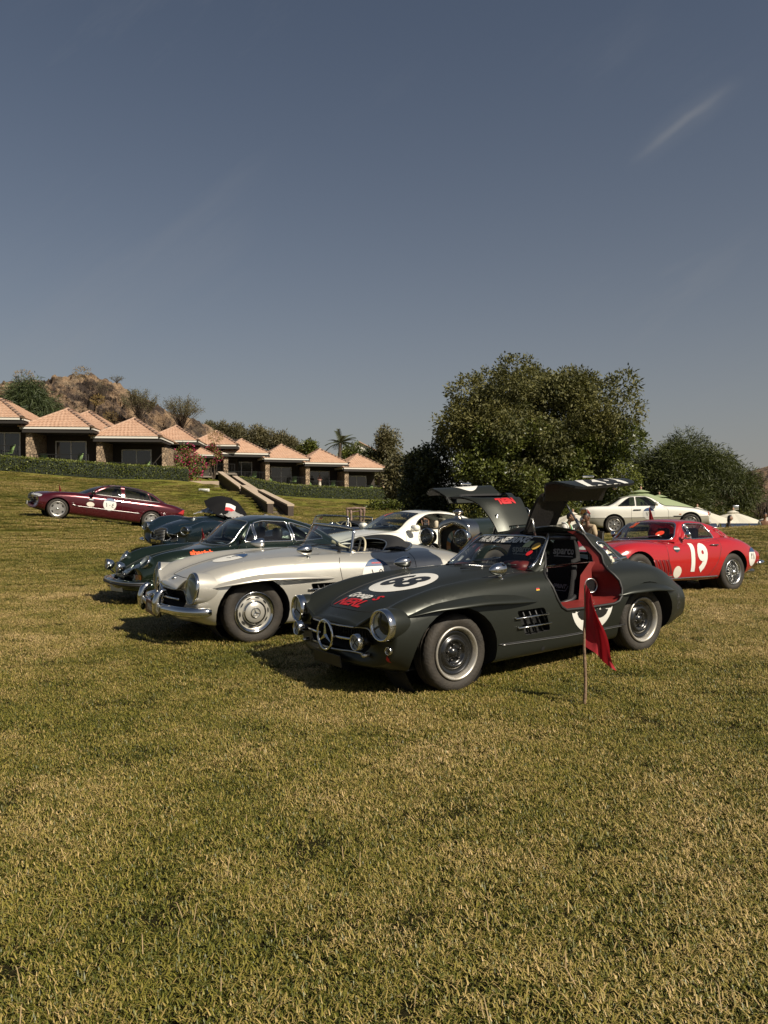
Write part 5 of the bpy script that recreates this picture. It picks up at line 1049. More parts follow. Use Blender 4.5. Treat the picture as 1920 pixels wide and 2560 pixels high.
def build_red_gt():
    P = mat('racing_red_paint', (.36, .012, .014), .22, 0, coat=1.)
    c = Car('red_grand_tourer', 'red fastback coupe with white number 19 on its door and wire wheels', 'car', (3.75, 13.2, .548, -.027, .03, .05), P, size=1.024); r = c.root
    c.loft(B_(x=(-.95, 3.38), nose=.08, nz=.42, nq=.5, tail=.06, tz=.55, tq=.4, bowf=.34, bowfL=.9, bowr=.18, bowrL=.7, shy=.74, shz=.74,
      zb=[(-.95, .28), (-.4, .20), (2.4, .19), (3.38, .36)], yb=[(-.95, .50), (-.3, .72), (2.4, .74), (3.38, .62)], ym=[(-.95, .62), (-.5, .77), (0, .825), (1.0, .81), (1.7, .83), (2.3, .87), (2.9, .83), (3.38, .73)], zm=[(-.95, .42), (0, .52), (2.3, .58), (3.38, .60)],
      yf=[(-.95, .45), (-.3, .60), (.8, .64), (1.6, .68), (2.3, .68), (3.0, .60), (3.38, .54)], zf=[(-.95, .50), (-.6, .69), (-.2, .81), (.2, .85), (.8, .835), (1.4, .855), (1.9, .90), (2.3, .935), (2.6, .92), (3.0, .83), (3.38, .70)],
      yv=[(-.95, .28), (0, .42), (.8, .52), (1.6, .52), (3.38, .4)], zv=[(-.95, .48), (-.6, .63), (-.1, .755), (.4, .815), (.8, .85), (1.6, .90), (2.3, .93), (2.7, .90), (3.1, .80), (3.38, .715)], zt=[(-.95, .50), (-.6, .66), (-.1, .80), (.4, .86), (.8, .885), (1.6, .90), (2.3, .93), (2.7, .90), (3.1, .80), (3.38, .725)]),
      dict(zr=[(.62, .86), (.8, .985), (1.0, 1.11), (1.15, 1.185), (1.35, 1.235), (1.6, 1.25), (1.9, 1.23), (2.2, 1.17), (2.5, 1.07), (2.8, .95), (3.0, .86)], zbelt=[(.62, .82), (1.2, .865), (2.2, .90), (3.0, .80)], yb=[(.62, .70), (1.1, .72), (2.0, .69), (2.5, .63), (3.0, .52)], lean=.40, lean2=.2, drop=.075, rad=.07, bf=.36, bfL=.85, br=.2, brL=.7))
    c.arches([(-.0, .32), (2.38, .33)], .38, inner=.42); c.cut(rpoly([(.98, -.58), (.98, .58), (2.1, .56), (2.1, -.56)], .1), 'top', 1, test=lambda q, n: q[2] > .75 and n[2] > .3)
    T = mat('bright_trim', (.70, .70, .69), .12, 1.); c.window(rpoly([(1.22, .895), (1.34, .895), (1.34, 1.15), (1.30, 1.13)], .02), 'side', mirror=True, test=lambda q, n: True, name='quarter_light', trim=.010, tm=T)
    c.window(rpoly([(1.37, .895), (1.99, .915), (1.86, 1.155), (1.45, 1.165), (1.37, 1.155)], [.02, .04, .05, .08, .02]), 'side', mirror=True, test=lambda q, n: True, name='side_window', trim=.013, tm=T)
    ws = c.window(rpoly([(-.655, .875), (.655, .875), (.525, 1.165), (0, 1.195), (-.525, 1.165)], [.08, .08, .09, .3, .09]), 'front', -1, trim=.014, tm=T, name='windscreen', test=lambda q, n: n[0] < -.12 and q[0] < 1.6)[0]
    c.window(rpoly([(-.42, .95), (.42, .95), (.38, 1.16), (-.38, 1.16)], .06), 'front', 1, trim=.008, name='rear_window', test=lambda q, n: n[0] > .15 and q[0] > 1.9)
    c.sg.decal('marker_number', text2d('28', .12, .005, shear=.3, mirror=True, at=(.25, 1.125)), 'front', -1, .006, ORANGE, ws, .04); c.sg.decal('sticker', poly2d(circ(-.42, .985, .055, 24, .042)), 'front', -1, .006, mat('red_orange_vinyl', (.65, .05, .02), .5), ws)
    for a, b_ in (((.45, .885), (.02, .90)), ((-.02, .89), (-.45, .945))): wiper(c.sa, a, b_, 'front', -1, r, CHROMED)
    c.interior(1.02, 2.15, .58, .28, .83, BLACK, [(1.62, -.3, .40), (1.62, .3, .40)], mat('tan_leather', (.17, .10, .05), .6), (1.36, -.3, .80), (1.14, 0, .82))
    for sg in (-1, 1):
        for k in range(3): c.line([(2.12+k*.13, 1.10-k*.055), (2.26+k*.13, .93-k*.012)], 'side', sg, .008, P, name='sail_louvre', off=.003)
        for k in range(3): c.line([(2.145+k*.13, 1.10-k*.055), (2.285+k*.13, .93-k*.012)], 'side', sg, .005, BLACK, name='louvre_slot', off=.003)
        for k in range(4):
            x0 = .28+k*.105; p = [(x0, .555), (x0+.07, .555), (x0+.19, .315), (x0+.12, .315)]; c.sb.decal('fender_vent', poly2d(p), 'side', sg, .003, mat('dark_red_recess', (.10, .006, .008), .5), r, .04); c.line([p[0], p[3]], 'side', sg, .008, P, name='vent_lip', off=.006)
        c.line([(.60, .285), (.80, .275)], 'side', sg, .014, CHROMED, name='fender_badge', off=.004)
        c.line(smoothc([(.80, .86), (.68, .80), (.68, .5), (.74, .27)], 20), 'side', sg); c.line(smoothc([(2.02, .90), (2.0, .75), (1.9, .5), (1.72, .27)], 20), 'side', sg)
        c.line([(.45, .235), (1.98, .265)], 'side', sg, .013, T, name='sill_moulding', off=.004); L = [c.sb.hit((q, .79), 'side', sg, .02) for q in (1.74, 1.92)]; v, f = tube_vf(L, [.008, .014], 8); mesh_py('door_handle', v, f, CHROME, r)
        M = aim((1.16, sg*.80, .97), (1, -sg*.15, 0)); o = ring_faces('door_mirror', [(.001, .05), (.035, .042), (.055, .02), (.06, 0), (.055, -.004), (.001, -.004)], M, CHROME, r, 20); MB().tube([(1.16, sg*.78, .95), (1.14, sg*.70, .86)], [.012, .02], 8).obj('mirror_stalk', CHROME, o)
        L = smoothc([(3.05, sg*.84, .47), (3.30, sg*.76, .48), (3.45, sg*.58, .48), (3.49, sg*.36, .48)], 14); v, f = tube_vf(L, [.02]+[.045]*12+[.03], 10); mesh_py('rear_bumper', v, f, CHROME, r); MB().tube([(3.1, sg*.45, .30), (3.50, sg*.45, .31)], .035, 12).obj('exhaust_pipe', CHROMED, r)
        lamp(r, (-.62, sg*.58, .64), (-1, sg*.1, .35), .10, .12, depth=.03); c.sb.decal('rear_roundel', poly2d(circ(2.93, .585, .15, 40, .165)), 'side', sg, .004, WHITE, r, .04)
        c.sb.decal('roundel_cap', poly2d([p for p in circ(2.93, .585, .15, 80, .165) if p[1] > .665]), 'side', sg, .006, BLUEV, r, .04); c.sb.decal('roundel_number', arabic2d('28', .11, (2.93, .60), w=.12, sp=.8), 'side', sg, .007, BLACK, r, .03)
        t = text2d('19', .60, .030, sx=.80, at=(1.40, .56), mirror=sg > 0); c.sb.decal('door_number', t, 'side', sg, .005, WHITE, r, .04)
        c.sb.decal('round_sticker', poly2d(circ(.90, .35, .10, 30)), 'side', sg, .005, mat('cream_vinyl', (.58, .54, .46), .5), r, .04)
        c.sb.decal('shield_sticker', poly2d(rpoly([(.84, .70), (.89, .67), (.96, .70), (.98, .735), (.95, .765), (.89, .78), (.84, .765), (.81, .735)], .01)), 'side', sg, .005, mat('dark_teal_print', (.012, .03, .035), .5), r, .04); c.sb.decal('sticker_band', poly2d([(.83, .722), (.965, .722), (.965, .745), (.83, .745)]), 'side', sg, .007, WHITE, r)
    c.sb.decal('hood_roundel', poly2d(circ(-.25, .0, .22, 40)), 'top', 1, .004, WHITE, r, .05); c.sb.decal('roundel_cap', poly2d([p for p in circ(-.25, 0, .22, 80) if p[0] > -.15]), 'top', 1, .006, BLUEV, r, .05)
    c.wheels('wire', .335, .205, [(0, -.70, .322), (0, .70, .322), (2.4, -.70, .322), (2.4, .70, .322)]); MB().box((1.0, 0, .26), (2.6, 1.2, .02)).obj('undertray', WELL, r); c.finish()
def build_vintage():
    P = mat('vintage_green', (.010, .016, .012), .3, 0, coat=.6); e = Car('vintage_tourer', 'vintage dark green open tourer with nickel radiator shell and big mesh guarded headlamps', 'car', (1.26, 13.02, .77, 0, 0, .02), P); r = e.root; NK = mat('nickel', (.52, .47, .40), .16, 1.)
    # radiator shell with arched top
    out = [(-.33, .50), (-.345, .80), (-.345, 1.08), (-.32, 1.19), (-.22, 1.265), (0, 1.30), (.22, 1.265), (.32, 1.19), (.345, 1.08), (.345, .80), (.33, .50)]; inn = [(-.27, .56), (-.285, .80), (-.285, 1.05), (-.24, 1.10), (-.14, 1.13), (0, 1.175), (.14, 1.13), (.24, 1.10), (.285, 1.05), (.285, .80), (.27, .56)]
    O = smoothc(out, 60); I = smoothc(inn, 60); n = 60; b = MB(); rings = [[(.14, *p) for p in O], [(-.10, p[0], p[1]) for p in O], [(-.14, p[0]*.985, p[1]*.995) for p in O], [(-.15, p[0], p[1]) for p in (O*.35+I*.65)], [(-.13, *p) for p in I], [(-.06, *p) for p in I]]
    b.add([q for k in rings for q in k], [(i*n+j, i*n+(j+1) % n, (i+1)*n+(j+1) % n, (i+1)*n+j) for i in range(5) for j in range(n)]); b.obj('radiator_shell', NK, r)
    b = MB(); b.add([(-.07, *p) for p in I], [tuple(range(n))]); b.obj('radiator_core', mat('radiator_core', (.012, .012, .012), .6, .3, bump=(160, .8)), r, False)
    COLS = [(.35, .16, .04), (.05, .14, .22), (.40, .36, .28), (.12, .20, .14), (.42, .20, .10)]; dk = MB()
    for k in range(20):
        a0, a1 = 2*math.pi*k/20, 2*math.pi*(k+1)/20; b = MB(); b.add([(-.085, .19*math.cos(t)*q+.0, .83+.26*math.sin(t)*q) for q in (.55, 1) for t in (a0, (a0+a1)/2, a1)], [(0, 1, 4, 3), (1, 2, 5, 4)]); b.obj('badge_segment', mat('badge_%d' % (k % 5), COLS[k % 5], .5), r, False)
    MB().lathe([(.001, .0), (.075, 0), (.085, .02), (.06, .04), (.055, .09), (.085, .10), (.085, .14), (.05, .15), (.04, .165), (.001, .17)], 24, Matrix.Translation((-.01, 0, 1.28)) @ Matrix.Rotation(math.pi/2, 4, 'X')).obj('radiator_cap', NK, r)
    # hood, scuttle and body
    H = []
    for x, w, z0, z1 in ((.14, .345, .60, 1.285), (.6, .37, .60, 1.30), (1.15, .42, .60, 1.32), (1.45, .50, .60, 1.33), (1.62, .56, .55, 1.24), (1.9, .60, .5, 1.02), (2.8, .58, .5, .98), (3.3, .45, .55, .92)):
        H.append([(x, y*w/.345, z0+(z-.5)/.8*(z1-z0)) for y, z in O])
    b = MB(); b.add([q for k in H[:4] for q in k], [(i*n+j, i*n+(j+1) % n, (i+1)*n+(j+1) % n, (i+1)*n+j) for i in range(3) for j in range(n)]); b.obj('hood', P, r)
    b = MB(); b.add([q for k in H[3:] for q in k], [(i*n+j, i*n+(j+1) % n, (i+1)*n+(j+1) % n, (i+1)*n+j) for i in range(4) for j in range(n)]+[tuple(4*n+j for j in range(n))]); b.obj('body', P, r)
    for sg in (-1, 1):
        b = MB()
        for k in range(14): b.tube([(.45+k*.05, sg*.40, 1.16+.001*k), (.47+k*.05, sg*.435, 1.0)], .008, 4)
        b.obj('hood_louvres', P, r); MB().tube([(-.2, sg*.36, .50), (3.6, sg*.36, .50)], .045, 8).obj('chassis_rail', BLACK, r)
        # cycle wing
        V = []
        for a in np.linspace(R(20), R(165), 20):
            for t in np.linspace(-1, 1, 7): rr = .475-.03*t*t; V.append((-rr*math.cos(a)*-1 if False else -rr*math.cos(a), sg*(.70+.115*t), .40+rr*math.sin(a)))
        mesh_np('front_wing', V, np.array([(i*7+j, i*7+j+1, (i+1)*7+j+1, (i+1)*7+j) for i in range(19) for j in range(6)]), P, r)
        # headlamp with mesh guard on a bracket
        p = Vector((-.34, sg*.38, .985)); M = aim(p, (-1, 0, 0)); o = ring_faces('headlight', [(.001, .16), (.06, .15), (.11, .10), (.135, .04), (.145, 0), (.15, -.02), (.145, -.05), (.132, -.05)], M, CHROME, r, 32)
        ring_faces('lens', [(.134, -.045), (.08, -.065), (.001, -.075)], M, LENS, o, 24); ring_faces('reflector', [(.13, -.04), (.09, .03), (.02, .08), (.001, .08)], M, mat('dark_reflector', (.25, .25, .24), .2, 1.), o, 24)
        b = MB()
        for k in range(-2, 3): w = math.sqrt(.14**2-(k*.05)**2); b.tube([M @ Vector((k*.05, -.085, -w)), M @ Vector((k*.05, -.085, w))], .003, 4); b.tube([M @ Vector((-w, -.085, k*.05)), M @ Vector((w, -.085, k*.05))], .003, 4)
        b.tube([M @ Vector((.142*math.cos(a), -.08, .142*math.sin(a))) for a in np.linspace(0, 6.283, 30, False)], .006, 5, False, True); b.obj('lamp_guard', BLACK, o)
        MB().tube([(-.30, sg*.38, .86), (-.22, sg*.36, .62), (-.15, sg*.36, .5)], .022, 8).tube([(-.30, sg*.38, .86), (-.1, sg*.30, .70)], .014, 6).obj('lamp_bracket', BLACK, r)
        o = MB().tube([(1.50, sg*.50, 1.30), (1.72, sg*.50, 1.14+.0)], .012, 6).obj('screen_stay', BLACK, r)
    MB().tube([(-.24, -.6, .42), (-.24, .6, .42)], .035, 8).tube([(-.30, -.55, .60), (-.30, .55, .60)], .018, 8).obj('front_axle', BLACK, r)
    g = MB(); g.add([(1.42, -.1, 1.30), (1.42, -.42, 1.29), (1.46, -.42, 1.42), (1.46, -.36, 1.47), (1.46, -.12, 1.47), (1.46, -.06, 1.42)], [tuple(range(6))]); o = g.obj('aero_screen', GLASS, r, False); MB().tube(g.v, .008, 6, False, True).obj('screen_frame', CHROMED, o)
    from_bm('cockpit_rim', bm_box((.05, .9, .05), .02), mat('tan_trim', (.22, .10, .04), .6), r).location = (1.40, 0, 1.31)
    for y in (-.3, .3): ribbed_seat(r, (2.1, y, .58), .5, .40, mat('dark_leather', (.02, .014, .012), .6), head=False)
    MB().box((1.47, 0, 1.33), (.14, .6, .05), bev=.02).box((1.46, .22, 1.37), (.08, .14, .09), bev=.02).obj('instrument_cluster', CHROMED, r)
    steering(r, (1.95, -.3, 1.06), .20); e.wheels('vintage', .405, .15, [(0, -.70, .40), (0, .70, .40), (3.0, -.70, .40), (3.0, .70, .40)])
def build_all_cars():
    build_gullwing()
    build_roadster('silver_roadster', 'silver beige open roadster with black folded hood cover and chrome split bumper', (-1.765, 8.837, .523, .008, -.011, .095), SILVER, mark='79')
    build_rear_engine_coupe(); build_open_racer(); build_sedan(); build_white_coupe(); build_white_convertible(); build_red_gt(); build_vintage()
    DK = mat('dark_blue_paint', (.010, .014, .022), .2, .3, coat=1.)
    build_roadster('dark_roadster', 'dark open roadster marked 66 on its windscreen, behind the green coupe', (-2.2, 18.9, .86, 0, 0, .06), DK, None, False, '66')
    build_roadster('dark_roadster', 'low dark car showing only its windscreen top left of the white coupe', (-1.75, 24.6, .70, 0, 0, -.06), DK, None, False, '5')
# ------------------------------------------------------------------ the ground
def px(u, v, d):
    """a point of the place seen at pixel u, v of the photograph, d metres ahead: used to measure positions"""
    a, b = (u-960)/CAM_F, -(v-1280)/CAM_F; c, s = math.cos(CAM_P), math.sin(CAM_P); r = Vector((a, c-b*s, s+b*c)); return Vector((r.x/r.y*d, d, CAM_H+r.z/r.y*d))
POSES = [((.178, 7.003, .593, .034, .018, 0), 2.38, .7), ((-1.765, 8.837, .523, .008, -.011, .095), 2.4, .7), ((-3.33, 12.05, .593, -.007, -.012, .07), 2.24, .68), ((-4.95, 18.9, 1.12, 0, -.09, .30), 2.3, .68), ((-11.35, 26.4, .50, -.145, 0, 1.07), 3.085, .79),
         ((-.83, 16.0, .59, 0, 0, .02), 2.95, .8), ((10.55, 27.0, R(172), -.03, 0, .60), 2.515, .77), ((3.75, 13.2, .548, -.027, .03, .05), 2.4, .7), ((1.26, 13.02, .77, 0, 0, .02), 3.3, .7), ((-2.2, 18.9, .86, 0, 0, .06), 2.4, .7)]
CP = [(0, 0, 0), (-8, 1, 0), (8, 1, 0), (0, 3.5, 0), (-3, 5, 0), (3.5, 5, .01), (-6, 9, .05), (-8, 14, .16), (8, 10, .05), (0, -10, 0), (-20, 5, .1), (20, 5, .2), (-14, 16, .35), (-20, 26, 1.5), (-11, 22, .62),
      (10, 17.5, .22), (12.5, 24.5, .80), (14, 20, .5), (16, 25.5, .85), (18, 27, .7), (8, 22.5, .42), (5, 20, .22), (6, 26, .4), (5, 33, .45), (12, 36, -.6), (17, 36, -1.1), (22, 40, -1.4), (8, 40, .3), (14, 50, -.6), (22, 55, -1.0), (30, 40, -.6),
      (-1, 24, .16), (-1, 30, .25), (-5.05, 36, .62), (0, 36, .35), (0, 50, .5), (-7.6, 54, .67), (-12, 66, 1.85), (-4, 62, .9), (-5, 72, 1.6), (-16.7, 78, 3.75), (-10.5, 56, 1.7), (-14.5, 61.5, 3.15), (-22, 59, 3.65), (-29, 56, 4.15), (-18, 40, 2.3), (-25, 40, 2.7), (-30, 30, 2.4), (-36, 56, 4.7), (-14, 34, 1.75),
      (-14, 79, 2.95), (2, 84, 1.95), (0, 72, 1.15), (6, 60, .9), (10, 90, 1.6), (-26.7, 60, 4.6), (-17.6, 64, 3.7), (-17, 84, 3.95), (-.4, 90, 2.2), (-30, 75, 6.), (-16, 95, 4.5), (10, 110, 2), (30, 100, 1), (-45, 60, 5.5)]
for q, wb, hw in POSES:
    M_ = place_matrix(*q)
    for x in (0, wb):
        for y in (-hw, hw): p = M_ @ Vector((x, y, .0)); CP.append(tuple(p))
CPn = np.array(CP); _s = 12.
def _tpsk(d2): return .5*d2*np.log(d2+1e-9)
def _fit(lam=.02):
    X = CPn[:, :2]/_s; n = len(X); K = _tpsk(((X[:, None]-X[None])**2).sum(-1))+lam*np.eye(n)*.05; P = np.c_[np.ones(n), X]; A = np.zeros((n+3, n+3)); A[:n, :n] = K; A[:n, n:] = P; A[n:, :n] = P.T
    return np.linalg.solve(A, np.r_[CPn[:, 2], 0, 0, 0])
_W = _fit()
def ground_z(x, y):
    x, y = np.broadcast_arrays(np.asarray(x, float), np.asarray(y, float)); sh = x.shape; x, y = x.ravel(), y.ravel(); out = np.empty(len(x)); C = CPn[:, :2]/_s
    for i in range(0, len(x), 20000):
        q = np.stack([x[i:i+20000], y[i:i+20000]], 1)/_s; out[i:i+20000] = _tpsk(((q[:, None]-C[None])**2).sum(-1)) @ _W[:-3]+_W[-3]+q @ _W[-2:]
    d = np.hypot(x*.9, (y-40)*.9); w = np.clip((110-d)/50, 0, 1); w = w*w*(3-2*w); return (out*w+1.2*(1-w)).reshape(sh)
def gz(x, y): return float(ground_z(np.array([x]), np.array([y]))[0])
def grass_material(name, blades):
    m = bpy.data.materials.new(name); m.use_nodes = True; nt = m.node_tree; b = nt.nodes['Principled BSDF']; L = nt.links.new; N = nt.nodes.new
    geo = N('ShaderNodeNewGeometry')
    def noise(sc, det=4, rough=.55):
        n = N('ShaderNodeTexNoise'); n.inputs['Scale'].default_value = sc; n.inputs['Detail'].default_value = det; n.inputs['Roughness'].default_value = rough; L(geo.outputs['Position'], n.inputs['Vector']); return n.outputs[0]
    def math_(op, a, c):
        k = N('ShaderNodeMath'); k.operation = op
        for i, q in enumerate((a, c)):
            if isinstance(q, (int, float)): k.inputs[i].default_value = q
            else: L(q, k.inputs[i])
        return k.outputs[0]
    big, mid = noise(.30, 3), noise(1.7, 4)
    dry = math_('ADD', math_('MULTIPLY', big, .8), math_('MULTIPLY', mid, .55))              # about .87 on average
    if blades:
        at = N('ShaderNodeAttribute'); at.attribute_name = 'rnd'; fine = math_('MULTIPLY', at.outputs['Fac'], .85); dry = math_('ADD', dry, fine); dry = math_('SUBTRACT', dry, .67)
    else:
        f1 = noise(55, 6, .75); dry = math_('ADD', dry, math_('MULTIPLY', math_('SUBTRACT', f1, .5), 1.7)); dry = math_('SUBTRACT', dry, .23)
    rp = N('ShaderNodeValToRGB'); e = rp.color_ramp.elements; e[0].position, e[1].position = .12, .88
    if blades: cols = [(.0, (.036, .046, .005)), (.35, (.094, .100, .012)), (.54, (.185, .160, .025)), (.70, (.32, .235, .078)), (1, (.62, .44, .235))]
    else: cols = [(.0, (.055, .074, .012)), (.36, (.110, .122, .021)), (.58, (.18, .158, .038)), (.8, (.27, .20, .072)), (1, (.35, .26, .12))]
    while len(e) < len(cols): e.new(.5)
    for el, (p, cc) in zip(e, cols): el.position = p; el.color = (*cc, 1)
    L(dry, rp.inputs[0]); L(rp.outputs[0], b.inputs['Base Color'])
    if not blades:                                # soil and thatch colour, with the shade between blades painted in; fades with distance
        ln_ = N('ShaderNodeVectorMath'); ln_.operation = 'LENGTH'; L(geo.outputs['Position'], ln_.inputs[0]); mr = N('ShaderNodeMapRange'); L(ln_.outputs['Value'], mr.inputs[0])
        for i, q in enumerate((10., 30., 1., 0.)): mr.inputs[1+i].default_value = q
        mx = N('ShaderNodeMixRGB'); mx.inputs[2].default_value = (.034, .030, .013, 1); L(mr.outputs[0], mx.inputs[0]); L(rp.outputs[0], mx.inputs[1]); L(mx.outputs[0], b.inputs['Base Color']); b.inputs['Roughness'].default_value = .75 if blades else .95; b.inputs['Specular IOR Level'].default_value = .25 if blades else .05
    if not blades:
        bp = N('ShaderNodeBump'); bp.inputs['Strength'].default_value = .9; bp.inputs['Distance'].default_value = .06; L(noise(28, 8, .8), bp.inputs['Height']); L(bp.outputs[0], b.inputs['Normal'])
    return m
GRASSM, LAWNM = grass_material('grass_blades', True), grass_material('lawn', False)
def build_ground():
    t = np.linspace(-1, 1, 240); xs = 30*np.sinh(t*4.0)/np.sinh(1.35); t = np.linspace(0, 1, 240); ys = -40+np.r_[np.linspace(0, 36, 14)[:-1], 36+np.linspace(0, 110, 180)[:-1], 146+np.geomspace(1, 900, 40)]
    X, Y = np.meshgrid(xs, ys); Z = ground_z(X, Y); n, m = X.shape; V = np.stack([X, Y, Z], -1).reshape(-1, 3); i = np.arange(n*m).reshape(n, m); F = np.stack([i[:-1, :-1], i[:-1, 1:], i[1:, 1:], i[1:, :-1]], -1).reshape(-1, 4)
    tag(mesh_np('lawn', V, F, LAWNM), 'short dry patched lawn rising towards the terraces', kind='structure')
def build_grass():
    """tufted patches of real blades, laid over the lawn by geometry nodes"""
    patches = []; col = bpy.data.collections.new('grass_patches')
    for s in range(4):
        n = 2700; g = np.random.default_rng(50+s); c = g.uniform(-.25, .25, (n, 2)); cc = g.uniform(-.225, .225, (190, 2)); ki = g.integers(0, 190, n); c = np.where(g.uniform(0, 1, (n, 1)) < .62, cc[ki]+g.normal(0, .0125, (n, 2)), c); crnd = g.uniform(0, 1, 190); ang = g.uniform(0, 2*math.pi, n); ln = g.gamma(4.5, .0031, n)+.008; lean = g.uniform(.45, 1.45, n); wd = g.uniform(.0012, .0024, n); rnd = np.clip(.55*crnd[ki]+.45*g.uniform(0, 1, n), 0, 1)
        lay = rnd > .62; lean[lay] = g.uniform(1.0, 1.5, lay.sum()); d = np.stack([np.cos(ang), np.sin(ang)], 1); sd = np.stack([-d[:, 1], d[:, 0]], 1); z0 = np.zeros(n)
        z0[lay] = g.uniform(0, .022, lay.sum()); hz = lambda f: np.stack([c[:, 0]+d[:, 0]*ln*np.sin(lean)*f, c[:, 1]+d[:, 1]*ln*np.sin(lean)*f, z0+ln*np.cos(lean)*(f if np.isscalar(f) else f)], 1)
        p0, p1, p2 = hz(0), hz(.55)+np.array([0, 0, .006]), hz(1.); w3 = np.c_[sd, np.zeros(n)]*wd[:, None]
        V = np.stack([p0-w3, p0+w3, p1-w3*.8, p1+w3*.8, p2], 1).reshape(-1, 3); b = np.arange(n)*5
        F = np.concatenate([np.stack([b, b+1, b+3], 1), np.stack([b, b+3, b+2], 1), np.stack([b+2, b+3, b+4], 1)])
        me_o = mesh_np('grass_patch', V, F, GRASSM, None, False, np.repeat(rnd, 5)); COL.objects.unlink(me_o); col.objects.link(me_o); patches.append(me_o)
    P = []
    g = np.random.default_rng(3); y = -1.5
    while y < 76:
        st = .27 if y < 7 else .27+(y-7)*.0135; x0, x1 = -.6*max(y, 0)-3, .6*max(y, 0)+3; xs = np.arange(x0, x1, st); P.append(np.stack([xs+g.uniform(-.5, .5, len(xs))*st, np.full(len(xs), y)+g.uniform(-.5, .5, len(xs))*st, np.full(len(xs), min(2.4, max(1., st/.30)))], 1)); y += st
    P = np.concatenate(P); keep = np.ones(len(P), bool)
    keep &= ~((P[:, 1] > 28) & (P[:, 0] > 11)); keep &= ~((P[:, 1] > 54+.33*np.maximum(P[:, 0]+30, 0)) & (P[:, 0] < -14.3)); P = P[keep]
    z = ground_z(P[:, 0], P[:, 1]); me = bpy.data.meshes.new('grass'); me.vertices.add(len(P)); me.vertices.foreach_set('co', np.c_[P[:, :2], z-.004].astype(np.float32).ravel())
    a = me.attributes.new('size', 'FLOAT', 'POINT'); a.data.foreach_set('value', P[:, 2].astype(np.float32)); me.update(); o = bpy.data.objects.new('grass', me); COL.objects.link(o); tag(o, 'short mixed green and straw coloured grass blades of the lawn', kind='stuff')
    ng = bpy.data.node_groups.new('grass_spread', 'GeometryNodeTree'); ng.interface.new_socket('Geometry', in_out='INPUT', socket_type='NodeSocketGeometry'); ng.interface.new_socket('Geometry', in_out='OUTPUT', socket_type='NodeSocketGeometry')
    N, L = ng.nodes.new, ng.links.new; gi, go = N('NodeGroupInput'), N('NodeGroupOutput'); mp_ = N('GeometryNodeMeshToPoints'); ci = N('GeometryNodeCollectionInfo'); ci.inputs['Collection'].default_value = col; ci.inputs['Separate Children'].default_value = True; ci.inputs['Reset Children'].default_value = True
    ip = N('GeometryNodeInstanceOnPoints'); ip.inputs['Pick Instance'].default_value = True; rr = N('FunctionNodeRandomValue'); rr.data_type = 'FLOAT_VECTOR'; rr.inputs[0].default_value = (0, 0, 0); rr.inputs[1].default_value = (0, 0, 6.283)
    at = N('GeometryNodeInputNamedAttribute'); at.data_type = 'FLOAT'; at.inputs['Name'].default_value = 'size'; rs = N('FunctionNodeRandomValue'); rs.data_type = 'FLOAT'; rs.inputs[2].default_value = .8; rs.inputs[3].default_value = 1.25; rs.inputs['Seed'].default_value = 4; ml = N('ShaderNodeMath'); ml.operation = 'MULTIPLY'
    L(gi.outputs[0], mp_.inputs[0]); L(mp_.outputs[0], ip.inputs['Points']); L(ci.outputs[0], ip.inputs['Instance']); L(rr.outputs[0], ip.inputs['Rotation']); L(at.outputs[0], ml.inputs[0]); L(rs.outputs[1], ml.inputs[1]); L(ml.outputs[0], ip.inputs['Scale']); L(ip.outputs[0], go.inputs[0])
    md = o.modifiers.new('spread', 'NODES'); md.node_group = ng
    # longer straw stalks lying about
    n = 420; g = np.random.default_rng(11); yy = 2.1+g.uniform(0, 1, n)**1.4*10; xx = g.uniform(-.55, .55, n)*yy; ang = g.uniform(0, 6.28, n); ln = g.uniform(.04, .09, n); V = []; F = []
    zz = ground_z(xx, yy)+.02
    for i in range(n):
        d = np.array([math.cos(ang[i]), math.sin(ang[i]), 0]); s_ = np.array([-d[1], d[0], 0])*0.0016; p = np.array([xx[i], yy[i], zz[i]]); up = g.uniform(.0, .05)*np.array([0, 0, 1]); q = p+d*ln[i]*.5+up+np.array([0, 0, .01]); r_ = p+d*ln[i]+up*1.1; b = len(V); V += [p-s_, p+s_, q-s_, q+s_, r_]; F += [(b, b+1, b+3, b+2), (b+2, b+3, b+4, b+4)]
    o2 = mesh_py('grass_stalks', V, [f if f[2] != f[3] else f[:3] for f in F], mat('straw', (.34, .24, .13), .8, noise=(3, .5, (.22, .16, .07)))); tag(o2, 'dry straw stalks scattered on the near lawn', kind='stuff')
# ------------------------------------------------------------------ foliage
def leaf_mat(name, a, b, tr=.25, rough=.5):
    if name in MATS: return MATS[name]
    m = bpy.data.materials.new(name); m.use_nodes = True; MATS[name] = m; nt = m.node_tree; p = nt.nodes['Principled BSDF']; o = nt.nodes['Material Output']; at = nt.nodes.new('ShaderNodeAttribute'); at.attribute_name = 'rnd'
    rp = nt.nodes.new('ShaderNodeValToRGB'); rp.color_ramp.elements[0].color = (*a, 1); rp.color_ramp.elements[1].color = (*b, 1); nt.links.new(at.outputs['Fac'], rp.inputs[0]); nt.links.new(rp.outputs[0], p.inputs['Base Color']); p.inputs['Roughness'].default_value = rough
    t = nt.nodes.new('ShaderNodeBsdfTranslucent'); nt.links.new(rp.outputs[0], t.inputs[0]); mx = nt.nodes.new('ShaderNodeMixShader'); mx.inputs[0].default_value = tr; nt.links.new(p.outputs[0], mx.inputs[1]); nt.links.new(t.outputs[0], mx.inputs[2]); nt.links.new(mx.outputs[0], o.inputs[0]); return m
BARK = mat('bark', (.085, .062, .042), .9, noise=(6, .6, (.05, .036, .025)), bump=(18, .8))
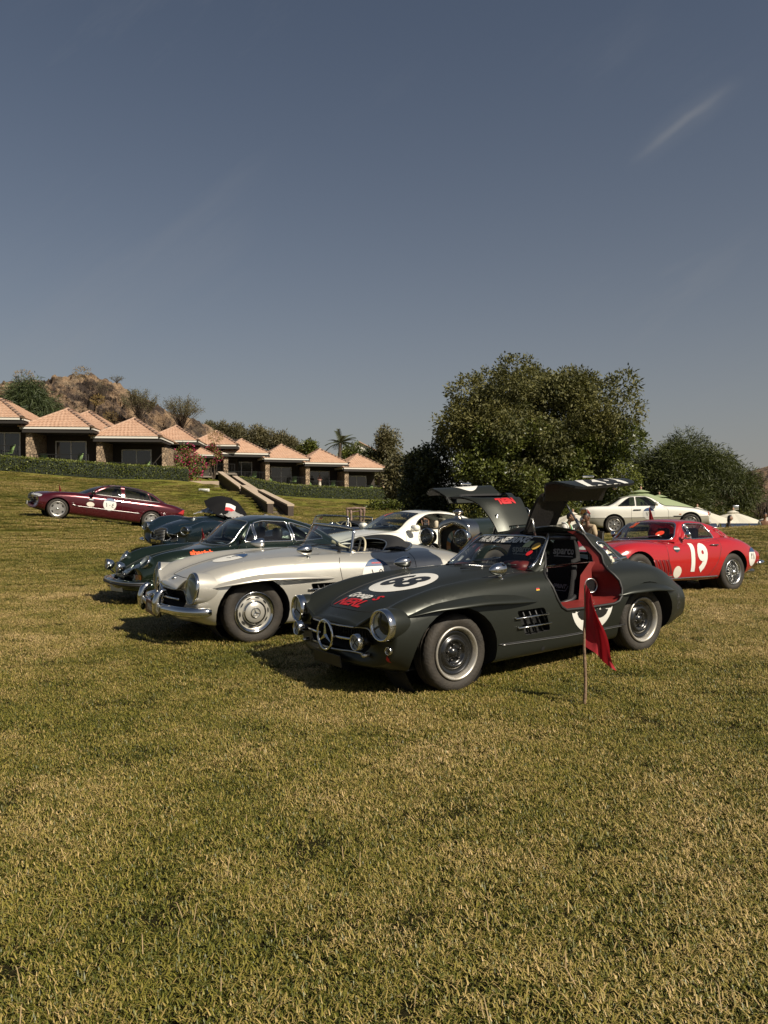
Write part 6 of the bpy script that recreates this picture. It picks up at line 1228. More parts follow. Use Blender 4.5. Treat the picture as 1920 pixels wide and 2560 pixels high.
def leaves_vf(C, D, L, W, g):
    """rhombic leaves at C pointing along D"""
    n = len(C); D = D/(np.linalg.norm(D, axis=1)[:, None]+1e-9); r = g.normal(size=(n, 3)); S = np.cross(D, r); S /= np.linalg.norm(S, axis=1)[:, None]+1e-9; L = np.broadcast_to(np.asarray(L, float), (n,))[:, None]; W = np.broadcast_to(np.asarray(W, float), (n,))[:, None]
    V = np.stack([C, C+D*L*.45+S*W*.5, C+D*L, C+D*L*.45-S*W*.5], 1).reshape(-1, 3); b = np.arange(n)*4; return V, np.stack([b, b+1, b+2, b+3], 1)
def crown_points(lobes, n, g, shell=(.55, 1.05)):
    Lb = np.array(lobes); vol = Lb[:, 3]*Lb[:, 4]; k = g.choice(len(Lb), n, p=vol/vol.sum()); d = g.normal(size=(n, 3)); d /= np.linalg.norm(d, axis=1)[:, None]; r = g.uniform(shell[0]**3, shell[1]**3, n)**(1/3)
    return Lb[k, :3]+d*np.stack([Lb[k, 3], Lb[k, 3], Lb[k, 4]], 1)*r[:, None], d, k
def limbs(base, tops, r0, name, parent, g):
    b = MB(); base = np.array(base)
    for t in tops:
        t = np.array(t)*np.array([.72, .72, .82]); mid = base*.5+t*.5+g.normal(0, .25, 3); mid[2] = base[2]+(t[2]-base[2])*.45; L = smoothc([base, base*.75+mid*.25+g.normal(0, .05, 3), mid, t], 9); b.tube(L, r0*np.linspace(1, .30, 9)**2, 6)
    return b.obj(name, BARK, parent)
def tree(name, label, base, lobes, n, leaf, lm, seed, group=None, droop=0., r0=.16, cat='tree', shell=(.5, 1.05), out=.8, trunkname='trunk', sprig=0, ntop=9):
    g = np.random.default_rng(seed); e = empty(name, label, cat, group, base); bz = np.array(base); P, d, k = crown_points(lobes, n, g, shell)
    tone = g.uniform(-.22, .22, len(lobes))
    if sprig:                                    # leaves gathered in little sprays
        m = sprig; P = np.repeat(P, m, 0)+g.normal(0, leaf[0]*.55, (len(P)*m, 3)); d = np.repeat(d, m, 0); k = np.repeat(k, m); br = np.repeat(g.uniform(-.2, .2, n), m)
    else: br = 0
    D = d*out+g.normal(0, .55, d.shape)+np.array([0, 0, -droop]); V, F = leaves_vf(P-bz, D, g.uniform(.7, 1.3, len(P))*leaf[0], g.uniform(.7, 1.3, len(P))*leaf[1], g)
    rnd = np.clip(.5+tone[k]+br+g.normal(0, .16, len(P)), 0, 1); mesh_np('crown', V, F, lm, e, False, np.repeat(rnd, 4))
    Lb = np.array(lobes); tops = Lb[g.choice(len(Lb), min(ntop, len(Lb)), replace=False), :3]-bz; limbs((0, 0, -.1), tops, r0, trunkname, e, g); return e
def dome_lobes(c, rx, rz, n, g, size=(.22, .34), ry=None, low=-.3, prof=None):
    """lobes spread over a dome; prof(z01) -> width share"""
    out = []; ry = ry or rx
    while len(out) < n:
        z = g.uniform(low, 1); w = prof((z-low)/(1-low)) if prof else math.sqrt(max(0, 1-z*z)); a = g.uniform(0, 6.283); r = math.sqrt(g.uniform(.05, 1))*.86; s = g.uniform(*size)
        out.append((c[0]+rx*w*r*math.cos(a), c[1]+ry*w*r*math.sin(a), c[2]+rz*z*.88, rx*s, rz*s*1.05))
    return out
def thorn_bush(name, label, base, h, w, lm, seed, nst=60, leaves=2600, group=None, leaf=(.14, .03)):
    """many thin stems fanning up from one foot, fine leaves towards the top"""
    g = np.random.default_rng(seed); e = empty(name, label, 'bush', group, base); b = MB(); tips = []
    for i in range(nst):
        a = g.uniform(0, 6.283); s = g.uniform(.15, 1)**.7*w/2; t = np.array([s*math.cos(a), s*math.sin(a), h*g.uniform(.65, 1)*(1-.25*(s/(w/2))**2)]); m_ = t*np.array([.35, .35, .5])+g.normal(0, .05*h, 3); L = smoothc([(0, 0, -.1), m_*.5, m_, t], 8); b.tube(L, np.linspace(.028, .008, 8)*h/2.5, 4, False); tips.append(L)
    b.obj('stems', BARK, e); T = np.array(tips); k = g.integers(0, nst, leaves); u = 3+g.beta(2.2, 1.2, leaves)*4.0; i0 = np.clip(u.astype(int), 0, 6); P = T[k, i0]*(1-(u-i0))[:, None]+T[k, i0+1]*(u-i0)[:, None]+g.normal(0, .07*w*.5, (leaves, 3))
    V, F = leaves_vf(P, g.normal(size=P.shape)+np.array([0, 0, .9]), g.uniform(.7, 1.3, leaves)*leaf[0], leaf[1], g); mesh_np('foliage', V, F, lm, e, False, np.repeat(g.uniform(0, 1, leaves), 4)); return e
def build_hedge(name, label, pts, h, th, seed, lm):
    g = np.random.default_rng(seed); P = np.array([(x, y, gz(x, y)) for x, y in pts]); n = len(P); t = np.gradient(P[:, :2], axis=0); t /= np.linalg.norm(t, axis=1)[:, None]; nn = np.stack([-t[:, 1], t[:, 0]], 1)*th/2; e = empty(name, label, 'hedge', None, tuple(P[0])); o = P[0]; b = MB()
    V = [];
    for i in range(n):
        for s, z in ((-1, -.1), (-.94, h*.97), (.94, h*.97), (1, -.1)): V.append((P[i, 0]+nn[i, 0]*s*.93-o[0], P[i, 1]+nn[i, 1]*s*.93-o[1], P[i, 2]+z*.97-o[2]))
    mesh_py('hedge_core', V, [(i*4+j, i*4+j+1, i*4+5+j, i*4+4+j) for i in range(n-1) for j in range(3)]+[(0, 1, 2, 3), (4*n-4, 4*n-3, 4*n-2, 4*n-1)], mat('hedge_core', (.010, .016, .006), .9), e)
    seg = np.linalg.norm(np.diff(P, axis=0), axis=1); m = int(seg.sum()*420); k = g.choice(n-1, m, p=seg/seg.sum()); u = g.uniform(0, 1, m)[:, None]; c = P[k]*(1-u)+P[k+1]*u; N = nn[k]*(1-u)+nn[k+1]*u; f = g.uniform(0, 1, m); top = f < .38; s = np.where(top, g.uniform(-1, 1, m), np.where(g.uniform(0, 1, m) < .75, -1, 1)*1.0); z = np.where(top, h, g.uniform(.02, h, m))
    C = np.c_[c[:, :2]+N*s[:, None]*1.0, c[:, 2]+z]+g.normal(0, .035, (m, 3)); D = np.c_[N/np.linalg.norm(N, axis=1)[:, None]*np.where(top, 0, s)[:, None], np.where(top, 1., .35)]+g.normal(0, .6, (m, 3)); V, F = leaves_vf(C-o, D, g.uniform(.09, .17, m), g.uniform(.05, .09, m), g); mesh_np('leaves', V, F, lm, e, False, np.repeat(np.clip(g.normal(.5, .25, m), 0, 1), 4)); return e
def build_palm(base, h):
    e = empty('date_palm', 'date palm with feathery fronds rising behind the right row of roofs', 'palm tree', None, base); g = np.random.default_rng(4); b = MB(); L = [(0, 0, -.2)]
    b.tube([(0.02*i, 0, h*i/14) for i in range(15)], [.2+.025*(i % 2) for i in range(15)], 9); b.obj('trunk', BARK, e); lm = leaf_mat('palm_leaf', (.035, .050, .020), (.10, .105, .05), .2)
    V, F = [], []; n = 12; rl = 2.0
    for i in range(26):
        t = .12+i/26*.88
        for s in (-1, 1):
            p = np.array([t*rl, 0, .55*t*1.2-.55*(t*1.35)**2*1.0]); d = np.array([.55, s*.8, -.25-.2*t]); d /= np.linalg.norm(d); l = .55*(1-.55*abs(t-.45)); w = np.array([.03, 0, .01]); k = len(V); V += [p-w, p+w, p+d*l]; F.append((k, k+1, k+2))
    for i in range(12): k = len(V); t0, t1 = i/12, (i+1)/12; q = lambda t, s: (t*rl, s*.03*(1-t*.7), .55*t*1.2-.55*(t*1.35)**2); V += [q(t0, -1), q(t0, 1), q(t1, 1), q(t1, -1)]; F.append((k, k+1, k+2, k+3))
    f0 = None
    for k in range(30):
        a = g.uniform(0, 6.283); tl = g.uniform(-1.15, .45)
        if f0 is None: f0 = mesh_py('frond', V, F, lm, e, False); a_ = f0.data.attributes.new('rnd', 'FLOAT', 'POINT'); a_.data.foreach_set('value', g.uniform(.1, .9, len(V)).astype(np.float32)); f = f0
        else: f = f0.copy(); COL.objects.link(f)
        f.location = (.28, 0, h); f.rotation_euler = (0, tl, a); f.scale = (1, 1, 1)
# ------------------------------------------------------------------ hillsides
def rock_mat():
    m = mat('rock', (.25, .18, .115), .95); nt = m.node_tree; b = nt.nodes['Principled BSDF']; N, L = nt.nodes.new, nt.links.new; geo = N('ShaderNodeNewGeometry')
    def nz_(sc, det=6, r=.6): n = N('ShaderNodeTexNoise'); n.inputs['Scale'].default_value = sc; n.inputs['Detail'].default_value = det; n.inputs['Roughness'].default_value = r; L(geo.outputs['Position'], n.inputs['Vector']); return n.outputs[0]
    r1 = N('ShaderNodeValToRGB'); e = r1.color_ramp.elements; e[0].position, e[1].position = .45, .58; e[0].color = (.055, .038, .030, 1); e[1].color = (.38, .26, .16, 1); k = e.new(.51); k.color = (.20, .135, .088, 1); L(nz_(.42, 8, .72), r1.inputs[0])
    r2 = N('ShaderNodeValToRGB'); r2.color_ramp.elements[0].position = .56; r2.color_ramp.elements[1].position = .70; L(nz_(.22, 5), r2.inputs[0]); mx = N('ShaderNodeMixRGB'); mx.inputs[2].default_value = (.36, .28, .19, 1); L(r2.outputs[0], mx.inputs[0]); L(r1.outputs[0], mx.inputs[1]); L(mx.outputs[0], b.inputs['Base Color'])
    bp = N('ShaderNodeBump'); bp.inputs['Strength'].default_value = 1; bp.inputs['Distance'].default_value = .9; L(nz_(1.6, 8, .75), bp.inputs['Height']); L(bp.outputs[0], b.inputs['Normal']); return m
def vnoise(x, y, seed=0, cell=1.):
    """cellular noise: distance to the nearest jittered point and a value of its cell"""
    x, y = x/cell, y/cell; xi, yi = np.floor(x).astype(int), np.floor(y).astype(int); best = np.full(x.shape, 9.); val = np.zeros(x.shape)
    h = lambda a, b, k: ((np.sin(a*127.1+b*311.7+k*74.7+seed*17.3)*43758.5453) % 1)
    for dx in (-1, 0, 1):
        for dy in (-1, 0, 1):
            a, b = xi+dx, yi+dy; px_, py_ = a+h(a, b, 1), b+h(a, b, 2); d = np.hypot(px_-x, py_-y); k = d < best; best = np.where(k, d, best); val = np.where(k, h(a, b, 3), val)
    return best, val
def build_hill(name, label, ridge, front, back, foot, seed, nx=260, ny=150, amp=1.):
    """ridge: (x, y, z) line; the slope comes down to the line y=front in front and falls away behind"""
    Rg = np.array(ridge); xs = np.linspace(Rg[0, 0], Rg[-1, 0], nx); ry = np.interp(xs, Rg[:, 0], Rg[:, 1]); rz = np.interp(xs, Rg[:, 0], Rg[:, 2]); v = np.linspace(0, 1, ny); V = np.zeros((ny, nx, 3))
    front = np.interp(xs, front[0], front[1]) if isinstance(front, tuple) else front
    for j, t in enumerate(v):
        if t < .78: s = t/.78; y = front+(ry-front)*s; z = foot+(rz-foot)*(s**1.15*(1.12-.12*s)); a = 1-.35*s
        else: s = (t-.78)/.22; y = ry+back*s; z = rz-(rz-foot)*s*s; a = .65
        b0, c0 = vnoise(xs, y+z*.9, seed+5, 6.); b1, c1 = vnoise(xs, y+z*1.2, seed, 2.6); b2, c2 = vnoise(xs, y+z*1.5, seed+3, 1.1); b3, c3 = vnoise(xs, y+z*1.3, seed+9, .5); dz = 1.35*amp*a*((c0-.5)*1.6*(1-b0)+(c1-.5)*1.9*(1-b1)+(c2-.5)*1.5*(1-b2)*1.2+(c3-.5)*.6); V[j] = np.stack([xs+dz*.2, y-dz*.8, z+dz*.65], 1)
    i = np.arange(nx*ny).reshape(ny, nx); F = np.stack([i[:-1, :-1], i[:-1, 1:], i[1:, 1:], i[1:, :-1]], -1).reshape(-1, 4); tag(mesh_np(name, V.reshape(-1, 3), F, rock_mat(), None, False), label, kind='structure')
# ------------------------------------------------------------------ terrace houses
STONE = None
def stone_mat():
    m = mat('rubble_stone', (.25, .18, .12), .9); nt = m.node_tree; b = nt.nodes['Principled BSDF']; N, L = nt.nodes.new, nt.links.new; tc_ = N('ShaderNodeTexCoord'); v = N('ShaderNodeTexVoronoi'); v.inputs['Scale'].default_value = 5.0; L(tc_.outputs['Object'], v.inputs['Vector'])
    v2 = N('ShaderNodeTexVoronoi'); v2.feature = 'DISTANCE_TO_EDGE'; v2.inputs['Scale'].default_value = 5.0; L(tc_.outputs['Object'], v2.inputs['Vector']); r = N('ShaderNodeValToRGB'); e = r.color_ramp.elements; e[0].color = (.20, .14, .09, 1); e[1].color = (.46, .34, .225, 1); L(v.outputs['Color'], r.inputs[0])
    r2 = N('ShaderNodeValToRGB'); r2.color_ramp.elements[0].position = .02; r2.color_ramp.elements[1].position = .09; L(v2.outputs['Distance'], r2.inputs[0]); mx = N('ShaderNodeMixRGB'); mx.inputs[1].default_value = (.10, .075, .055, 1); L(r2.outputs[0], mx.inputs[0]); L(r.outputs[0], mx.inputs[2]); L(mx.outputs[0], b.inputs['Base Color'])
    bp = N('ShaderNodeBump'); bp.inputs['Strength'].default_value = .9; bp.inputs['Distance'].default_value = .06; L(r2.outputs[0], bp.inputs['Height']); L(bp.outputs[0], b.inputs['Normal']); return m
HW = 4.5
def build_house_proto():
    global STONE
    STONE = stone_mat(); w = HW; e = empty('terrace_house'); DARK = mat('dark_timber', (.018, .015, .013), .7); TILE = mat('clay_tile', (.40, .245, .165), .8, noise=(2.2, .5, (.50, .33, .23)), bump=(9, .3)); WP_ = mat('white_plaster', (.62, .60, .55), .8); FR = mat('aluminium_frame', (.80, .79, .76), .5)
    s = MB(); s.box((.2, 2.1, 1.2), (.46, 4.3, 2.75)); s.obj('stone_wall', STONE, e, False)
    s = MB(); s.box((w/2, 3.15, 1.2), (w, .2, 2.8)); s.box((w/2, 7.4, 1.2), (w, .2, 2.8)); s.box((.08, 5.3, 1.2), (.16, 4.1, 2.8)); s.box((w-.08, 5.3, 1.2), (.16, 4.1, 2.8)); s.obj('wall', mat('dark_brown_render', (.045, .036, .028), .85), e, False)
    MB().box((w/2, 1.9, -.1), (w, 4.0, .2)).obj('terrace', mat('terrace_slab', (.20, .17, .14), .8), e, False)
    d = MB(); x0, x1, zt = 1.15, 3.45, 2.12
    for x in (x0, (x0+x1)/2, x1): d.box((x, 3.02, zt/2), (.075, .07, zt))
    d.box(((x0+x1)/2, 3.02, zt), (x1-x0+.075, .075, .08)); d.box(((x0+x1)/2, 3.02, .04), (x1-x0, .07, .08)); dr = d.obj('sliding_door', FR, e, False)
    for k in range(2): MB().box((x0+(x1-x0)*(.25+.5*k), 3.035, zt/2), ((x1-x0)/2-.08, .012, zt-.1)).obj('pane', mat('dark_window', (.045, .045, .042), .07, 0, coat=1.), dr, False)
    b = MB(); b.tube([(.36, .06, .92), (w, .06, .92)], .03, 6); b.tube([(.36, .06, .10), (w, .06, .10)], .018, 5)
    for x in np.linspace(.4, w-.05, 26):
        b.tube([(x, .06, .1), (x, .06, .92)], .011, 4, False)
    for x in np.linspace(.7, w-.3, 6): b.tube([(x, .06, .3), (x+.07, .06, .5), (x, .06, .7), (x-.07, .06, .5)], .012, 4, False, True)
    for x in (.42, w/2, w-.04): b.tube([(x, .06, -.05), (x, .06, .92)], .022, 5)
    b.obj('railing', mat('black_iron', (.012, .012, .012), .5), e, False)
    MB().box((w/2+.1, 1.75, 2.63), (w+.55, 4.0, .14)).box((w/2+.1, -.28, 2.62), (w+.6, .10, .20)).obj('eave_beam', DARK, e, False)
    MB().box((w/2, -.36, 2.85), (w+.4, .08, .14)).box((w+.34, 2.4, 2.85), (.08, 5.4, .14)).box((-.34, 2.4, 2.85), (.08, 5.4, .14)).obj('fascia', WP_, e, False)
    # hipped roof with stepped courses of ribbed tiles
    X0, X1, Y0, Y1, ze, za, ya, yb = -.42, w+.42, -.40, 7.2, 2.93, 4.62, 2.5, 4.4; xm = w/2
    A, B, C_, D = (X0, Y0, ze), (X1, Y0, ze), (X1, Y1, ze), (X0, Y1, ze); P, Q = (xm, ya, za), (xm, yb, za)
    rf = MB().add([A, B, C_, D, P, Q], [(0, 1, 4), (1, 2, 5, 4), (2, 3, 5), (3, 0, 4, 5), (0, 3, 2, 1)]).obj('roof', TILE, e, False); t = MB()
    for f in (([A, B], [P, P]), ([B, C_], [P, Q]), ([D, A], [Q, P]), ([C_, D], [Q, Q])):
        (a, b_), (c, d_) = [list(map(np.array, q)) for q in f]; n = 11; nrm = np.cross(b_-a, (c+d_)/2-(a+b_)/2); nrm = nrm/np.linalg.norm(nrm); nrm = nrm if nrm[2] > 0 else -nrm; Lw = np.linalg.norm(b_-a)
        for k in range(n):
            v0, v1 = k/n, min(1, (k+1)/n+.015); l0, r0_ = a*(1-v0)+c*v0, b_*(1-v0)+d_*v0; l1, r1 = a*(1-v1)+c*v1, b_*(1-v1)+d_*v1; m = max(2, int(np.linalg.norm(r0_-l0)/.15)); rows = []
            for i in range(m+1):
                u = i/m; hb = .018 if i % 2 else -.004; rows += [l0*(1-u)+r0_*u+nrm*.005, l0*(1-u)+r0_*u+nrm*(.055+hb), l1*(1-u)+r1*u+nrm*(.018+hb)]
            t.add(rows, [(i*3+j, i*3+3+j, i*3+4+j, i*3+1+j) for i in range(m) for j in (0, 1)])
    o = t.obj('roof_tiles', TILE, rf, False); tag(o, kind='stuff'); RT = mat('ridge_tile_clay', (.38, .235, .16), .8, noise=(3, .5, (.46, .31, .22)))
    r0 = None
    for a, c, n in ((A, P, 9), (B, P, 9), (P, Q, 5)):
        a, c = np.array(a), np.array(c)
        for k in range(n):
            p, q = a+(c-a)*k/n, a+(c-a)*(k+1.12)/n; dv = q-p; L = np.linalg.norm(dv)
            if r0 is None:
                V = []; 
                for x in (0, 1):
                    for an in np.linspace(0, math.pi, 7): V.append((x, .17*math.cos(an)*(1.-.12*x), .11*math.sin(an)*(1-.12*x)))
                r0 = mesh_py('ridge_tile', V, [(i, i+1, i+8, i+7) for i in range(6)]+[tuple(range(7))], RT, rf); r = r0
            else: r = r0.copy(); COL.objects.link(r)
            M = Vector(dv).to_track_quat('X', 'Z').to_matrix().to_4x4(); M = M @ Matrix.Diagonal((L, 1, 1, 1)); M.translation = Vector(p)+Vector((0, 0, .01)); r.matrix_basis = M
    return e
def sling_chair_proto():
    e = empty('sling_chair'); F = mat('chair_frame', (.03, .03, .03), .5); S = mat('green_sling', (.16, .25, .085), .8); b = MB()
    b.box((0, -.05, .42), (.52, .5, .03), bev=.01); b.obj('seat', S, e); q = MB(); q.add([(-.26, .20, .43), (.26, .20, .43), (.26, .42, 1.08), (-.26, .42, 1.08), (-.26, .23, .42), (.26, .23, .42), (.26, .45, 1.07), (-.26, .45, 1.07)], [(0, 1, 2, 3), (7, 6, 5, 4), (3, 2, 6, 7), (0, 4, 5, 1), (0, 3, 7, 4), (1, 5, 6, 2)]); q.obj('backrest', S, e)
    for s in (-1, 1): MB().tube([(s*.28, -.28, 0), (s*.28, -.26, .62), (s*.28, .30, .64)], .014, 5).tube([(s*.28, .34, 0), (s*.28, .20, .45), (s*.28, .44, 1.08)], .014, 5).obj('side_frame', F, e)
    return e
def build_houses():
    pr = build_house_proto(); used = [False]; ORD = ['first', 'second', 'third', 'fourth']
    def put(loc, yaw, label, group, sc=1.):
        h = pr if not used[0] else dup(pr); used[0] = True; h.location = loc; h.rotation_euler = (0, 0, yaw); h.scale = (sc,)*3; tag(h, label, 'house', group); return h
    yl, yr = R(5), R(19); left = [(-31.3, 56.2, 4.90), (-26.7, 57.5, 4.33), (-22.15, 59.4, 3.80), (-17.6, 61.3, 3.42)]
    cp = sling_chair_proto(); cu = [False]
    def chairs(h, which, lab, yaw):
        for k, (x, y, a) in enumerate(((.95, 1.2, R(35)), (3.3, 1.1, R(-35)))):
            c = cp if not cu[0] else dup(cp); cu[0] = True; M = Matrix.Translation(h.location) @ Matrix.Rotation(yaw, 4, 'Z'); c.location = M @ Vector((x, y, 0)); c.rotation_euler = (0, 0, yaw+math.pi*.0+a); tag(c, 'green sling chair by the %s, %s' % (('stone pillar', 'sliding door')[k], lab), 'chair', 'green chairs on the terraces')
    names = ['leftmost terrace house, cut by the frame edge', 'stone and tile house third from the stair in the left row', 'stone and tile house second from the stair in the left row', 'house beside the pink bougainvillea ending the left row']
    # left row: the unit's left pillar stands at each listed point
    for i in (0, 1, 2):
        x, y, z = left[i]; h = put((x, y, z), yl, ('terrace house cut by the left frame edge', 'tile roofed terrace house in the middle of the left row', 'terrace house ending the left row beside the pink bush')[i], 'terrace houses in two rows'); chairs(h, i, ('house at the left frame edge', 'middle house of the left row', 'end house of the left row')[i], yl)
    x, y, z = left[3]; o = MB().box((.17, 1.25, 1.2), (.36, 2.6, 2.75)).obj('end_wall', STONE, None, False); o.location = (x-.03, y-.1, z); o.rotation_euler = (0, 0, yl); tag(o, 'rubble stone end wall of the left house row', 'wall')
    o2 = MB().box((.9, 3.2, 1.2), (.3, 5.5, 2.75)).obj('end_wall', STONE, None, False); o2.location = (x-.6, y+.2, z); o2.rotation_euler = (0, 0, yl); tag(o2, 'broad sunlit stone gable wall behind the pink bush', 'wall')
    d1, w = 82., 4.46; X1 = -.208*d1
    rz = [4.05, 3.55, 3.15, 2.65, 2.05]
    for i in range(4):
        x, y = X1+.946*w*i, d1+.325*w*i; h = put((x, y, rz[i]), yr, 'terrace house %s' % ('nearest the stair in the right row', 'second from the stair in the right row', 'with the standing person on its terrace', 'at the far end of the right row')[i], 'terrace houses in two rows'); chairs(h, i, 'house %s' % ('nearest the stair', 'second from the stair', 'with the standing person', 'at the far end of the right row')[i], yr)
    x, y = X1+.946*w*4, d1+.325*w*4; o = MB().box((.17, .9, 1.2), (.36, 1.8, 2.75)).obj('end_wall', STONE, None, False); o.location = (x, y, rz[4]); o.rotation_euler = (0, 0, yr); tag(o, 'stone pillar wall closing the far end of the right row', 'wall')
    MB().box((1.2, -.2, -.15), (2.6, .3, .65)).obj('parapet', mat('white_plaster', (.62, .60, .55), .8), None, False); o = bpy.data.objects['parapet']; o.location = (X1+.1, d1-.3, rz[0]-.25); o.rotation_euler = (0, 0, yr); tag(o, 'short white parapet at the top of the stair', 'wall')
    back = [(102, 1041, 70, yl), (222, 1029, 69, yl), (336, 1048, 74, yl), (441, 1065, 78, yl), (541, 1078, 84, yl), (483, 1109, 78, yr), (712, 1118, 98, yr)]
    bl = ['small roof peeping out behind the left house gap', 'second row house just above the middle left house', 'second row house above the end of the left row', 'second row house with a dark eave right of the first', 'last of the second row houses before the right row', 'low roofed house behind the pink bush', 'second row house peeping over the right row']
    for k, (u, v, d, yw) in enumerate(back):
        p = px(u, v, d); M = Matrix.Rotation(yw, 4, 'Z'); q = M @ Vector((HW/2, 2.5, 4.62)); s = .72 if k in (0, 5) else 1.; put((p.x-q.x*s, p.y-q.y*s, p.z-q.z*s), yw, bl[k], 'terrace houses in two rows', s)
    # white gabled building far behind the palm
    b = empty('white_building', 'white gabled building with a tan roof behind the trees', 'building', None, tuple(px(915, 1165, 112))); w_ = MB(); w_.add([(-2.0, 0, 0), (2.2, 0, 0), (2.2, 0, 1.9), (-.9, 0, 3.6), (-2.0, 0, 2.5), (-2.0, 6, 0), (2.2, 6, 0), (2.2, 6, 1.9), (-.9, 6, 3.6), (-2.0, 6, 2.5)], [(0, 1, 2, 3, 4), (5, 9, 8, 7, 6), (0, 4, 9, 5), (1, 6, 7, 2)]); w_.obj('wall', mat('white_plaster', (.62, .60, .55), .8), b, False)
    r = MB(); r.add([(-.9-.1, -.3, 3.62), (2.7, -.3, 1.7), (2.7, 6.3, 1.7), (-1.0, 6.3, 3.62), (-1.0, -.3, 3.5), (2.7, -.3, 1.58), (2.7, 6.3, 1.58), (-1.0, 6.3, 3.5)], [(0, 1, 2, 3), (4, 7, 6, 5), (0, 4, 5, 1)]); r.add([(-.9, -.3, 3.62), (-2.5, -.3, 2.1), (-2.5, 6.3, 2.1), (-.9, 6.3, 3.62)], [(0, 3, 2, 1)]); r.obj('roof', MATS['clay_tile'], b, False)
def build_stair():
    st = empty('garden_stair', 'stair between two stepped stone walls climbing the lawn to the houses', 'stair', None, (-12, 66, gz(-12, 66)))
    o = Vector(st.location); CO = mat('pale_coping', (.46, .37, .28), .85, noise=(2, .5, (.36, .28, .21))); DS = mat('dark_stone', (.045, .034, .028), .9, noise=(3, .6, (.075, .055, .042)), bump=(6, .8))
    top, bot = Vector((-16.5, 77.5, 0)), Vector((-7.9, 53.5, 0)); dr = (bot-top).normalized(); sd = Vector((-dr.y, dr.x, 0)); 
    for s in (0, 1):
        for a, b_ in ((.0, .53), (.55, 1.0)):
            off = sd*(s*1.45); A, B = top.lerp(bot, a)+off, top.lerp(bot, b_)+off; n = 8; P = [A.lerp(B, k/n) for k in range(n+1)]; za, zb = gz(A.x, A.y)+1.0, gz(B.x, B.y)+.85; V, C = [], []
            for k, p in enumerate(P):
                z = za+(zb-za)*k/n
                for q, zz in ((-.20, -1.4), (.20, -1.4), (.20, 0), (-.20, 0)): V.append(Vector((p.x+sd.x*q, p.y+sd.y*q, z+zz))-o)
                for q, zz in ((-.25, .0), (.25, .0), (.25, .12), (-.25, .12)): C.append(Vector((p.x+sd.x*q, p.y+sd.y*q, z+zz))-o)
            F = [(i*4+j, i*4+(j+1) % 4, i*4+4+(j+1) % 4, i*4+4+j) for i in range(n) for j in range(4)]+[(0, 1, 2, 3), tuple(4*n+j for j in range(4))]; w = mesh_py('side_wall', V, F, DS, st, False); mesh_py('coping', C, F, CO, w, False)
    n = 60; s0 = None
    for k in range(n):
        p = top.lerp(bot, (k+.5)/n)+sd*.72; q = MB() if s0 is None else None
        if s0 is None: s0 = MB().box((0, 0, 0), (1.1, .45, .30)).obj('step', mat('stair_step', (.16, .13, .10), .9), st, False); t = s0
        else: t = s0.copy(); COL.objects.link(t)
        t.location = Vector((p.x, p.y, gz(p.x, p.y)-.06))-o; t.rotation_euler = (0, 0, math.atan2(sd.y, sd.x))
    p = px(452, 1207, 61); MB().box((0, 0, .1), (2.6, .5, .5)).obj('kerb_wall', CO, None, False); k = bpy.data.objects['kerb_wall']; k.location = (-14.9, 63.2, gz(-14.9, 63.2)-.05); k.rotation_euler = (0, 0, .1); tag(k, 'low pale wall by the top of the stair', 'wall')
    e = empty('ground_light', 'small white floodlight box on the grass near the stair', 'light', None, (-13.2, 56.5, gz(-13.2, 56.5))); MB().box((0, 0, .14), (.75, .3, .22), bev=.03).obj('housing', mat('white_plaster', (.62, .60, .55), .8), e); MB().box((0, -.16, .15), (.6, .02, .14)).obj('lamp_glass', mat('clear_headlight', (.55, .56, .55), .08, .3, coat=1.), e)
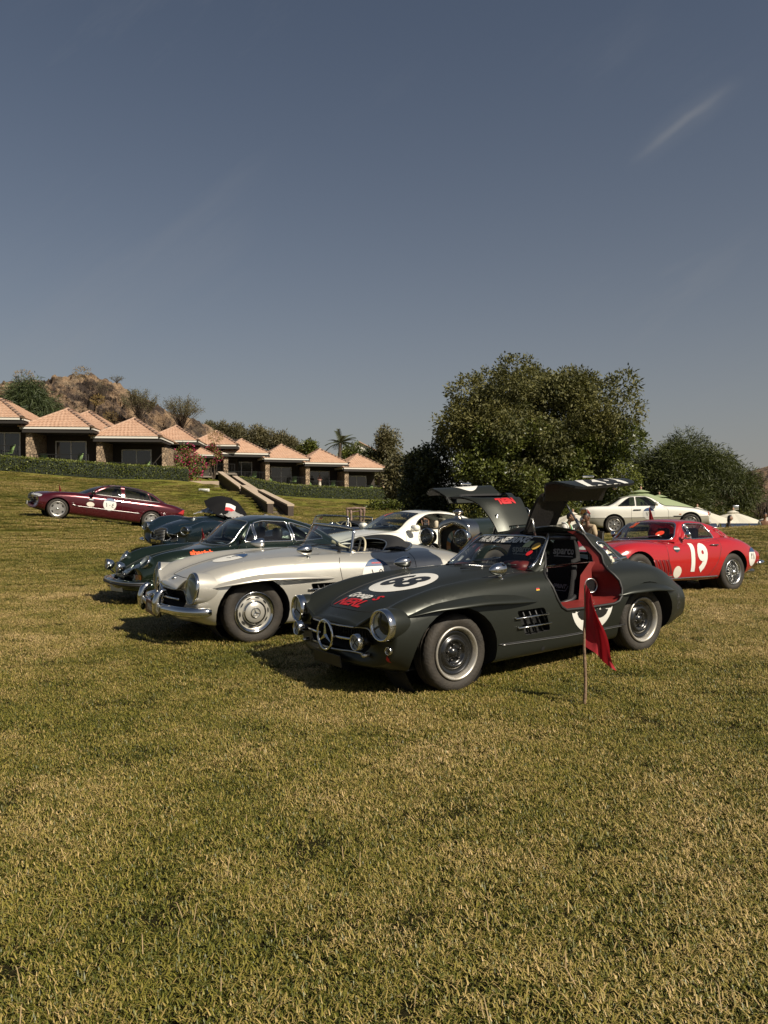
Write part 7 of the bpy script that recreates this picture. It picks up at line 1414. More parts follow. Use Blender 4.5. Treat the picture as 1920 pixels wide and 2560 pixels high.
# ------------------------------------------------------------------ plants of the place
def build_plants():
    FI = leaf_mat('ficus_leaf', (.034, .044, .010), (.18, .165, .045), .28, .65); SH = leaf_mat('shrub_leaf', (.026, .042, .008), (.155, .17, .032), .25, .42); DKL = leaf_mat('dark_leaf', (.012, .020, .007), (.060, .072, .026), .18, .45); FE = leaf_mat('feathery_leaf', (.018, .028, .005), (.085, .098, .016), .22, .6); OL = leaf_mat('olive_leaf', (.045, .048, .018), (.16, .135, .058), .25, .6); HG = leaf_mat('hedge_leaf', (.050, .075, .014), (.20, .215, .036), .25, .5); GR = leaf_mat('acacia_leaf', (.018, .034, .010), (.085, .105, .035), .25, .6); PK = leaf_mat('pink_flower', (.30, .01, .07), (.55, .05, .16), .3, .6)
    g = np.random.default_rng(21)
    # large broad tree: crown wider at mid height, flat-topped, with a notch
    lob = []
    rows = [(8.1, 5.4, 10.4, 12), (7.4, 4.0, 11.5, 15), (6.6, 3.3, 12.1, 18), (5.8, 3.2, 12.3, 18), (5.0, 3.6, 11.9, 17), (4.2, 4.1, 11.5, 15), (3.4, 4.3, 11.5, 13)]
    for z, xa, xb, n in rows:
        for k in range(n):
            x = xa+(xb-xa)*((k+.5)/n)+g.normal(0, .22); yy = 40+g.normal(0, 1.5); s = g.uniform(.75, 1.15)
            lob.append((x, yy, z-.45+g.normal(0, .28), s, s*.85))
    tree('broad_tree', 'large broad leaved tree with a round dense crown behind the raised doors', (8.1, 40, gz(8.1, 40)), lob, 19000, (.20, .08), FI, 1, sprig=5, r0=.36, shell=(.5, 1.0), out=.7, droop=.25, ntop=16)
    lob = [(8.3+4.3*(2*g.uniform()-1), 38.3+g.normal(0, .9), z, s, s*.85) for z in np.linspace(.7, 4.9, 66) for s in [g.uniform(.55, .9)]]
    tree('green_shrub_tree', 'yellow green bushy tree filling the space below the large crown', (8.0, 38.5, gz(8, 38.5)), lob, 10500, (.16, .09), SH, 2, sprig=5, r0=.2, shell=(.4, 1.1))
    lob = [(2.3+1.35*(2*g.uniform()-1)*(1.15-.16*z), 41+g.normal(0, .6), z, s, s) for z in np.linspace(.8, 3.9, 24) for s in [g.uniform(.45, .75)]]
    tree('dark_tree', 'dark leaved tree beside the black lamp post', (2.0, 41, gz(2, 41)), lob, 3800, (.19, .09), DKL, 3, sprig=5, r0=.14, shell=(.35, 1.15))
    lob = dome_lobes((19.7, 50, .2), 5.2, 5.5, 70, g, (.14, .24), 3.5, -.05, lambda t: (1-t**2.2)**.62)
    tree('feathery_tree', 'dome shaped feathery green tree behind the parasols', (20, 50, gz(20, 50)), lob, 20000, (.30, .04), FE, 4, sprig=6, r0=.3, droop=.45, out=.9, shell=(.5, 1.02))
    for i, (u, v0, v1, ru, d, lm, lab, n) in enumerate([(958, 1085, 1235, 50, 100, OL, 'olive green tree at the end of the right house row', 2400), (885, 1118, 1180, 34, 104, SH, 'round bright green tree between palm and white building', 1500), (768, 1108, 1150, 26, 100, SH, 'small rounded tree just left of the palm', 900), (1000, 1150, 1265, 44, 70, OL, 'pale green bush under the olive green tree', 1500), (928, 1130, 1190, 28, 100, DKL, 'dark green tree right of the white building', 1000)]):
        c = px(u, (v0+v1)/2, d); rx = ru*d/CAM_F; rz_ = (v1-v0)/2*d/CAM_F; lob = dome_lobes(tuple(c), rx, rz_, 20, g, (.28, .42), None, -.8); tree('garden_tree', lab, (c.x, c.y, min(gz(c.x, c.y), c.z-rz_)), lob, n, (.36, .15), lm, 30+i, 'trees behind the right house row', sprig=4, r0=.15, shell=(.3, 1.1))
    p = px(845, 1108, 96); z0 = gz(p.x, p.y); build_palm((p.x, p.y, z0), p.z-z0)
    p = px(1930, 1150, 70); h = build_hidden_palm(p) if False else None
    # slope bushes
    p = px(75, 1035, 70); lob = dome_lobes((p.x, p.y, p.z-.9), 2.9, 3.3, 44, g, (.18, .28), 2.0, 0.0, lambda t: (1-t**1.6)**.6); tree('weeping_bush', 'drooping bright green bush on the rocks above the left house', (p.x, p.y, p.z-1.2), lob, 3600, (.75, .06), GR, 40, None, sprig=4, r0=.12, droop=1.0, out=1.1, cat='bush', trunkname='stems', shell=(.3, 1.15))
    for i, (u, v, h, w, d, lab) in enumerate([(348, 1052, 3.4, 4.0, 79, 'fan shaped dry bush in the middle of the rocky hill'), (455, 1076, 4.0, 5.0, 83, 'tall fan shaped thorn bush on the right shoulder of the hill'), (255, 1000, 2.4, 2.2, 82, 'bare grey bush high on the rocky hill'), (292, 958, .9, 1.8, 84, 'pale bare shrub on the skyline of the hill')]):
        p = px(u, v, d); thorn_bush('thorn_bush', lab, tuple(p), h, w, OL, 60+i, 55, 3800 if i < 2 else 150, 'thorn bushes on the rocky hill', (.17, .05))
    for i, (u, v, s) in enumerate([(205, 935, .8), (277, 1045, .65), (245, 1003, .6), (60, 945, .9), (540, 1095, .7)]):
        p = px(u, v+4, 79); lob = [(p.x, p.y, p.z+.3, s, s*.7)]; tree('dry_tuft', 'dry yellowish tuft %s' % ['near the summit of the rocky hill', 'low on the hill above the second row roofs', 'half way up the rocky slope', 'beside the weeping bush on the skyline', 'at the right foot of the rocky hill'][i], tuple(p), lob, 260, (.30, .05), leaf_mat('dry_tuft', (.12, .08, .025), (.26, .18, .06), .2, .8), 80+i, 'dry tufts on the rocky hill', r0=.04, cat='shrub', trunkname='stems', ntop=1)
    for i, (u, v, ru, rv) in enumerate([(560, 1085, 24, 28), (598, 1090, 26, 34), (640, 1092, 30, 30), (685, 1102, 32, 28), (722, 1112, 22, 20), (525, 1078, 16, 20)]):
        d = 108; c = px(u, v+rv*.3, d); lob = dome_lobes(tuple(c), ru*d/CAM_F, rv*d/CAM_F, 16, g, (.3, .45), 2., -.6); tree('scrub_tree', 'brownish green scrub tree, %s along the ridge behind the roofs' % ['second', 'third', 'fourth', 'fifth', 'last at the right', 'first at the left'][i], (c.x, c.y, c.z-rv*d/CAM_F), lob, 1500, (.42, .10), OL, 90+i, 'scrub trees on the ridge', sprig=3, r0=.12, shell=(.3, 1.15))
    for i, (u, v, s, lab) in enumerate([(470, 1160, 1.15, 'pink flowering bougainvillea at the end of the left row'), (533, 1139, .85, 'pink bougainvillea hanging at the first pillar of the right row')]):
        d = 64 if i == 0 else 81.2; c = px(u, v, d); b = gz(c.x, c.y); lob = dome_lobes(tuple(c), s*1.25, s*1.15, 14, g, (.35, .5), .8, -.8); e = tree('bougainvillea', lab, (c.x, c.y, min(b, c.z-s)), lob, 500, (.16, .09), HG, 110+i, 'bougainvilleas', sprig=5, r0=.06, cat='bush', trunkname='stems'); P, dd, k = crown_points(lob, 900, g, (.75, 1.12)); V, F = leaves_vf(P-np.array(e.location), dd+g.normal(0, .5, dd.shape), .15, .11, g); mesh_np('flowers', V, F, PK, e, False, np.repeat(g.uniform(0, 1, 900), 4))
    build_hedge('hedge', 'clipped green hedge in front of the left house row', [(-36, 54.0), (-30, 55.2), (-25, 56.6), (-20, 58.8), (-15.6, 61.0)], 1.0, 1.1, 5, HG)
    build_hedge('hedge', 'clipped green hedge in front of the right house row', [(-14.6, 78.2), (-10, 79.8), (-5, 81.6), (1.2, 84.2)], 1.15, 1.3, 6, HG)
    c = px(995, 1272, 66)
    lob = [(c.x+q, c.y+g.normal(0, .3), gz(c.x, c.y)+.45, .5, .4) for q in np.linspace(-2.2, 3.2, 14)]; tree('low_shrub', 'low light green shrubs at the foot of the dark tree', (c.x, c.y, gz(c.x, c.y)), lob, 900, (.22, .12), SH, 130, None, sprig=3, r0=.04, cat='shrub', trunkname='stems')
    p = px(1905, 1275, 58); thorn_bush('bare_tree', 'bare twiggy tree at the right frame edge', (p.x, p.y, gz(p.x, p.y)), 4.2, 4.2, OL, 140, 110, 500, None, (.12, .03))
# ------------------------------------------------------------------ parasols, tables, people and small things
def build_parasol(name, label, top, rad, h, cm, base_z, n=8, group='market parasols on the right', vent=True, finial=True):
    e = empty(name, label, 'parasol', group, (top.x, top.y, base_z)); H = top.z-base_z; V = [(0, 0, H)]; F = []; K = 5
    for i in range(1, K+1):
        t = i/K
        for k in range(n*4):
            a = 2*math.pi*k/(n*4)+.2; fr = abs(((k/4) % 1)-.5)*2; V.append((rad*t*math.cos(a)*(1-.03*(1-fr)), rad*t*math.sin(a)*(1-.03*(1-fr)), H-h*(t**1.15)-.06*(1-fr)*t))
    m = n*4; F = [(0, 1+k, 1+(k+1) % m) for k in range(m)]+[(1+i*m+k, 1+(i+1)*m+k, 1+(i+1)*m+(k+1) % m, 1+i*m+(k+1) % m) for i in range(K-1) for k in range(m)]
    V2 = [(rad*math.cos(2*math.pi*k/m+.2)*1.0, rad*math.sin(2*math.pi*k/m+.2), H-h-.16) for k in range(m)]; b = len(V); V += V2; F += [(1+(K-1)*m+k, b+k, b+(k+1) % m, 1+(K-1)*m+(k+1) % m) for k in range(m)]
    mesh_py('canopy', V, F, cm, e, False)
    if vent:
        c = MB(); P = [(0, 0, H+.10)]+[(rad*.17*math.cos(2*math.pi*k/16), rad*.17*math.sin(2*math.pi*k/16), H-.02) for k in range(16)]; c.add(P, [(0, 1+k, 1+(k+1) % 16) for k in range(16)]); c.obj('vent_cap', cm, e, False)
    MB().tube([(0, 0, 0), (0, 0, H-.05)], .035, 8).obj('pole', mat('parasol_wood', (.16, .09, .05), .6), e)
    if finial: MB().lathe([(.001, .0), (.05, .02), (.035, .06), (.055, .11), (.03, .15), (.001, .17)], 10, Matrix.Translation((0, 0, H+.06)) @ Matrix.Rotation(math.pi/2, 4, 'X')).obj('finial', mat('finial_clay', (.35, .2, .14), .6), e)
    b = MB()
    for k in range(n): a = 2*math.pi*k/n+.2+math.pi/n*0; b.tube([(.05*math.cos(a), .05*math.sin(a), H-.05), (rad*math.cos(a), rad*math.sin(a), H-h-.03)], .012, 4)
    b.obj('ribs', mat('parasol_wood', (.16, .09, .05), .6), e); MB().lathe([(.001, 0), (.3, 0), (.3, .08), (.05, .12), (.001, .12)], 16, Matrix.Translation((0, 0, 0)) @ Matrix.Rotation(-math.pi/2, 4, 'X')).obj('base', BLACK, e); return e
def skin_obj(name, joints, edges, radii, m, parent, sub=2, root=0):
    me = bpy.data.meshes.new(name); me.from_pydata([tuple(p) for p in joints], edges, []); o = bpy.data.objects.new(name, me); COL.objects.link(o); sk = o.modifiers.new('skin', 'SKIN'); sk.use_smooth_shade = True
    for i, r in enumerate(radii): rr = r if hasattr(r, '__len__') else (r, r); me.skin_vertices[0].data[i].radius = rr; me.skin_vertices[0].data[i].use_root = (i == root)
    o.modifiers.new('sub', 'SUBSURF').levels = sub; o.modifiers['sub'].render_levels = sub; dg = bpy.context.evaluated_depsgraph_get(); dg.update(); m2 = bpy.data.meshes.new_from_object(o.evaluated_get(dg)); bpy.data.objects.remove(o); return link(name, m2, m, parent)
def build_person(label, loc, yaw, shirt, trousers, hair, pose='stand', group=None, h=1.72, head_tilt=0., arms='down', skin=(.20, .105, .06), hair_long=False, hat=None, extra=None, skirt=False):
    """faces local -y"""
    e = empty('person', label, 'person', group, loc, yaw); k = h/1.72; S = mat('skin_%d' % int(skin[0]*1000), skin, .55)
    sit = pose == 'sit'; hz = .48 if sit else .92; pel = Vector((0, .0, hz)); J = {}
    J['pel'] = pel; J['waist'] = pel+Vector((0, .0, .16)); J['chest'] = pel+Vector((0, .0 if not sit else -.03, .36)); J['neck'] = pel+Vector((0, -.01 if not sit else -.06, .54)); J['head'] = J['neck']+Vector((0, -.02-.06*head_tilt, .10))
    for s, n_ in ((-1, 'R'), (1, 'L')):
        J['sh'+n_] = J['chest']+Vector((s*.18, .01, .11)); 
        if arms == 'down' or (arms == 'chin' and s == 1): J['el'+n_] = J['sh'+n_]+Vector((s*.05, .03, -.28)); J['wr'+n_] = J['el'+n_]+Vector((-s*.02, -.10, -.24))
        elif arms == 'chin': J['el'+n_] = J['sh'+n_]+Vector((s*.04, -.12, -.24)); J['wr'+n_] = J['head']+Vector((s*.03, -.13, -.10))
        else: J['el'+n_] = J['sh'+n_]+Vector((s*.06, -.06, -.27)); J['wr'+n_] = J['el'+n_]+Vector((-s*.12, -.22, -.04))
        J['hip'+n_] = pel+Vector((s*.10, 0, -.03))
        if sit: J['kn'+n_] = J['hip'+n_]+Vector((s*.04, -.44, .02)); J['an'+n_] = J['kn'+n_]+Vector((0, .02, -.41)); 
        else: J['kn'+n_] = J['hip'+n_]+Vector((s*.01, -.02, -.42)); J['an'+n_] = J['kn'+n_]+Vector((0, .03, -.40))
        J['toe'+n_] = J['an'+n_]+Vector((s*.02, -.16, -.045))
    names = list(J); ix = {n_: i for i, n_ in enumerate(names)}; P = [J[n_]*k for n_ in names]
    ED = [('pel', 'waist'), ('waist', 'chest'), ('chest', 'neck')]+[(a+q, b+q) for q in 'LR' for a, b in (('sh', 'el'), ('el', 'wr'), ('hip', 'kn'), ('kn', 'an'), ('an', 'toe'))]+[('chest', 'shL'), ('chest', 'shR'), ('pel', 'hipL'), ('pel', 'hipR'), ('neck', 'head')]
    RD = dict(pel=(.135, .10), waist=(.13, .095), chest=(.15, .105), neck=.052, head=.055); base = dict(sh=.058, el=.040, wr=.026, hip=.085, kn=.055, an=.036, toe=.032); rad = [RD[n_] if n_ in RD else base[n_[:-1]] for n_ in names]
    rad = [tuple(x*k for x in r) if hasattr(r, '__len__') else r*k for r in rad]; body = skin_obj('body', P, [(ix[a], ix[b]) for a, b in ED], rad, S, e, 2, 0)
    # clothes a little outside the body
    def sub(ns, es, gr, m_, nm):
        id_ = {n_: i for i, n_ in enumerate(ns)}; rr = [tuple((x+gr)*k for x in RD[n_]) if n_ in RD and hasattr(RD[n_], '__len__') else ((RD[n_] if n_ in RD else base[n_[:-1]])+gr)*k for n_ in ns]; return skin_obj(nm, [J[n_]*k for n_ in ns], [(id_[a], id_[b]) for a, b in es], rr, m_, e, 2, 0)
    for q in 'LR': J['sl'+q] = J['sh'+q].lerp(J['el'+q], .85); base['sl'] = .046
    J['low'] = pel+Vector((0, 0, -.04)); RD['low'] = (.14, .105)
    sub(['waist', 'chest', 'low', 'shL', 'shR', 'slL', 'slR'], [('low', 'waist'), ('waist', 'chest'), ('chest', 'shL'), ('chest', 'shR'), ('shL', 'slL'), ('shR', 'slR')], .016, shirt, 'shirt')
    if skirt: MB().lathe([(.13*k, 0), (.17*k, .3*k), (.22*k, .8*k), (.21*k, .82*k), (.001, .4*k)], 18, Matrix.Translation((0, 0, .95*k)) @ Matrix.Rotation(-math.pi/2, 4, 'X')).obj('skirt', trousers, e)
    else:
        for q in 'LR': J['cf'+q] = J['kn'+q].lerp(J['an'+q], .9); base['cf'] = .05
        sub(['pel', 'hipL', 'hipR', 'knL', 'knR', 'cfL', 'cfR'], [('pel', 'hipL'), ('pel', 'hipR'), ('hipL', 'knL'), ('hipR', 'knR'), ('knL', 'cfL'), ('knR', 'cfR')], .016, trousers, 'trousers')
    # head with face
    c = (J['head']+Vector((0, -.02, .055)))*k; Mh = Matrix.Translation(c) @ Matrix.Rotation(-head_tilt, 4, 'X'); bm = bmesh.new(); bmesh.ops.create_uvsphere(bm, u_segments=24, v_segments=18, radius=1)
    for v in bm.verts:
        x, y, z = v.co; nw = 1-.22*max(0, -z)**1.5; q = Vector((x*.078*nw, y*.098*(1-.08*max(0, -z)), z*.118))
        if y < -.3 and abs(x) < .28: q.y -= .022*math.exp(-((z+.12)/.16)**2)*(1-abs(x)/.28)
        if y < -.5 and abs(z-.12) < .14 and .2 < abs(x) < .55: q.y += .008
        v.co = Mh @ (q*k)
    hd = from_bm('head', bm, S, body); b = MB()
    for s in (-1, 1): b.lathe([(.001, -.006), (.009, -.003), (.011, .004), (.001, .008)], 8, Mh @ Matrix.Translation((s*.033*k, -.088*k, .012*k)))
    b.obj('eyes', mat('eye_dark', (.02, .015, .012), .3), hd); b = MB(); b.box((0, 0, 0), (.046*k, .012*k, .012*k), bev=.003); b.v = [tuple(Mh @ (Vector(q)+Vector((0, -.088*k, -.055*k)))) for q in b.v]; b.obj('mouth', mat('lip', (.14, .05, .04), .5), hd)
    b = MB()
    for s in (-1, 1): b.lathe([(.001, -.01), (.02, -.008), (.024, 0), (.012, .01), (.001, .01)], 10, Mh @ Matrix.Translation((s*.077*k, .012*k, .0)) @ Matrix.Rotation(s*math.pi/2, 4, 'Z') @ Matrix.Scale(1.35, 4, (0, 0, 1)))
    b.obj('ears', S, hd); bm = bmesh.new(); bmesh.ops.create_uvsphere(bm, u_segments=20, v_segments=14, radius=1); kill = [v for v in bm.verts if (v.co.z < -.1 and not hair_long) or (v.co.y < -.45 and v.co.z < .42) or (hair_long and v.co.y < -.25 and v.co.z < .45)]; bmesh.ops.delete(bm, geom=kill, context='VERTS')
    for v in bm.verts:
        x, y, z = v.co; q = Vector((x*.085, y*.106+.004, z*.126+.004))
        if hair_long and z < 0: q = Vector((x*.10, abs(y)*.10+.02, z*.33))
        v.co = Mh @ (q*k)
    from_bm('hair', bm, hair, hd)
    # hands: palm, four unequal bent fingers and a thumb
    for s, q in ((-1, 'R'), (1, 'L')):
        w = J['wr'+q]*k; d = (J['wr'+q]-J['el'+q]).normalized(); side = d.cross(Vector((0, 1, .1))).normalized(); nn = side.cross(d); jo = [w-d*.02, w+d*.05*k]; ed = [(0, 1)]; rd = [(.024*k, .014*k), (.036*k, .013*k)]
        for f, (o_, L) in enumerate(((-.026, .062), (-.009, .072), (.009, .068), (.026, .052))):
            b0 = w+d*.075*k+side*o_*k; i = len(jo); jo += [b0, b0+(d*.8+nn*.35)*L*.55*k, b0+(d*.5+nn*.8)*L*k]; ed += [(1, i), (i, i+1), (i+1, i+2)]; rd += [.0095*k, .0085*k, .007*k]
        i = len(jo); tb = w+d*.03*k-side*.03*k*s; jo += [tb, tb+(d*.6-side*s*.7)*.035*k, tb+(d*.9-side*s*.4+nn*.3)*.06*k]; ed += [(0, i), (i, i+1), (i+1, i+2)]; rd += [.012*k, .010*k, .008*k]; skin_obj('hand', jo, ed, rd, S, body, 1, 0)
    for q in 'LR':
        a, t = J['an'+q]*k, J['toe'+q]*k; bb = bm_box((.095*k, .27*k, .08*k), .03); o = from_bm('shoe', bb, BLACK, e); o.location = ((a.x+t.x)/2, (a.y+t.y)/2, t.z+.0)
    if hat: MB().lathe([(.17*k, 0), (.165*k, -.012*k), (.095*k, -.015*k), (.09*k, -.08*k), (.07*k, -.10*k), (.001, -.10*k)], 20, Mh @ Matrix.Translation((0, 0, .06*k)) @ Matrix.Rotation(math.pi/2, 4, 'X')).obj('hat', hat, hd)
    if extra == 'scarf':
        for m_, dx in ((mat('green_stripe', (.02, .22, .06), .7), 0), (mat('white_stripe', (.6, .6, .58), .7), .05)):
            for s in (-1, 1): v, f = tube_vf(smoothc([(s*(.06+dx*.4), .08, .545+hz), (s*(.09+dx*.5), -.02, .55+hz), (s*(.09+dx), -.12-.0, .40+hz), (s*(.085+dx), -.155, .10+hz)], 14), [.026*k]*14, 6); mesh_py('scarf', v, f, m_, e)
    if extra == 'cap': MB().lathe([(.09*k, .01), (.092*k, -.03), (.07*k, -.075), (.001, -.085)], 16, Mh @ Matrix.Translation((0, .005, .035)) @ Matrix.Rotation(math.pi/2, 4, 'X')).box(tuple(Mh @ Vector((0, -.13*k, .05*k))), (.12*k, .09*k, .012), bev=.004).obj('cap', hat or mat('cap_grey', (.35, .36, .38), .8), hd)
    return e
def build_chair(label, loc, yaw):
    e = empty('folding_chair', label, 'chair', 'chairs under the seated people', loc, yaw); W_ = mat('chair_dark', (.03, .028, .026), .6); from_bm('seat', bm_box((.44, .42, .04), .012), W_, e).location = (0, .02, .40); from_bm('backrest', bm_box((.42, .03, .30), .012), W_, e).location = (0, .27, .68)
    for x in (-.2, .2):
        for y in (-.16, .24): MB().tube([(x, y, 0), (x, y, .40 if y < 0 else .80)], .014, 6).obj('leg', W_, e)
def build_flag(name, label, base, H, drop, w, lean=0., side=1., sway=0., hero=False):
    e = empty(name, label, 'flag', 'red flags on sticks', base); g = np.random.default_rng(int(abs(base[0])*100)); WD = mat('stick_wood', (.25, .165, .10), .85, noise=(9, .6, (.13, .085, .055)), bump=(30, .6)); P = [(lean*t*H+.006*math.sin(t*9)*hero, .004*math.cos(t*7)*hero, t*(H-.01)) for t in np.linspace(-.06, 1, 24)]; rad = [(.013 if hero else .009)*(1-.25*t)*(1+.16*hero*(1 if i % 6 == 3 else 0)) for i, t in enumerate(np.linspace(0, 1, 24))]; MB().tube(P, rad, 8).obj('stick', WD, e)
    nu, nv = 26, 26; V = []
    for i in range(nu):
        u = i/(nu-1)                              # from the stick outwards
        for j in range(nv):
            v = j/(nv-1)                          # from top to hem
            # limp cloth: hangs from its top corner, folds deepen outwards
            dx = side*w*u*(.22+.78*v**1.1); z = H-drop*v*(1-.02*u)-u**1.15*(.30*drop+.12*drop*v); yy = .035*math.sin(u*9+v*2.2)*u**.6*(.35+v)+.02*math.sin(u*17-v*3)*u*v-.05*u
            if hero: yy -= .03*math.sin(v*5)*u; dx += .012*math.sin(v*8+u*4)*u-.035*(1-u)*max(0, v-.8)*5*.6
            V.append((dx+lean*H+.002, yy-.008, z+.01*math.sin(u*8+v*5)*u))
    F = [(i*nv+j, i*nv+j+1, (i+1)*nv+j+1, (i+1)*nv+j) for i in range(nu-1) for j in range(nv-1)]; mesh_py('cloth', V, F, leafless_cloth(), e); return e
def leafless_cloth():
    if 'red_cloth' in MATS: return MATS['red_cloth']
    m = mat('red_cloth', (.36, .010, .020), .85, sheen=.2, bump=(25, .12)); nt = m.node_tree; o = nt.nodes['Material Output']; t = nt.nodes.new('ShaderNodeBsdfTranslucent'); t.inputs[0].default_value = (.40, .012, .02, 1); mx = nt.nodes.new('ShaderNodeMixShader'); mx.inputs[0].default_value = .3; nt.links.new(nt.nodes['Principled BSDF'].outputs[0], mx.inputs[1]); nt.links.new(t.outputs[0], mx.inputs[2]); nt.links.new(mx.outputs[0], o.inputs[0]); return m
def build_small_things():
    build_flag('flag', 'red flag on a rough wooden stick stuck in the grass before the dark coupe', (1.53, 5.85, gz(1.53, 5.85)), .93, .47, .23, hero=True)
    p = px(706, 1345, 23); 
    for u, vb, vt, d, lab, s in ((505, 1340, 1320, 17.4, 'red flag half hidden by the green coupe', 1), (148, 1226, 1208, 29.5, 'red flag behind the wine red sedan', .9), (1623, 1312, 1269, 24.2, 'red flag in front of the white hardtop car', 1)):
        t = px(u, vt, d); z0 = gz(t.x, t.y); build_flag('flag', lab, (t.x, t.y, z0), t.z-z0, .55, .26)
    # lamp post
    p = px(1046, 1188, 43); z0 = gz(p.x, 43); e = empty('lamp_post', 'thin black lamp post standing before the dark tree', 'lamp post', None, (p.x, 43, z0)); H = p.z-z0; MB().tube([(0, 0, -.1), (0, 0, H)], [.07, .05], 10).obj('post', BLACK, e); MB().lathe([(.001, 0), (.11, 0), (.11, .3), (.06, .33), (.05, .5), (.001, .5)], 12, Matrix.Rotation(math.pi/2, 4, 'X')).obj('base', BLACK, e); MB().box((0, -.2, H), (.16, .5, .08), bev=.02).obj('lamp_head', BLACK, e)
    # log arch
    t = px(889, 1268, 25.5); z0 = gz(t.x, t.y); H = t.z-z0; e = empty('log_arch', 'rustic photo frame of knotted logs on the lawn', 'log frame', None, (t.x, t.y, z0)); LG = mat('log_bark', (.10, .055, .035), .9, noise=(7, .6, (.30, .22, .18)), bump=(14, 1.)); g = np.random.default_rng(5)
    def log(a, b_, r): L = smoothc([a, tuple(np.array(a)*.66+np.array(b_)*.34+g.normal(0, .025, 3)), tuple(np.array(a)*.33+np.array(b_)*.67+g.normal(0, .025, 3)), b_], 12); return MB().tube(L, r*(1+.18*g.normal(size=12)), 7).obj('log', LG, e)
    for x in (-.25, -.17, .15, .27): log((x, g.normal(0, .1), -.05), (x+g.normal(0, .02), 0, H-.02), .04)
    log((-.32, 0, H-.06), (.32, 0, H-.04), .045); log((-.30, .02, H-.13), (.30, .02, H-.12), .03); log((-.30, -.05, H-.52), (.30, -.05, H-.50), .05); log((-.2, -.1, H-.62), (.2, -.1, H-.6), .05)
    # parasols
    GRN = leaf_mat('green_canvas', (.36, .43, .25), (.36, .43, .25), .3, .8); CRM = leaf_mat('cream_canvas', (.74, .70, .60), (.74, .70, .60), .3, .8)
    for u, v, d, rad, h, m_, lab in ((1602, 1229, 33, 2.3, .85, GRN, 'pale green parasol rising behind the white hardtop car'), (1648, 1241, 38, 2.3, .8, GRN, 'second pale green parasol, half behind the first'), (1743, 1272, 37, 1.75, .62, CRM, 'cream parasol directly behind the white car bonnet'), (1833, 1280, 38, 1.7, .62, CRM, 'cream parasol behind the seated dark haired woman'), (1952, 1284, 38, 1.7, .6, CRM, 'cream parasol at the right frame edge'), (1432, 1284, 36, 1.4, .45, CRM, 'cream parasol seen between the two men')):
        t = px(u, v, d); build_parasol('parasol', lab, t, rad, h, m_, min(gz(t.x, t.y), t.z-1.6))
    # roll-top dishes on a table beyond the bank
    a, b_ = px(1745, 1320, 34), px(1915, 1322, 34); z = a.z-.02; tb = empty('buffet_table', 'long buffet table behind the grass bank', 'table', None, ((a.x+b_.x)/2, 34, gz((a.x+b_.x)/2, 34))); L = b_.x-a.x+.6; hz = z-tb.location.z; MB().box((0, 0, hz-.03), (L, .7, .05)).obj('tabletop', mat('white_cloth', (.6, .6, .58), .8), tb, False)
    for sx in (-1, 1):
        for sy in (-.3, .3): MB().box((sx*(L/2-.1), sy, (hz-.05)/2), (.06, .06, hz-.05)).obj('leg', BLACK, tb, False)
    for k, u in enumerate((1772, 1816, 1851, 1888)):
        p = px(u, 1319, 34); e = empty('chafing_dish', 'silver roll top food dish, %s along the buffet' % ('nearest the white car', 'second from the white car', 'third from the white car', 'farthest from the white car')[k], 'food dish', 'roll top dishes on the buffet', (p.x, 34, z)); V = []; n = 12; q = MB()
        for x in (-.30, .30): V += [(x, .2*math.cos(t_), .06+.17*math.sin(t_)) for t_ in np.linspace(0, math.pi, n)]
        q.add(V, [(i, i+1, n+i+1, n+i) for i in range(n-1)]+[tuple(range(n)), tuple(range(n, 2*n))]); q.obj('lid', mat('polished_steel', (.66, .66, .68), .16, 1.), e); MB().box((0, 0, .03), (.62, .42, .06), bev=.01).obj('pan', CHROMED, e)
    t = px(1837, 1269, 39); z0 = gz(t.x, t.y); e = empty('floodlight', 'small square floodlight on a pole above the cream parasol', 'floodlight', None, (t.x, t.y, z0)); MB().tube([(0, 0, 0), (0, 0, t.z-z0-.1)], .02, 6).obj('pole', CHROMED, e); MB().box((.05, 0, t.z-z0), (.30, .08, .24), bev=.02).obj('lamp_head', CHROMED, e)
    # people
    HB = mat('hair_black', (.010, .008, .007), .5); BE = mat('beige_cloth', (.40, .31, .20), .85, bump=(20, .15)); WH = mat('white_cotton', (.60, .58, .54), .85, bump=(20, .15)); DKT = mat('dark_trousers', (.02, .02, .025), .8); BK = mat('black_cloth', (.012, .012, .014), .8)
    def person_at(u, v, d, lab, yaw, *a, sit=True, h=1.72, **k):
        t = px(u, v, d); hh = h/1.72; z = t.z-(1.30 if sit else h)*1.0; b = gz(t.x, t.y); 
        if sit: build_chair(lab.split(',')[0].replace('person', 'chair of the person')[:60], (t.x, t.y, z), yaw)
        return build_person(lab, (t.x, t.y, z), yaw, *a, pose='sit' if sit else 'stand', h=h, **k)
    person_at(1415, 1281, 19.6, 'person with a green and white scarf looking down beside the raised door', R(60), WH, DKT, HB, head_tilt=.55, extra='scarf', arms='front')
    person_at(1474, 1281, 19.2, 'person in a beige shirt with one hand at the chin', R(-65), BE, DKT, HB, arms='chin', skin=(.15, .075, .045))
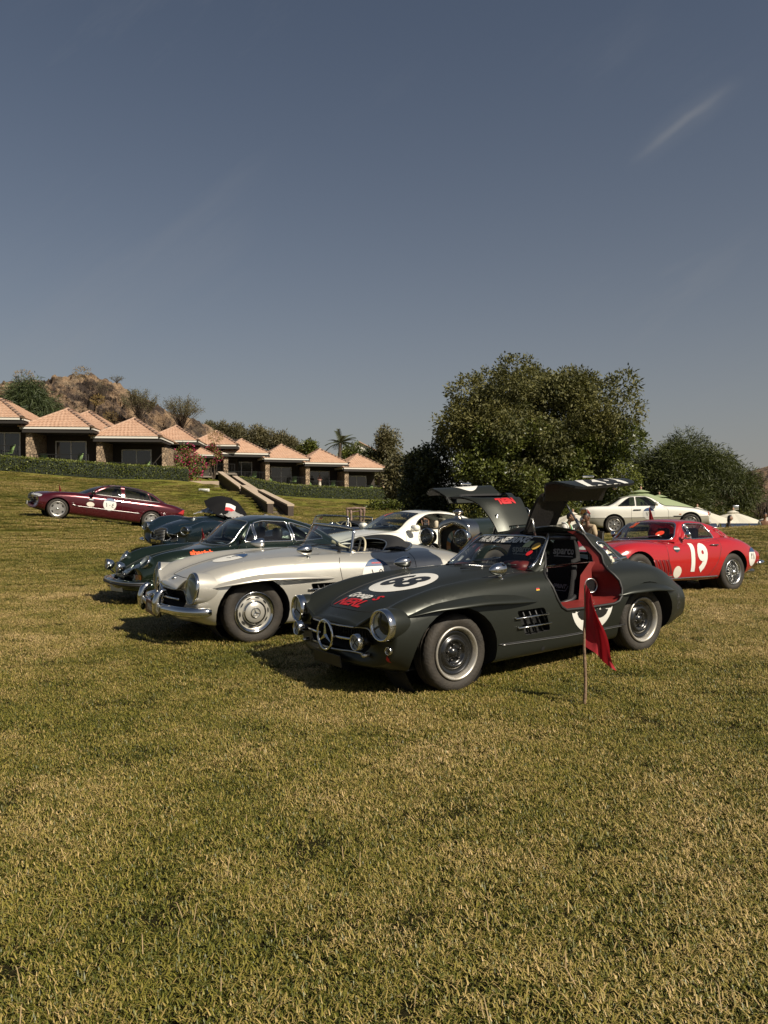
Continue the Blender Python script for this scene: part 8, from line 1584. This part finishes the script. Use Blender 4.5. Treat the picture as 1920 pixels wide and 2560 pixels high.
    person_at(1446, 1303, 33, 'person with a straw hat and white top far between the two men', 0., WH, DKT, HB, sit=False, hat=mat('straw_hat', (.42, .33, .2), .8), skin=(.26, .15, .10))
    person_at(1822, 1289, 31, 'person with long dark hair in black by the buffet', R(75), BK, BK, HB, sit=False, hair_long=True, skin=(.26, .15, .10))
    person_at(1912, 1282, 31, 'person in a white shirt at the right frame edge', R(-20), WH, DKT, HB, sit=False, skin=(.20, .105, .06))
    person_at(661, 1285, 26, 'person in black with a pale cap behind the green coupe', R(150), BK, DKT, HB, sit=False, extra='cap', h=1.1)
    person_at(1063, 1277, 30, 'person with a grey cap beyond the white coupe', R(20), BK, DKT, HB, sit=False, extra='cap', h=1.1, hat=mat('cap_grey', (.35, .36, .38), .8))
    x, y = -.208*82+.946*4.46*2.42, 82+.325*4.46*2.42; M = Matrix.Rotation(R(19), 4, 'Z') @ Vector((0, 1.2, 0)); build_person('person in a white skirt standing on a terrace of the right row', (x+M.x, y+M.y, 3.15), R(19), mat('pink_top', (.45, .25, .22), .8), mat('cream_skirt', (.60, .55, .45), .8), HB, skirt=True, arms='front', skin=(.26, .15, .10), h=1.66)
def build_hills():
    D = 82; rl = [(-120, 950, 86), (-60, 948, 86), (0, 962, 86), (60, 955, 86), (110, 948, 86), (150, 938, 86), (197, 929, 86), (240, 944, 86), (290, 958, 86), (330, 982, 86), (380, 1004, 88), (430, 1034, 90), (480, 1052, 93), (520, 1064, 96), (560, 1086, 100), (610, 1112, 104), (680, 1140, 108), (760, 1168, 112)]
    build_hill('rocky_hill', 'bare brown rocky hill rising behind the left houses', [tuple(px(u, v+4, d)) for u, v, d in rl], ([-60, -24, -16, 0], [66, 66, 94, 100]), 26, 3.0, 2)
    rr = [(1790, 1262, 120), (1835, 1222, 122), (1875, 1188, 124), (1920, 1172, 126), (1990, 1150, 128), (2200, 1140, 130)]; build_hill('far_hill', 'tan rocky hillside beyond the trees on the right', [tuple(px(u, v, d)) for u, v, d in rr], 96, 30, .5, 8, 90, 70, .8)
def build_all():
    build_ground(); build_hills(); build_houses(); build_stair(); build_plants(); build_all_cars(); build_small_things(); build_grass()
build_all()
